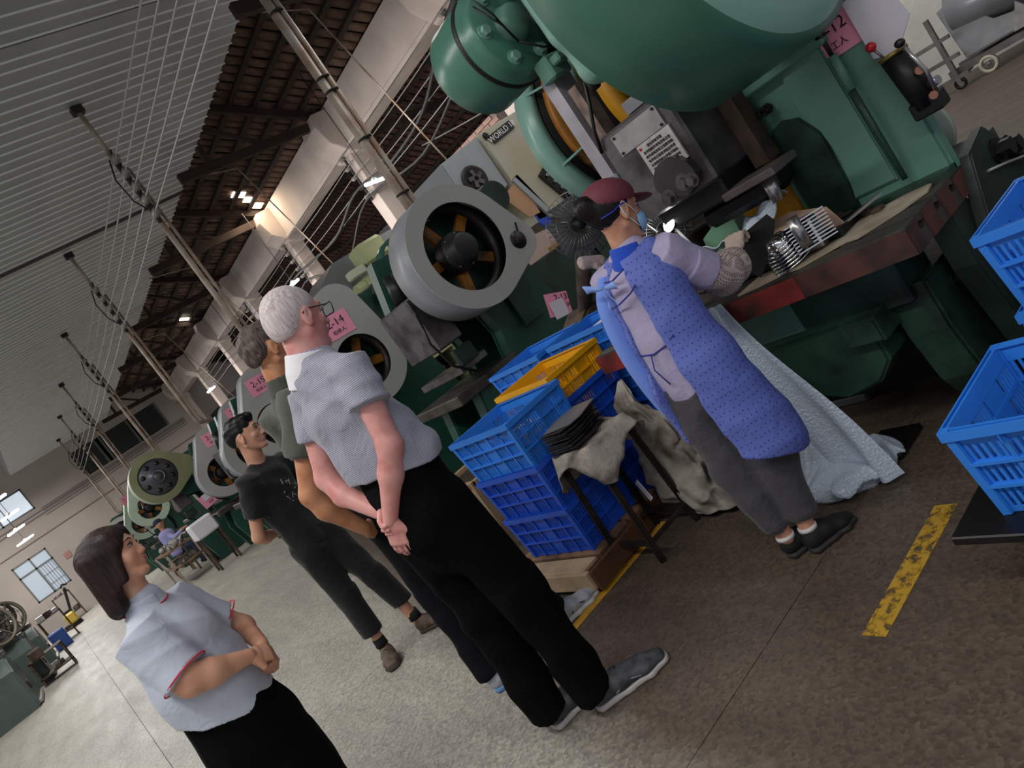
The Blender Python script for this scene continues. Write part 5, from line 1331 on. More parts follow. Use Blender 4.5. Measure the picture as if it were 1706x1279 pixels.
def _eval(p, X):
    if p[0] == 'tub':       # flat-ended tapered tube
        _, a, b, r1, r2, side, f1, f2, _k = p
        d = b-a; L = np.linalg.norm(d)+1e-9; dn, sx, sy = _basis(d, side); q = X-a; w = q @ dn
        t = np.clip(w/L, 0, 1); u = q @ sx; v = q @ sy; r = r1+(r2-r1)*t; fr = f1+(f2-f1)*t
        rad = (np.sqrt((u/r)**2+(v/(r*fr))**2)-1)*r*np.minimum(1, fr)
        return np.maximum(rad, np.maximum(w-L, -w-r1*.6))
    return _eval0(p, X)
_bb0 = _bb
def _bb(p):
    if p[0] == 'tub':
        r = max(p[3], p[4])*max(1, p[6], p[7]); return np.minimum(p[1], p[2])-r, np.maximum(p[1], p[2])+r
    return _bb0(p)
def tub(a, b, r1, r2=None, side=(1, 0, 0), f1=1., f2=None, k=None):
    return ('tub', np.array(a, float), np.array(b, float), r1, r1 if r2 is None else r2, side, f1, f1 if f2 is None else f2, k)
_nets0 = nets
def multi(name, groups, mats_, parent):
    """several skinned groups joined into one mesh: [(prims, vox, k, disp, material index)]"""
    VV, FF, MI, n = [], [], [], 0
    for prims, vox, k, disp, mi in groups:
        V, F = nets([q for q in prims], vox, k, disp); VV.append(V); FF.append(F+n); MI.append(np.full(len(F), mi)); n += len(V)
    V = np.concatenate(VV); F = np.concatenate(FF); MI = np.concatenate(MI)
    me = bpy.data.meshes.new(name); me.vertices.add(len(V)); me.vertices.foreach_set('co', V.astype(np.float32).ravel())
    me.loops.add(len(F)*4); me.loops.foreach_set('vertex_index', F.astype(np.int32).ravel())
    me.polygons.add(len(F)); me.polygons.foreach_set('loop_start', np.arange(0, len(F)*4, 4, dtype=np.int32))
    me.polygons.foreach_set('material_index', MI.astype(np.int32)); me.polygons.foreach_set('use_smooth', np.ones(len(F), dtype=bool))
    me.update(calc_edges=True); me.validate()
    for m in mats_: me.materials.append(m)
    return link(name, me, parent, True)

def folds(amp=.005, s=1., seed=0., vert=1.):
    def f(X):
        x, y, z = X[:, 0]*s+seed, X[:, 1]*s+seed*.7, X[:, 2]*s*vert
        w = .6*np.sin(7*z+5*x)+.5*np.sin(9*y-6*z)
        a = np.sin(22*x+13*z+2.2*w)*np.sin(9*z-14*y+1.7*w)
        b = np.abs(np.sin(17*y+19*z+3*w+seed))*.9-.5
        return amp*(a+.8*b)
    return f
def skin(name, c, c2):
    m = mat(name, c, .48, 0, .55, 14, c2=c2, bump=.03, bs=180); b = m.node_tree.nodes['Principled BSDF']
    b.inputs['Subsurface Weight'].default_value = .12; b.inputs['Subsurface Radius'].default_value = (.012, .004, .002); b.inputs['Subsurface Scale'].default_value = 1
    return m
def hairmat(name, c, c2, rough=.45):
    m, nt, b = _nt(name); N = nt.nodes; L = nt.links
    tc = N.new('ShaderNodeTexCoord'); mp = N.new('ShaderNodeMapping'); mp.inputs['Scale'].default_value = (160, 160, 9); L.new(tc.outputs['Object'], mp.inputs['Vector'])
    n = N.new('ShaderNodeTexNoise'); n.inputs['Scale'].default_value = 1; n.inputs['Detail'].default_value = 3; L.new(mp.outputs[0], n.inputs['Vector'])
    r = N.new('ShaderNodeValToRGB'); r.color_ramp.elements[0].position = .35; r.color_ramp.elements[1].position = .65
    r.color_ramp.elements[0].color = srgb(c2); r.color_ramp.elements[1].color = srgb(c); L.new(n.outputs['Fac'], r.inputs['Fac']); L.new(r.outputs['Color'], b.inputs['Base Color'])
    b.inputs['Roughness'].default_value = rough; b.inputs['Specular IOR Level'].default_value = .25
    bp = N.new('ShaderNodeBump'); bp.inputs['Strength'].default_value = .5; bp.inputs['Distance'].default_value = .004; L.new(n.outputs['Fac'], bp.inputs['Height']); L.new(bp.outputs['Normal'], b.inputs['Normal'])
    return m
M_eye = mat('eye_white', 'a59a94', .3); M_iris = mat('eye_dark', '1c120e', .2)

def head_prims(fem=0., ear=1.):
    P_ = [ell((0, -.014, .034), (.077, .097, .088)), ell((0, .022, -.03), (.063, .070, .084), k=.03),
          seg((.050, -.002, -.052), (.022, .062, -.098), .020, .017), seg((-.050, -.002, -.052), (-.022, .062, -.098), .020, .017),
          ell((0, .074, -.100), (.020, .016, .016)), ell((.040, .060, -.022), (.022, .020, .020)), ell((-.040, .060, -.022), (.022, .020, .020)),
          seg((-.034, .078, .030), (.034, .078, .030), .011, k=.018),
          seg((0, .090, .016), (0, .108, -.026), .0075, .0125, k=.012), ell((0, .110, -.030), (.012, .011, .010), k=.008),
          ell((.013, .099, -.034), (.009, .010, .008), k=.007), ell((-.013, .099, -.034), (.009, .010, .008), k=.007),
          ell((0, .084, -.060), (.026, .012, .017), k=.012),
          cut(ell((.033, .100, .010), (.019, .016, .011), k=.010)), cut(ell((-.033, .100, .010), (.019, .016, .011), k=.010))]
    if ear:
        for s in (-1, 1):
            P_ += [ell((s*.079, -.008, -.004), (.008, .019, .032), rot=(R(-12), 0, s*R(-18)), k=.006), ell((s*.078, -.004, -.030), (.007, .010, .011), k=.006),
                   cut(ell((s*.090, -.003, .002), (.008, .010, .018), rot=(R(-12), 0, 0), k=.005))]
    return P_
def face_parts(par, M, o, s, lipm, look=0.):
    Mx = Matrix(M.tolist()); O = Vector(o)
    def W(p): return O + Mx @ (Vector(p)*s)
    for q in (-1, 1):
        e = B().sphere((0, 0, 0), 1, 14, (.0125*s, .0115*s, .0062*s)); e.xform(Matrix.Translation(W((q*.033, .0795, .010))) @ Mx.to_4x4()); e.build('eye', M_eye, par, True)
        e = B().sphere((0, 0, 0), 1, 12, (.0062*s, .0034*s, .0056*s)); e.xform(Matrix.Translation(W((q*.033+look, .0905, .010))) @ Mx.to_4x4()); e.build('iris', M_iris, par, True)
        B().tube([W((q*.018, .088, .0135)), W((q*.032, .0925, .0165)), W((q*.048, .081, .013))], .0022*s, 6).build('lash_line', M_iris, par, True)
        B().tube([W((q*.015, .093, .030)), W((q*.033, .093, .037)), W((q*.052, .078, .030))], [.0018*s, .0028*s, .0013*s], 6).build('eyebrow', M_iris, par, True)
    B().tube([W((-.022, .086, -.058)), W((-.008, .096, -.0545)), W((0, .0965, -.056)), W((.008, .096, -.0545)), W((.022, .086, -.058))], [.002, .0042, .0045, .0042, .002], 8).build('lip', lipm, par, True)
    B().tube([W((-.020, .086, -.061)), W((0, .094, -.065)), W((.020, .086, -.061))], [.002, .0055, .002], 8).build('lip', lipm, par, True)

def hand(wr, d, n, side=1, curl=(.25, .3, .35, .4), spread=1., s=1., thumb=(.5, .5), r=.0082):
    """wrist, finger direction, back-of-hand normal; side=+1 puts the thumb on the d x n side"""
    d = Vector(d).normalized(); n = Vector(n); n = (n-d*n.dot(d)).normalized(); t = d.cross(n)*side
    w_ = Vector(wr); out = []
    c = lambda p: tuple(w_ + (d*p[0] + t*p[1] + n*p[2])*s)
    sd = tuple(t)
    out.append(seg(c((0, 0, 0)), c((.035, 0, 0)), .027*s, .034*s, side=sd, f1=.72, f2=.5))
    out.append(seg(c((.035, 0, 0)), c((.085, 0, 0)), .036*s, .038*s, side=sd, f1=.42, f2=.34))
    for i, (off, ln) in enumerate(((.029, .070), (.0095, .079), (-.010, .073), (-.028, .057))):
        p = w_ + (d*.086 + t*off)*s; a = curl[i]; dirn = (d + t*off*2.0*spread).normalized(); ax = dirn.cross(n).normalized()
        prev = tuple(w_+(d*.06+t*off*.9)*s); rr = r*(1 if i < 3 else .88)*s; ang = 0
        for j, fr in enumerate((.45, .31, .24)):
            ang += a*(1, 1.25, .8)[j]
            dd = dirn*cos(ang) - n*sin(ang)
            q = p + dd*ln*fr*s
            out.append(seg(prev if j == 0 else tuple(p), tuple(p if j == 0 else q), rr, rr, k=.005*s)) if j == 0 else None
            out.append(seg(tuple(p), tuple(q), rr*(1-.06*j), rr*(.95-.08*j), k=.004*s)); p = q
    b0 = c((.018, .020, -.004)); b1 = c((.050, .050, -.012-.01*thumb[0])); b2 = c((.072, .058-.03*thumb[1], -.022-.02*thumb[1])); b3 = c((.092, .058-.055*thumb[1], -.026-.025*thumb[1]))
    out += [seg(b0, b1, .016*s, .0125*s, k=.012*s), seg(b1, b2, .0112*s, .0098*s, k=.004*s), seg(b2, b3, .0098*s, .0078*s, k=.004*s)]
    return out

def shoe(par, heel, toe, m_up, m_sole, h=.075, w=.046, nm='shoe', laces=None, rise=.10, ankle=None, accent=None):
    heel, toe = Vector(heel), Vector(toe); d = (toe-heel); L_ = d.length; d.normalize(); s_ = (d.y, -d.x, 0)
    p = lambda t, z, o=0.: tuple(heel + d*(L_*t) + Vector((s_[0]*o, s_[1]*o, z)))
    up = [seg(p(.14, .050), p(.40, .052), w*.80, w*.92, side=s_, f1=.95, f2=.9), seg(p(.40, .050), p(.70, .038), w*.95, w*1.02, side=s_, f1=.85, f2=.62), seg(p(.70, .036), p(.90, .030), w*1.02, w*.80, side=s_, f1=.6, f2=.55),
          seg(p(.16, .05), p(.20, rise), w*.74, w*.76, side=s_, f1=1.05), ('chop', np.array((0, 0, -1.)), -.012, None), ('chop', np.array((0, 0, 1.)), rise+.012, None)]
    o = soft(nm, up, m_up, par, .0065, .02)
    so = [seg(p(.10, .012), p(.45, .012), w*.84, w*.92, side=s_, f1=.6), seg(p(.45, .012), p(.72, .012), w*.92, w*1.10, side=s_, f1=.6, f2=.5), seg(p(.72, .012), p(.92, .014), w*1.10, w*.84, side=s_, f1=.5), ('chop', np.array((0, 0, -1.)), -.002, None), ('chop', np.array((0, 0, 1.)), .026, None)]
    soft('sole', so, m_sole, par, .0065, .015)
    if laces:
        for k in range(4):
            t = .42+.07*k; z = .098-.012*k*1.2
            B().tube([p(t, z-.012, -w*.55), p(t+.02, z+.002, 0), p(t, z-.012, w*.55)], .003, 6).build('lace', laces, par, True)
    if accent:
        for o_ in (-1, 1): B().tube([p(.30, .035, o_*w*.93), p(.45, .055, o_*w*.88), p(.62, .035, o_*w*1.0)], .0035, 6).build('side_stripe', accent, par, True)
    return o

# ------------------------------------------------ cloth materials
def cloth(name, c, stripe=None, sc=420., axis='Z', c2=None, rough=.85, bump=.1, spec=.3):
    m, nt, b = _nt(name); N = nt.nodes; L = nt.links
    b.inputs['Base Color'].default_value = srgb(c); b.inputs['Roughness'].default_value = rough; b.inputs['Specular IOR Level'].default_value = spec
    b.inputs['Sheen Weight'].default_value = .0 if spec < .2 else .15
    g = N.new('ShaderNodeNewGeometry'); sx = N.new('ShaderNodeSeparateXYZ'); L.new(g.outputs['Position'], sx.inputs[0])
    n = N.new('ShaderNodeTexNoise'); n.inputs['Scale'].default_value = 5; n.inputs['Detail'].default_value = 3; L.new(g.outputs['Position'], n.inputs['Vector'])
    if stripe:
        a = N.new('ShaderNodeMath'); a.operation = 'MULTIPLY_ADD'; a.inputs[1].default_value = sc; L.new(sx.outputs[axis], a.inputs[0])
        k = N.new('ShaderNodeMath'); k.operation = 'MULTIPLY'; k.inputs[1].default_value = 1.6; L.new(n.outputs['Fac'], k.inputs[0]); L.new(k.outputs[0], a.inputs[2])
        s_ = N.new('ShaderNodeMath'); s_.operation = 'SINE'; L.new(a.outputs[0], s_.inputs[0])
        mr = N.new('ShaderNodeMapRange'); mr.inputs['From Min'].default_value = -.2; mr.inputs['From Max'].default_value = .6; L.new(s_.outputs[0], mr.inputs['Value'])
        v = N.new('ShaderNodeTexVoronoi'); v.inputs['Scale'].default_value = 320; L.new(g.outputs['Position'], v.inputs['Vector'])
        mu = N.new('ShaderNodeMath'); mu.operation = 'MULTIPLY'; L.new(mr.outputs[0], mu.inputs[0]); L.new(v.outputs['Distance'], mu.inputs[1])
        m2 = N.new('ShaderNodeMath'); m2.operation = 'MULTIPLY'; m2.inputs[1].default_value = 2.4; m2.use_clamp = True; L.new(mu.outputs[0], m2.inputs[0])
        mx = N.new('ShaderNodeMix'); mx.data_type = 'RGBA'; mx.inputs['A'].default_value = srgb(c); mx.inputs['B'].default_value = srgb(stripe); L.new(m2.outputs[0], mx.inputs['Factor'])
        L.new(mx.outputs['Result'], b.inputs['Base Color'])
    elif c2:
        r = N.new('ShaderNodeValToRGB'); r.color_ramp.elements[0].position = .35; r.color_ramp.elements[1].position = .65
        r.color_ramp.elements[0].color = srgb(c); r.color_ramp.elements[1].color = srgb(c2); L.new(n.outputs['Fac'], r.inputs['Fac']); L.new(r.outputs['Color'], b.inputs['Base Color'])
    nb = N.new('ShaderNodeTexNoise'); nb.inputs['Scale'].default_value = 14; nb.inputs['Detail'].default_value = 3; nb.inputs['Distortion'].default_value = 1.2; L.new(g.outputs['Position'], nb.inputs['Vector'])
    bp = N.new('ShaderNodeBump'); bp.inputs['Strength'].default_value = bump*2.5; bp.inputs['Distance'].default_value = .02; L.new(nb.outputs['Fac'], bp.inputs['Height']); L.new(bp.outputs['Normal'], b.inputs['Normal'])
    return m
def dots(name, c, dot, sc=42., rad=.1):
    m, nt, b = _nt(name); N = nt.nodes; L = nt.links; b.inputs['Roughness'].default_value = .75
    g = N.new('ShaderNodeNewGeometry'); v = N.new('ShaderNodeTexVoronoi'); v.voronoi_dimensions = '2D'; v.inputs['Scale'].default_value = sc; v.inputs['Randomness'].default_value = .3
    sp_ = N.new('ShaderNodeSeparateXYZ'); cm_ = N.new('ShaderNodeCombineXYZ'); dd_ = N.new('ShaderNodeMath'); dd_.operation = 'SUBTRACT'
    L.new(g.outputs['Position'], sp_.inputs[0]); L.new(sp_.outputs['X'], dd_.inputs[0]); L.new(sp_.outputs['Y'], dd_.inputs[1]); L.new(dd_.outputs[0], cm_.inputs[0]); L.new(sp_.outputs['Z'], cm_.inputs[1]); L.new(cm_.outputs[0], v.inputs['Vector'])
    r = N.new('ShaderNodeValToRGB'); r.color_ramp.elements[0].position = rad; r.color_ramp.elements[1].position = rad+.03; r.color_ramp.elements[0].color = srgb(dot); r.color_ramp.elements[1].color = srgb(c)
    L.new(v.outputs['Distance'], r.inputs['Fac']); L.new(r.outputs['Color'], b.inputs['Base Color'])
    nb = N.new('ShaderNodeTexNoise'); nb.inputs['Scale'].default_value = 16; nb.inputs['Distortion'].default_value = 1; L.new(g.outputs['Position'], nb.inputs['Vector'])
    bp = N.new('ShaderNodeBump'); bp.inputs['Strength'].default_value = .3; bp.inputs['Distance'].default_value = .02; L.new(nb.outputs['Fac'], bp.inputs['Height']); L.new(bp.outputs['Normal'], b.inputs['Normal'])
    return m
def checks(name, a, c, sc=150.):
    m, nt, b = _nt(name); N = nt.nodes; L = nt.links; b.inputs['Roughness'].default_value = .85
    g = N.new('ShaderNodeNewGeometry'); sx = N.new('ShaderNodeSeparateXYZ'); L.new(g.outputs['Position'], sx.inputs[0]); prev = None
    for ax_ in ('X', 'Z', 'Y'):
        mu = N.new('ShaderNodeMath'); mu.operation = 'MULTIPLY'; mu.inputs[1].default_value = sc*5; L.new(sx.outputs[ax_], mu.inputs[0])
        s_ = N.new('ShaderNodeMath'); s_.operation = 'SINE'; L.new(mu.outputs[0], s_.inputs[0])
        gt = N.new('ShaderNodeMath'); gt.operation = 'GREATER_THAN'; gt.inputs[1].default_value = .55; L.new(s_.outputs[0], gt.inputs[0])
        if prev is None: prev = gt
        else:
            ad = N.new('ShaderNodeMath'); ad.operation = 'MAXIMUM'; L.new(prev.outputs[0], ad.inputs[0]); L.new(gt.outputs[0], ad.inputs[1]); prev = ad
    mx = N.new('ShaderNodeMix'); mx.data_type = 'RGBA'; mx.inputs['A'].default_value = srgb(a); mx.inputs['B'].default_value = srgb(c); L.new(prev.outputs[0], mx.inputs['Factor']); L.new(mx.outputs['Result'], b.inputs['Base Color'])
    return m

M_blackcl = cloth('black_trousers', '09090b', rough=.95, bump=.10, spec=.08)

# ================================================================ the white-haired man
sk = skin('pink_skin', 'd69a93', 'c87f78'); 
W_ = thing('person', 'tall white-haired man in a grey striped polo shirt, hands clasped behind his back', 'person', (1.03, 2.5, 0))
fd = (0, 1, 0)
shR, shL = (1.030, 2.332, 1.520), (.965, 2.70, 1.510); elR, elL = (.968, 2.325, 1.245), (.868, 2.735, 1.25); wrR, wrL = (.862, 2.445, 1.035), (.892, 2.535, 1.045)
hc_ = (1.035, 2.493, 1.758); Mh = basis(77, 12, 5); hs = 1.0
body = [seg((1.0, 2.51, 1.0), (1.0, 2.51, 1.18), .15, .145, side=fd, f1=.72), seg((1.0, 2.51, 1.18), (.985, 2.52, 1.40), .145, .165, side=fd, f1=.74, f2=.62), seg((.985, 2.52, 1.40), (.98, 2.52, 1.50), .165, .13, side=fd, f1=.6, f2=.55),
        seg((.985, 2.52, 1.52), (1.012, 2.503, 1.70), .070, .064, k=.03), seg(shR, elR, .050, .041), seg(shL, elL, .050, .041),
        seg(elR, (.93, 2.37, 1.165), .043, .042), seg((.93, 2.37, 1.165), wrR, .041, .027), seg(elL, (.865, 2.68, 1.17), .043, .042), seg((.865, 2.68, 1.17), wrL, .041, .027),
        seg((1.01, 2.42, .95), (1.07, 2.41, .53), .075, .05), seg((.99, 2.60, .95), (.99, 2.60, .53), .075, .05), seg((1.07, 2.41, .53), (1.085, 2.415, .1), .048, .033), seg((.99, 2.60, .53), (.975, 2.585, .1), .048, .033)]
hR = hand(wrR, (-.16, .26, -1.0), (-.85, -.5, 0), -1, (.30, .28, .25, .25), .5, 1.0, (.2, .3))
hL = hand(wrL, (-.22, -.96, -.40), (.95, -.2, .1), 1, (1.15, 1.15, 1.1, 1.1), .3, 1.0, (.1, .6))
multi('body', [(body, .009, .02, None, 0), (tf(head_prims(), Mh, hc_, hs) + [seg((1.0, 2.51, 1.58), (1.018, 2.503, 1.69), .066, .063, k=.03)], .0038, .012, None, 0), (hR, .0034, .006, None, 0), (hL, .0034, .006, None, 0)], [sk], W_)
face_parts(W_, Mh, hc_, hs, skin('pink_lip', 'b5655f', 'a85a55'))
M_wh = hairmat('white_hair', 'dcd4d3', 'b8a5a5', .7)
hair = [ell((0, -.017, .040), (.0795, .098, .0865)), ell((0, -.066, -.005), (.062, .040, .055), k=.03), cut(ell((0, .085, -.040), (.10, .085, .10), k=.02)), cut(ell((.085, .012, -.03), (.03, .036, .040), k=.012)), cut(ell((-.085, .012, -.03), (.03, .036, .040), k=.012)), cut(ell((0, -.05, -.100), (.09, .06, .050), k=.015))]
soft('hair', tf(hair, Mh, hc_, hs), M_wh, W_, .0038, .015, lambda X: .0006*np.sin(240*X[:, 1]+60*X[:, 2])*np.sin(200*X[:, 0]))
Mx = Matrix(Mh.tolist()); gl_ = lambda p: Vector(hc_) + Mx @ (Vector(p)*hs)
g = B()
for q in (-1, 1):
    g.tube([gl_((q*.079, -.008, .018)), gl_((q*.082, .03, .016)), gl_((q*.074, .088, .016))], .0026, 6)
    g.tube([gl_((q*.079, -.008, .018)), gl_((q*.082, -.022, .004))], .0026, 6)
    g.tube([gl_((q*.040+x_, .106, .004+z_)) for x_, z_ in ((-.027, .016), (.027, .018), (.032, .012), (.030, -.016), (.022, -.021), (-.022, -.021), (-.029, -.012), (-.027, .016))], .0022, 6)
g.tube([gl_((-.010, .108, .012)), gl_((.010, .108, .012))], .0022, 6)
g.build('spectacles', M_blackp, W_, True)
M_polo = cloth('striped_polo', 'acacb9', stripe='747687', sc=1050, bump=.12)
sh = [seg((1.01, 2.51, 1.12), (1.01, 2.51, 1.25), .190, .185, side=fd, f1=.84), seg((1.01, 2.51, 1.25), (.99, 2.52, 1.42), .185, .188, side=fd, f1=.80, f2=.68), seg((.99, 2.52, 1.42), (.985, 2.52, 1.54), .188, .13, side=fd, f1=.64, f2=.66),
      seg((.985, 2.50, 1.575), shR, .068, .056), seg((.985, 2.55, 1.57), shL, .068, .056), seg((.985, 2.52, 1.55), (1.0, 2.508, 1.61), .092, .082), ell((1.10, 2.46, 1.17), (.08, .13, .08)),
      tub(shR, (.995, 2.318, 1.395), .062, .071, k=.02), tub(shL, (.915, 2.722, 1.385), .062, .070, k=.02)]
sh.append(chop((-.22, .10, -1.), (-.22*1.0+.10*2.51-1.155)/math.sqrt(1+.0484+.01)))
soft('polo_shirt', sh, M_polo, W_, .0065, .03, folds(.0065, 1.1, .4))
M_collar = cloth('white_collar', 'e6e4e8', bump=.03)
soft('collar', [tub((.985, 2.520, 1.595), (1.006, 2.505, 1.655), .090, .078, f1=.98), cut(seg((.985, 2.520, 1.5), (1.025, 2.498, 1.74), .069, .069, k=.004)), cut(ell((1.10, 2.49, 1.62), (.035, .03, .06), k=.01))], M_collar, W_, .005, .006)
tr = [seg((1.01, 2.51, 1.14), (1.0, 2.51, .98), .172, .180, side=fd, f1=.80), seg((1.02, 2.42, .96), (1.075, 2.415, .53), .112, .092), seg((.985, 2.60, .96), (.99, 2.60, .53), .112, .092),
      seg((.96, 2.46, .92), (.99, 2.48, .80), .10, .09), seg((.95, 2.56, .92), (.97, 2.58, .80), .10, .09),
      tub((1.075, 2.415, .53), (1.085, 2.42, .075), .090, .082), tub((.99, 2.60, .53), (.965, 2.59, .065), .090, .082), chop((0, 0, -1), -.055)]
soft('trousers', tr, M_blackcl, W_, .009, .03, folds(.009, .9, 1.3, .6))
M_shoe = mat('grey_trainer', '47484b', .6, 0, .3, 30, c2='2b2c2f'); M_sole = mat('pale_sole', 'b0aaa6', .5); M_lace = mat('black_lace', '17171a', .8)
shoe(W_, (1.045, 2.44, 0), (1.35, 2.285, 0), M_shoe, M_sole, laces=M_lace, rise=.105, accent=mat('grey_mesh', '8b8c90', .5), w=.052)
shoe(W_, (.925, 2.585, 0), (1.235, 2.545, 0), M_shoe, M_sole, laces=M_lace, rise=.105, w=.052)

# ================================================================ man in the dark olive shirt, behind him
sk2 = skin('tan_skin', 'c58a66', 'b2764f')
D_ = thing('person', 'man in a dark olive polo shirt and black trousers standing behind the white-haired man', 'person', (1.2, 3.13, 0))
hcd = (1.140, 3.175, 1.785); Md = basis(88, 6); 
shR, shL = (1.05, 3.02, 1.53), (1.06, 3.38, 1.53); elR, elL = (.885, 3.085, 1.205), (1.10, 3.42, 1.22); wrR, wrL = (.985, 3.10, .955), (1.04, 3.24, .98)
body = [seg((1.12, 3.18, 1.0), (1.10, 3.2, 1.4), .14, .16, side=fd, f1=.65), seg((1.10, 3.2, 1.4), (1.09, 3.2, 1.5), .15, .12, side=fd, f1=.6), seg((1.09, 3.2, 1.52), (1.12, 3.19, 1.72), .06, .056), seg(shR, elR, .052, .044), seg(elR, (.90, 3.085, 1.12), .046, .044), seg((.90, 3.085, 1.12), wrR, .044, .029), seg(shL, elL, .05, .042), seg(elL, wrL, .043, .029),
        seg((1.12, 3.2, .98), (1.10, 3.22, .5), .07, .05), seg((1.10, 3.22, .5), (1.07, 3.17, .1), .045, .035), seg((1.15, 3.12, .98), (1.35, 3.1, .52), .07, .05), seg((1.35, 3.1, .52), (1.44, 3.08, .1), .045, .035)]
multi('body', [(body, .01, .02, None, 0), (tf(head_prims(), Md, hcd, .98)+[seg((1.10, 3.195, 1.6), (1.12, 3.19, 1.7), .055, .054)], .005, .012, None, 0), (hand(wrR, (.55, .6, -.5), (-.4, -.8, .2), -1, (.5, .5, .5, .5)), .005, .006, None, 0), (hand(wrL, (.3, -.9, -.3), (-.8, -.3, .2), 1, (.7, .7, .7, .7)), .005, .006, None, 0)], [sk2], D_)
face_parts(D_, Md, hcd, .98, skin('lip_b', 'a0604f', '905343'))
soft('hair', tf([ell((0, -.018, .045), (.082, .100, .088)), ell((0, -.070, .0), (.060, .034, .045), k=.03), ell((0, .045, .100), (.052, .045, .028), k=.03), cut(ell((0, .095, -.040), (.10, .075, .10), k=.02)), cut(ell((.085, .012, -.035), (.03, .036, .045), k=.012)), cut(ell((-.085, .012, -.035), (.03, .036, .045), k=.012)), cut(ell((0, -.05, -.095), (.09, .06, .055), k=.015))], Md, hcd, .98), hairmat('brown_grey_hair', '6f625b', '3b322f', .6), D_, .0045, .015, lambda X: .004*np.sin(90*X[:, 1]+60*X[:, 2])*np.sin(80*X[:, 0]+50*X[:, 2]))
sh = [seg((1.12, 3.19, 1.12), (1.10, 3.2, 1.40), .175, .185, side=fd, f1=.72, f2=.66), seg((1.10, 3.2, 1.40), (1.09, 3.2, 1.53), .18, .12, side=fd, f1=.62), seg((1.09, 3.2, 1.54), shR, .07, .074), seg((1.09, 3.2, 1.54), shL, .07, .074), tub(shR, (.945, 3.06, 1.345), .078, .080), tub(shL, (1.075, 3.40, 1.345), .076, .078), seg((1.09, 3.2, 1.55), (1.11, 3.19, 1.64), .072, .064), chop((0, 0, -1), -1.06)]
soft('polo_shirt', sh, cloth('olive_polo', '50534b', bump=.1), D_, .008, .03, folds(.006, 1, 2.2))
soft('collar', [tub((1.10, 3.195, 1.585), (1.12, 3.19, 1.665), .078, .070), cut(seg((1.10, 3.195, 1.5), (1.13, 3.19, 1.75), .060, .060, k=.004))], cloth('olive_collar', '44473f'), D_, .006, .006)
tr = [seg((1.12, 3.19, 1.08), (1.14, 3.17, .96), .15, .16, side=fd, f1=.75), seg((1.11, 3.22, .95), (1.10, 3.22, .5), .10, .078), seg((1.17, 3.10, .95), (1.35, 3.1, .5), .10, .078), tub((1.10, 3.22, .5), (1.075, 3.17, .08), .078, .072), tub((1.35, 3.1, .5), (1.45, 3.08, .08), .078, .07), chop((0, 0, -1), -.06)]
soft('trousers', tr, cloth('navy_black_trousers', '0e0f14', rough=.9, bump=.12, spec=.15), D_, .010, .03, folds(.008, 1, .2, .6))
M_wb = mat('white_blue_trainer', 'a9adb5', .5, 0, .2, 30); M_bs = mat('blue_sole', '5b86b8', .4); M_ws = mat('white_sole', 'c9cbd0', .5)
shoe(D_, (1.03, 3.17, 0), (1.25, 3.05, 0), M_wb, M_bs, rise=.09, accent=M_bs, laces=mat('white_lace', 'd0d0d4', .7))
shoe(D_, (1.42, 3.09, 0), (1.69, 3.06, 0), M_wb, M_ws, rise=.09, accent=mat('navy_stripe', '2a3152', .5))

# ================================================================ young man in the black T-shirt
sk3 = skin('light_tan_skin', 'c8947a', 'b57f66')
Y_ = thing('person', 'young dark-haired man in a black T-shirt and cropped black trousers, hands behind him', 'person', (1.17, 4.5, 0))
hcy = (1.195, 4.485, 1.568); My = basis(122, 4, -2); s3 = .96
fy = az(148); ry = az(238)   # forward and his right
shR, shL = (1.04, 4.45, 1.335), (1.30, 4.61, 1.32); elR, elL = (.925, 4.545, 1.06), (1.37, 4.72, 1.08); wrR, wrL = (1.07, 4.66, 1.00), (1.22, 4.72, .98)
sy_ = tuple(ry)
body = [seg((1.155, 4.54, .88), (1.15, 4.55, 1.05), .13, .125, side=sy_, f1=.68), seg((1.15, 4.55, 1.05), (1.15, 4.55, 1.28), .125, .15, side=sy_, f1=.66), seg((1.15, 4.55, 1.28), (1.155, 4.54, 1.36), .14, .10, side=sy_, f1=.6), seg((1.155, 4.54, 1.36), (1.185, 4.50, 1.50), .052, .05),
        seg(shR, elR, .043, .036), seg(elR, (.96, 4.59, 1.03), .037, .036), seg((.96, 4.59, 1.03), wrR, .036, .025), seg(shL, elL, .043, .036), seg(elL, wrL, .036, .025),
        seg((1.09, 4.53, .86), (1.12, 4.53, .45), .07, .048), seg((1.12, 4.53, .45), (1.10, 4.53, .08), .046, .031), seg((1.22, 4.53, .86), (1.29, 4.46, .46), .07, .048), seg((1.29, 4.46, .46), (1.335, 4.455, .08), .046, .031)]
multi('body', [(body, .0085, .02, None, 0), (tf(head_prims(), My, hcy, s3)+[seg((1.165, 4.525, 1.42), (1.178, 4.507, 1.52), .05, .049)], .0045, .011, None, 0), (hand(wrR, (.9, .4, -.3), (0, -.3, 1), 1, (.4, .4, .4, .4)), .005, .006, None, 0), (hand(wrL, (-.8, -.3, -.4), (0, -.3, 1), -1, (.5, .5, .5, .5)), .005, .006, None, 0)], [sk3], Y_)
face_parts(Y_, My, hcy, s3, skin('lip_c', 'a9655a', '99574d'), look=.002)
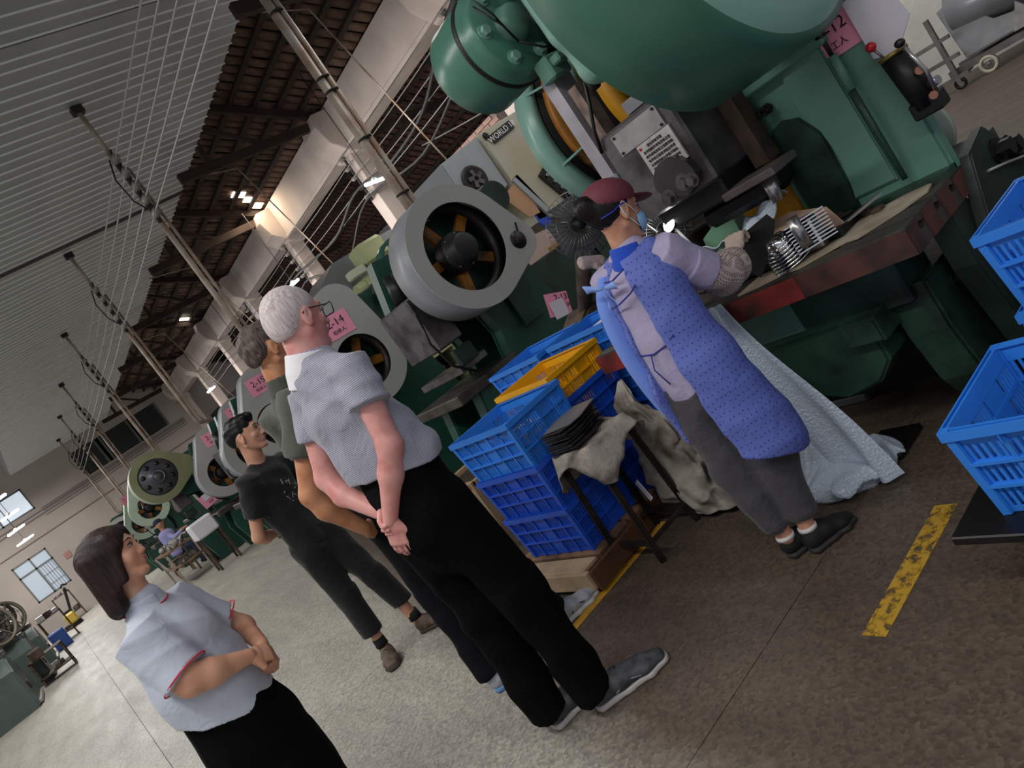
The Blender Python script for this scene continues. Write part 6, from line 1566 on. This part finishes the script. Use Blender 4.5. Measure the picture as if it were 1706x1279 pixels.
soft('hair', tf([ell((0, -.016, .046), (.0815, .097, .087)), ell((0, .055, .100), (.054, .042, .024), k=.03), ell((0, -.078, .010), (.055, .030, .045), k=.03), cut(ell((0, .098, -.030), (.10, .070, .085), k=.015)), cut(ell((.085, .018, -.045), (.03, .040, .055), k=.012)), cut(ell((-.085, .018, -.045), (.03, .040, .055), k=.012)), cut(ell((0, -.05, -.095), (.09, .06, .065), k=.015))], My, hcy, s3), hairmat('black_hair', '1b1919', '0b0a0b', .4), Y_, .0045, .012, lambda X: .003*np.sin(110*X[:, 1]+70*X[:, 2])*np.sin(90*X[:, 0]+40*X[:, 2]))
sh = [seg((1.155, 4.54, .86), (1.15, 4.55, 1.08), .145, .145, side=sy_, f1=.74), seg((1.15, 4.55, 1.08), (1.15, 4.55, 1.29), .145, .165, side=sy_, f1=.70), seg((1.15, 4.55, 1.29), (1.155, 4.54, 1.375), .15, .09, side=sy_, f1=.62), seg((1.15, 4.545, 1.355), shR, .06, .062), seg((1.15, 4.545, 1.355), shL, .06, .062), tub(shR, (.975, 4.50, 1.16), .068, .072), tub(shL, (1.34, 4.68, 1.16), .066, .07), chop((0, 0, -1), -.83)]
soft('t_shirt', sh, cloth('black_tee', '0e0f12', rough=.8, bump=.14), Y_, .0075, .025, folds(.006, 1.1, 3.1))
# pale sketch print on the chest
pr = B(); r_ = random.Random(5); cpt = Vector((1.15, 4.55, 1.17)) + fy*.118
for k in range(16):
    a = cpt - ry*(r_.uniform(-.06, .05)) + Vector((0, 0, r_.uniform(-.07, .06))); q = a - ry*r_.uniform(-.03, .03) + Vector((0, 0, r_.uniform(-.035, .035)))
    pr.tube([a, (a+q)/2+fy*.002+Vector((0, 0, .006)), q], .0014, 5)
pr.build('shirt_print', mat('print_white', 'a7adb5', .7), Y_, True, kind='stuff')
tr = [seg((1.155, 4.54, .90), (1.155, 4.54, .82), .14, .145, side=sy_, f1=.75), seg((1.09, 4.53, .84), (1.12, 4.53, .46), .088, .072), seg((1.225, 4.53, .84), (1.29, 4.465, .46), .088, .072), tub((1.12, 4.53, .46), (1.105, 4.53, .20), .072, .066), tub((1.29, 4.465, .46), (1.325, 4.455, .225), .072, .066), chop((0, 0, -1), -.185)]
soft('trousers', tr, cloth('black_cropped_trousers', '101114', rough=.85, bump=.15), Y_, .0085, .025, folds(.008, 1, 1.9, .6))
M_bsh = mat('brown_suede', '5c4a3c', .7, 0, .3, 30, c2='41342b'); M_bsole = mat('brown_sole', '3a3129', .7)
M_sock = mat('black_sock', '0d0d0f', .9)
for (a, b2) in (((1.10, 4.53, .10), (1.102, 4.53, .155)), ((1.335, 4.455, .10), (1.333, 4.455, .155))): B().cyl(a, b2, .040, .037, 16).build('sock', M_sock, Y_, True)
shoe(Y_, (1.115, 4.565, 0), (1.025, 4.33, 0), M_bsh, M_bsole, rise=.085, laces=mat('tan_lace', '8b7560', .8), accent=mat('tan_panel', '9b7f68', .7))
shoe(Y_, (1.315, 4.475, 0), (1.46, 4.30, 0), M_bsh, M_bsole, rise=.085, accent=bpy.data.materials['tan_panel'])

# ================================================================ woman in the pale polo shirt
sk4 = skin('warm_skin', 'd6a083', 'c98d72')
F_ = thing('person', 'woman with a dark brown bob in a pale grey-blue polo shirt with red piping', 'person', (.2, 3.23, 0))
KF = 1.27; OF = np.array((0, 0, 1.5*(1-KF)))
def T_(prims): return tf(prims, np.eye(3), OF, KF)
def T1(p): return tuple(np.array(p)*KF+OF)
hcf = (.166, 2.52, 1.466); Mf = basis(113, 4, -3); s4 = .745
sf = tuple(az(205)); ff = az(115)
shR, shL = (.085, 2.425, 1.225), (.235, 2.655, 1.225); elR, elL = (.110, 2.37, 1.078), (.335, 2.66, 1.045); wrR, wrL = (.268, 2.41, 1.012), (.325, 2.50, .995)
body = [seg((.155, 2.55, .82), (.15, 2.55, 1.0), .13, .12, side=sf, f1=.85), seg((.15, 2.55, 1.0), (.15, 2.545, 1.18), .12, .125, side=sf, f1=.8), seg((.15, 2.545, 1.18), (.15, 2.545, 1.26), .12, .08, side=sf, f1=.7), seg((.15, 2.545, 1.25), (.160, 2.528, 1.40), .042, .038),
        seg(shR, elR, .045, .040), seg(elR, (.165, 2.375, 1.055), .041, .039), seg((.165, 2.375, 1.055), wrR, .038, .022), seg(shL, elL, .044, .036), seg(elL, wrL, .034, .022),
        seg((.12, 2.49, .80), (.12, 2.49, .55), .075, .055), seg((.12, 2.49, .55), (.10, 2.5, .37), .05, .035), seg((.19, 2.61, .80), (.19, 2.6, .55), .075, .055), seg((.19, 2.6, .55), (.18, 2.6, .37), .05, .035)]
hR = hand(wrR, (.75, .35, -.50), (.45, -.75, .45), 1, (.75, .8, .85, .9), .4, .76, (.3, .6))
hL = hand(wrL, (-.10, -.35, -1), (.75, -.55, .1), -1, (.7, .8, .85, .9), .4, .74, (.3, .5))
multi('body', [(T_(body), .009, .025, None, 0), (T_(tf(head_prims(1, 0)[:6]+[seg((-.032, .080, .030), (.032, .080, .030), .009, k=.02), seg((0, .088, .012), (0, .100, -.026), .0070, .0105, k=.014), ell((0, .101, -.030), (.010, .009, .009), k=.01), ell((.011, .093, -.034), (.008, .008, .007), k=.007), ell((-.011, .093, -.034), (.008, .008, .007), k=.007), ell((0, .083, -.060), (.024, .012, .017), k=.012), ell((.034, .058, -.035), (.026, .024, .028)), ell((-.034, .058, -.035), (.026, .024, .028)), cut(ell((.033, .100, .008), (.017, .014, .009), k=.010)), cut(ell((-.033, .100, .008), (.017, .014, .009), k=.010))], Mf, hcf, s4)+[seg((.150, 2.54, 1.28), (.161, 2.527, 1.40), .040, .037, k=.02)]), .0038, .014, None, 0), (T_(hR), .0034, .006, None, 0), (T_(hL), .0034, .006, None, 0)], [sk4], F_)
face_parts(F_, Mf, T1(hcf), s4*KF, skin('lip_d', 'bb6a64', 'ab5a55'))
bob = [ell((0, -.012, .044), (.088, .106, .086)), seg((.072, -.03, .03), (.078, -.028, -.115), .030, .022, side=(0, 1, 0), f1=.7), seg((-.072, -.03, .03), (-.078, -.028, -.115), .030, .022, side=(0, 1, 0), f1=.7),
       seg((.048, -.065, .03), (.060, -.062, -.165), .050, .040), seg((-.048, -.065, .03), (-.060, -.062, -.165), .050, .040), seg((0, -.080, .03), (0, -.085, -.175), .052, .044),
       seg((.060, .035, .070), (.080, .018, -.090), .024, .016, side=(0, 1, 0)), seg((-.060, .035, .070), (-.080, .018, -.090), .024, .016, side=(0, 1, 0)),
       seg((.030, .062, .085), (.064, .052, .035), .018, .016), seg((-.030, .062, .085), (-.064, .052, .035), .018, .016), cut(ell((0, .104, -.034), (.064, .074, .100), k=.014)), cut(seg((0, .03, -.12), (0, .0, -.24), .052, .06, k=.01)), chop((0, .55, -1), .150)]
soft('hair', T_(tf(bob, Mf, hcf, s4)), hairmat('brown_bob', '30201d', '1d1311', .58), F_, .0042, .022, lambda X: .0008*np.sin(260*X[:, 1]+200*X[:, 0]))
M_fp = cloth('pale_polo', 'b9c0cf', bump=.1); M_pipe = mat('red_piping', 'd0213c', .6)
sh = [seg((.155, 2.55, .90), (.15, 2.55, 1.04), .148, .146, side=sf, f1=.96), seg((.15, 2.55, 1.04), (.152, 2.545, 1.17), .146, .146, side=sf, f1=.92, f2=.84), seg((.152, 2.545, 1.17), (.15, 2.545, 1.27), .138, .072, side=sf, f1=.78), seg((.15, 2.545, 1.245), shR, .058, .058), seg((.15, 2.545, 1.245), shL, .058, .058), seg((.15, 2.545, 1.25), (.158, 2.535, 1.315), .060, .052),
      tub(shR, (.112, 2.378, 1.095), .066, .071), tub(shL, (.300, 2.662, 1.10), .062, .066), ell((.20, 2.51, 1.15), (.07, .08, .075)), ell((.17, 2.53, .98), (.12, .12, .09)), chop((-.35, .2, -1), (-.35*.15+.2*2.55-.925)/math.sqrt(1.1625))]
soft('polo_shirt', T_(sh), M_fp, F_, .0065, .034, folds(.0065, 1.0, 4.4))
cb_ = [tub((.150, 2.544, 1.285), (.160, 2.532, 1.335), .064, .054), cut(seg((.15, 2.545, 1.2), (.166, 2.524, 1.42), .043, .043, k=.004)), cut(ell((.215, 2.515, 1.31), (.035, .03, .05), k=.01))]
soft('collar', T_(cb_), M_fp, F_, .005, .006)
def ring_pipe(c, axv, rx, par, n=28, r=.003, fr=1., a0=0, a1=2*pi):
    ax = Vector(axv).normalized(); x, y = frame_from(ax); c = Vector(c)
    return B().tube([T1(c+(x*cos(a0+(a1-a0)*k/n)+y*fr*sin(a0+(a1-a0)*k/n))*rx) for k in range(n+1)], r, 6).build('piping', M_pipe, par, True)
ring_pipe((.1125, 2.3785, 1.098), Vector((.112, 2.378, 1.095))-Vector(shR), .0735, F_)
ring_pipe((.300, 2.662, 1.103), Vector((.300, 2.662, 1.10))-Vector(shL), .0685, F_)
ring_pipe((.1535, 2.540, 1.302), (.010, -.012, .05), .0635, F_, a0=1.2, a1=5.6)
sk_ = [seg((.155, 2.55, .95), (.16, 2.55, .80), .135, .155, side=sf, f1=.95), seg((.16, 2.55, .80), (.16, 2.55, .6), .155, .16, side=sf, f1=.9), tub((.16, 2.55, .6), (.16, 2.55, .385), .16, .165, side=sf, f1=.85)]
soft('wide_trousers', T_(sk_), M_blackcl, F_, .011, .03, folds(.008, 1, 2.7, .5))
shoe(F_, (.10, 3.17, 0), (.34, 3.07, 0), M_blackp, M_bsole, rise=.06, w=.04); shoe(F_, (.18, 3.32, 0), (.42, 3.22, 0), M_blackp, M_bsole, rise=.06, w=.04)

# ================================================================ the press worker
sk5 = skin('worker_skin', 'c99379', 'b37b62')
K_ = thing('person', 'press worker in a maroon cap, face mask and blue dotted apron, seen from behind', 'person', (1.95, 1.98, 0))
hck = (2.005, 1.945, 1.435); Mk = basis(98, 16, 2); s5 = .95
sk5s = tuple(az(165)); fk = az(75); bk_ = -fk
shR, shL = (2.035, 1.865, 1.215), (1.965, 2.10, 1.23); elR, elL = (2.165, 1.845, 1.045), (2.15, 2.19, 1.03); wrR, wrL = (2.36, 1.885, 1.045), (2.44, 2.12, 1.02)
body = [seg((1.945, 1.985, .80), (1.95, 1.985, .98), .125, .115, side=sk5s, f1=.72), seg((1.95, 1.985, .98), (1.975, 1.98, 1.18), .115, .13, side=sk5s, f1=.7), seg((1.975, 1.98, 1.18), (1.98, 1.975, 1.27), .12, .07, side=sk5s, f1=.65), seg((1.98, 1.972, 1.26), (1.99, 1.96, 1.38), .046, .046),
        seg(shR, elR, .042, .036), seg(elR, wrR, .035, .026), seg(shL, elL, .042, .036), seg(elL, wrL, .035, .026),
        seg((1.91, 2.03, .78), (1.92, 2.03, .42), .07, .048), seg((1.92, 2.03, .42), (1.892, 2.005, .08), .044, .030), seg((1.965, 1.94, .78), (1.99, 1.93, .42), .07, .048), seg((1.99, 1.93, .42), (1.935, 1.93, .08), .044, .030)]
multi('body', [(body, .008, .02, None, 0), (tf(head_prims(), Mk, hck, s5)+[seg((1.982, 1.968, 1.30), (1.993, 1.955, 1.39), .045, .045, k=.02)], .0042, .012, None, 0)], [sk5], K_)
M_gl = mat('knit_glove', 'c4aea2', .9, 0, .1, 60, bump=.4, bs=300)
soft('glove', hand(wrR, (.60, .12, .42), (-.75, -.2, .6), -1, (.6, .65, .7, .7), .8, 1.05, (.4, .4), r=.0105), M_gl, K_, .004, .008)
soft('glove', hand(wrL, (.8, -.2, -.5), (.2, .3, .9), 1, (.5, .55, .6, .6), .8, 1.05, (.4, .4), r=.0105), M_gl, K_, .005, .008)
face_parts(K_, Mk, hck, s5, skin('lip_e', 'a9655a', '99574d'))
soft('hair', tf([ell((0, -.022, .030), (.083, .098, .082)), ell((0, -.118, .050), (.042, .040, .042), k=.02), cut(ell((0, .085, -.030), (.11, .080, .12), k=.012)), cut(ell((.085, .016, -.035), (.03, .036, .045), k=.012)), cut(ell((-.085, .016, -.035), (.03, .036, .045), k=.012)), cut(ell((0, -.04, -.100), (.09, .06, .052), k=.015))], Mk, hck, s5), hairmat('worker_hair', '1d1817', '0c0a0a', .4), K_, .0045, .012, lambda X: .0015*np.sin(200*X[:, 1]+160*X[:, 0]))
M_cap = mat('maroon_cap', '6d2f3c', .7, 0, .1, 8, bump=.1, bs=60)
soft('cap', tf([ell((0, -.008, .058), (.094, .108, .078)), cut(ell((0, -.008, .050), (.086, .100, .070), k=.004)), cut(ell((0, -.128, .045), (.050, .045, .050), k=.006)), seg((-.03, .085, .040), (.03, .085, .040), .02, .02, side=(0, 1, 0), f1=.3), chop((0, .12, -1), -.026)], Mk, hck, s5), M_cap, K_, .0042, .008)
soft('cap_visor', tf([ell((0, .115, .038), (.070, .068, .006), rot=(R(-12), 0, 0)), cut(ell((0, .03, .03), (.08, .06, .05), k=.004))], Mk, hck, s5), M_cap, K_, .0035, .004)
# mask with ear loops
M_mask = mat('mask_blue', '8db9e6', .7)
soft('face_mask', tf([ell((0, .058, -.050), (.066, .060, .056)), ell((0, .104, -.038), (.022, .016, .020), k=.02), chop((0, -1, 0), -.028), chop((0, 0, 1), -.012), cut(ell((0, .022, -.048), (.066, .070, .090), k=.004))], Mk, hck, s5), M_mask, K_, .004, .010)
Mx = Matrix(Mk.tolist()); kl = lambda p: Vector(hck) + Mx @ (Vector(p)*s5)
for q in (-1, 1):
    B().tube([kl((q*.064, .052, -.030)), kl((q*.080, .02, .000)), kl((q*.084, -.012, .028)), kl((q*.088, -.030, .008)), kl((q*.084, -.015, -.026)), kl((q*.070, .03, -.060)), kl((q*.060, .05, -.075))], .0020, 6).build('ear_loop', mat('loop_white', 'd9dde6', .7) if 'loop_white' not in bpy.data.materials else bpy.data.materials['loop_white'], K_, True)
    B().tube([kl((q*.080, .010, .020)), kl((q*.092, -.030, .015)), kl((q*.078, -.060, -.002)), kl((q*.045, -.095, -.010))], .0022, 6).build('blue_cord', mat('cord_blue', '2a34c0', .6) if 'cord_blue' not in bpy.data.materials else bpy.data.materials['cord_blue'], K_, True)
M_lil = cloth('lilac_shirt', 'a59cba', bump=.14); M_bcol = cloth('royal_collar', '1f49b8', bump=.04)
sh = [seg((1.945, 1.985, .78), (1.95, 1.985, .98), .150, .138, side=sk5s, f1=.82), seg((1.95, 1.985, .98), (1.975, 1.98, 1.17), .138, .145, side=sk5s, f1=.80), seg((1.975, 1.98, 1.17), (1.98, 1.975, 1.27), .135, .08, side=sk5s, f1=.74), seg((1.98, 1.97, 1.235), shR, .06, .064), seg((1.98, 1.98, 1.235), shL, .06, .064), tub(shR, (2.135, 1.848, 1.085), .066, .064), tub(shL, (2.11, 2.17, 1.09), .066, .064), seg((1.98, 1.972, 1.25), (1.988, 1.963, 1.31), .062, .056), chop((0, 0, -1), -.735)]
soft('work_shirt', sh, M_lil, K_, .0068, .025, folds(.0045, 1.2, 5.5))
soft('sleeve_cuff', [tub((2.108, 1.852, 1.115), (2.142, 1.847, 1.075), .071, .071), cut(seg((2.05, 1.86, 1.2), (2.2, 1.84, 1.0), .060, .058, k=.004))], M_lil, K_, .005, .006)
soft('collar', [tub((1.980, 1.972, 1.265), (1.990, 1.962, 1.325), .074, .062), cut(seg((1.978, 1.975, 1.2), (1.998, 1.952, 1.4), .049, .049, k=.004))], M_bcol, K_, .005, .006)
M_chk = checks('checked_cover', '6d524b', 'b7a8a4')
soft('sleeve_cover', [seg((2.15, 1.845, 1.065), (2.20, 1.855, 1.035), .062, .074), seg((2.20, 1.850, 1.035), (2.29, 1.865, 1.025), .076, .066), seg((2.29, 1.865, 1.025), (2.355, 1.885, 1.040), .060, .038)], M_chk, K_, .0055, .02, lambda X: .004*np.sin(75*X[:, 0]+50*X[:, 1]))
soft('sleeve_cover', [seg((2.13, 2.18, 1.06), (2.2, 2.19, 1.035), .060, .068), seg((2.2, 2.19, 1.035), (2.42, 2.13, 1.02), .066, .036)], M_chk, K_, .0068, .02)
# apron: wraps front and sides, open down the back
M_ap = dots('dotted_apron', '5d6cb8', '2b3384', 38, .11); M_aplight = cloth('apron_lining', '6f8fe0', bump=.05); M_tie = mat('navy_tie', '2a2f86', .7)
def bz(z, out=.0): return (np.array((1.962, 1.982, z)) + np.array(bk_)*out)
apv = [seg((1.965, 1.965, .46), (1.95, 1.98, .80), .205, .180, side=sk5s, f1=.92, f2=.88), seg((1.95, 1.98, .80), (1.955, 1.985, 1.0), .178, .152, side=sk5s, f1=.86), seg((1.955, 1.985, 1.0), (1.978, 1.98, 1.17), .152, .158, side=sk5s, f1=.84), seg((1.978, 1.98, 1.17), (1.985, 1.975, 1.265), .150, .090, side=sk5s, f1=.78),
       seg((1.985, 1.95, 1.26), (2.02, 1.90, 1.265), .05, .045), seg((1.985, 2.0, 1.26), (1.975, 2.06, 1.27), .05, .042)]
strip0 = np.array((1.962, 1.982, 1.28)) + np.array(bk_)*.13 + np.array(sk5s)*-.025; strip1 = np.array((1.935, 1.985, .66)) + np.array(bk_)*.17 + np.array(sk5s)*-.035
apc = apv + [cut(seg(tuple(strip0), tuple(strip1), .052, .085, side=sk5s, f1=1.9, f2=1.5, k=.008)), cut(seg(tuple(strip1), tuple(strip1-np.array((0, 0, .35))), .085, .11, side=sk5s, f1=1.6, k=.008)),
             cut(ell(tuple(np.array(shR)+np.array((.05, -.03, -.02))), (.075, .07, .085), k=.008)), cut(ell(tuple(np.array(shL)+np.array((.10, .06, -.02))), (.07, .05, .08), k=.008)), cut(ell((1.99, 1.965, 1.34), (.070, .066, .07), k=.006)), chop((-.25, .55, -1), (-.25*1.95+.55*1.98-.505)/math.sqrt(1+.3025+.0625))]
soft('apron', apc, M_ap, K_, .0068, .025, folds(.006, .9, 6.6, .7))
def edge_curve(P_, t):
    n_ = len(P_)-1; i_ = min(int(t*n_), n_-1); f_ = t*n_-i_
    p0, p1, p2, p3 = [Vector(P_[max(0, min(n_, i_+q))]) for q in (-1, 0, 1, 2)]
    return .5*((2*p1)+(-p0+p2)*f_+(2*p0-5*p1+4*p2-p3)*f_*f_+(-p0+3*p1-3*p2+p3)*f_**3)
Eo = [(1.905, 2.085, 1.275), (1.845, 2.115, 1.18), (1.82, 2.135, .96), (1.835, 2.125, .71), (1.905, 2.085, .475)]
Ei = [(1.945, 2.045, 1.265), (1.870, 2.065, 1.12), (1.862, 2.075, .94), (1.885, 2.06, .69), (1.935, 2.035, .46)]
B().grid(lambda u, v: edge_curve(Eo, v).lerp(edge_curve(Ei, v), u) + bk_*(.018*sin(pi*u)), 8, 40, .003).build('apron_lining', M_aplight, K_, True)
def bp(t, z, out): return Vector((1.955, 1.983, z)) + bk_*out + Vector(sk5s)*t
B().tube([bp(-.085, 1.165, .105), bp(-.03, 1.17, .126), bp(.03, 1.185, .124), bp(.055, 1.20, .115)], .0035, 6).build('apron_tie', M_tie, K_, True)
B().tube([bp(-.10, .965, .10), bp(-.03, .955, .128), bp(.03, .965, .13), bp(.075, .985, .12)], .0035, 6).build('apron_tie', M_tie, K_, True)
B().tube([bp(-.07, 1.255, .07), bp(-.02, 1.25, .105), bp(.04, 1.265, .095)], .0035, 6).build('apron_tie', M_tie, K_, True)
M_bow = mat('bow_blue', '7f9fe0', .7)
for (a, b2, r1) in ((bp(-.055, 1.245, .115), bp(-.12, 1.275, .13), .012), (bp(-.055, 1.245, .115), bp(.0, 1.235, .135), .012), (bp(-.055, 1.245, .115), bp(-.035, 1.16, .135), .009), (bp(-.055, 1.245, .115), bp(-.075, 1.17, .13), .009)):
    B().grid(lambda u, v: a.lerp(b2, u)+Vector((0, 0, (v-.5)*r1*2*(.4+u)))+bk_*(.006*sin(6*u)), 6, 2, .002).build('bow_ribbon', M_bow, K_, True)
for (z, ln) in ((.955, .12),): B().tube([bp(-.04, z, .13), bp(-.055, z-.05, .14), bp(-.03, z-ln, .145)], .003, 6).build('tie_end', M_tie, K_, True)
tr = [seg((1.945, 1.985, .84), (1.94, 1.985, .72), .138, .150, side=sk5s, f1=.82), seg((1.905, 2.035, .72), (1.905, 2.04, .40), .098, .088), seg((1.965, 1.935, .72), (1.975, 1.925, .40), .098, .092), seg((1.905, 2.04, .40), (1.885, 2.015, .17), .088, .062), seg((1.975, 1.925, .40), (1.945, 1.925, .17), .092, .064), chop((0, 0, -1), -.125)]
soft('trousers', tr, cloth('charcoal_trousers', '47454a', bump=.2), K_, .0075, .022, folds(.009, 1, 7.7, .55))
M_cshoe = mat('black_canvas', '0e0e10', .8); M_bso = mat('rubber_sole', '2b2927', .7); M_ssock = mat('white_sock', 'd8d3d0', .8)
for (a, b2) in (((1.890, 2.006, .082), (1.891, 2.006, .098)), ((1.934, 1.929, .082), (1.935, 1.929, .098))): B().cyl(a, b2, .036, .036, 18).build('sock', M_ssock, K_, True)
shoe(K_, (1.862, 2.025, 0), (2.06, 1.945, 0), M_cshoe, M_bso, rise=.07, w=.041); shoe(K_, (1.885, 1.935, 0), (2.09, 1.855, 0), M_cshoe, M_bso, rise=.07, w=.041)

# ================================================================ far worker on a stool by a parts table
Q_ = thing('person', 'small far-off worker in a dark cap and lilac shirt beside the olive press', 'person', (2.25, 18.7, 0))
s6 = [seg((2.28, 18.7, .55), (2.3, 18.68, 1.0), .15, .17, f1=.7), seg((2.3, 18.68, 1.02), (2.38, 18.5, .85), .06, .05), seg((2.38, 18.5, .85), (2.6, 18.4, .9), .045, .035), seg((2.3, 18.75, 1.02), (2.45, 18.8, .85), .06, .05)]
multi('body', [([ell((2.32, 18.66, 1.27), (.085, .095, .11)), seg((2.3, 18.68, 1.0), (2.31, 18.67, 1.2), .05), ell((2.41, 18.63, 1.26), (.02, .015, .02)), seg((2.58, 18.4, .9), (2.7, 18.38, .9), .035, .02)], .012, .02, None, 0)], [sk5], Q_)
soft('work_shirt', s6, mat('far_lilac', '9c9bd0', .8), Q_, .014, .03)
soft('cap', [ell((2.31, 18.67, 1.33), (.10, .11, .07)), ell((2.41, 18.63, 1.31), (.07, .06, .012))], mat('navy_cap', '1f2740', .8), Q_, .012, .01)
soft('trousers', [seg((2.28, 18.75, .55), (2.6, 18.6, .52), .10, .08), seg((2.6, 18.6, .52), (2.62, 18.55, .1), .07, .05), seg((2.28, 18.7, .55), (2.6, 18.85, .52), .10, .08), seg((2.6, 18.85, .52), (2.62, 18.85, .1), .07, .05)], mat('navy_trousers', '232c44', .8), Q_, .014, .03)
soft('shoe', [seg((2.58, 18.55, .05), (2.76, 18.5, .04), .05, .045, f1=.8), seg((2.58, 18.85, .05), (2.76, 18.82, .04), .05, .045, f1=.8), chop((0, 0, -1), 0)], M_cshoe, Q_, .014, .01)
so_ = thing('work_stool', 'small wooden stool under the far-off worker', 'stool', (2.15, 18.75, 0))
B().box((1.98, 18.6, .40), (2.36, 18.92, .44)).build('seat', M_wood, so_, True)
for x in (2.0, 2.33):
    for y in (18.62, 18.89): B().box((x-.02, y-.02, 0), (x+.02, y+.02, .40)).build('leg', M_wood, so_, True)
tb = thing('parts_table', 'steel-legged table heaped with grey castings beside the far-off worker', 'table', (2.1, 16.9, 0))
for z in (.38, .72): B().box((1.75, 16.3, z), (2.35, 17.9, z+.03)).build('shelf', M_wood, tb, True)
for (x, y) in ((1.77, 16.32), (2.33, 16.32), (1.77, 17.88), (2.33, 17.88)): B().box((x-.02, y-.02, 0), (x+.02, y+.02, .74)).build('leg', M_pole, tb, True)
B().bar((1.74, 16.32, .1), (1.74, 17.88, .72), .03).build('brace', M_plate, tb, True)
M_casts = mat('grey_casting', '8b8885', .6, .3, .3, 9)
for k in range(30):
    x, y = rnd.uniform(1.82, 2.28), rnd.uniform(16.4, 17.8); lv = k % 3
    z = (.44, .78, .83)[lv]
    lump((x, y, z), (rnd.uniform(.05, .09), rnd.uniform(.05, .09), rnd.uniform(.035, .06)), 100+k, M_casts, 'grey casting heaped on the table beside the far-off worker', 'casting', 'casting', 'castings on the parts table')
bx = thing('white_bin', 'white box-shaped bin on legs before the olive press', 'bin', (2.35, 14.9, 0))
B().box((2.15, 14.7, .66), (2.6, 15.1, .98), bev=.03).build('bin_body', M_white, bx, True)
for (x, y) in ((2.18, 14.73), (2.57, 14.73), (2.18, 15.07), (2.57, 15.07)): B().box((x-.02, y-.02, 0), (x+.02, y+.02, .66)).build('leg', M_rust, bx, True)

# lamps among the machines, hung on cords
lamp((7.4, 11.4, 3.98), (.35, -.9, -.3), 'lit tube lamp against the dark opening above the grey flywheel', .5, top=6.12)
lamp((7.4, 16.7, 3.98), (.35, -.9, 0), 'lit lamp above the white-haired man, second along the wall', .45, top=6.12)
lamp((7.0, 21.0, 3.78), (.35, -.9, 0), 'lit lamp beyond the pole, third along the wall', .5, top=6.32)
lamp((6.9, 25.8, 3.75), (.35, -.9, 0), 'lit lamp farthest along the plaster wall', .5, top=6.37)
lamp((.3, 20.5, 3.75), (.8, -.6, 0), 'lit tube lamp over the aisle, nearest one by the back windows', .5, top=8.0)
lamp((.36, 24.5, 3.68), (.8, -.6, 0), 'lit tube lamp over the aisle, second by the back windows', .6, top=8.0)
lamp((.30, 29.5, 3.62), (.8, -.6, 0), 'lit tube lamp over the aisle, third by the back windows', .7, top=8.0)
lamp((.36, 34.0, 3.45), (.8, -.6, 0), 'lit tube lamp over the aisle, nearest the back wall', .8, top=8.0)
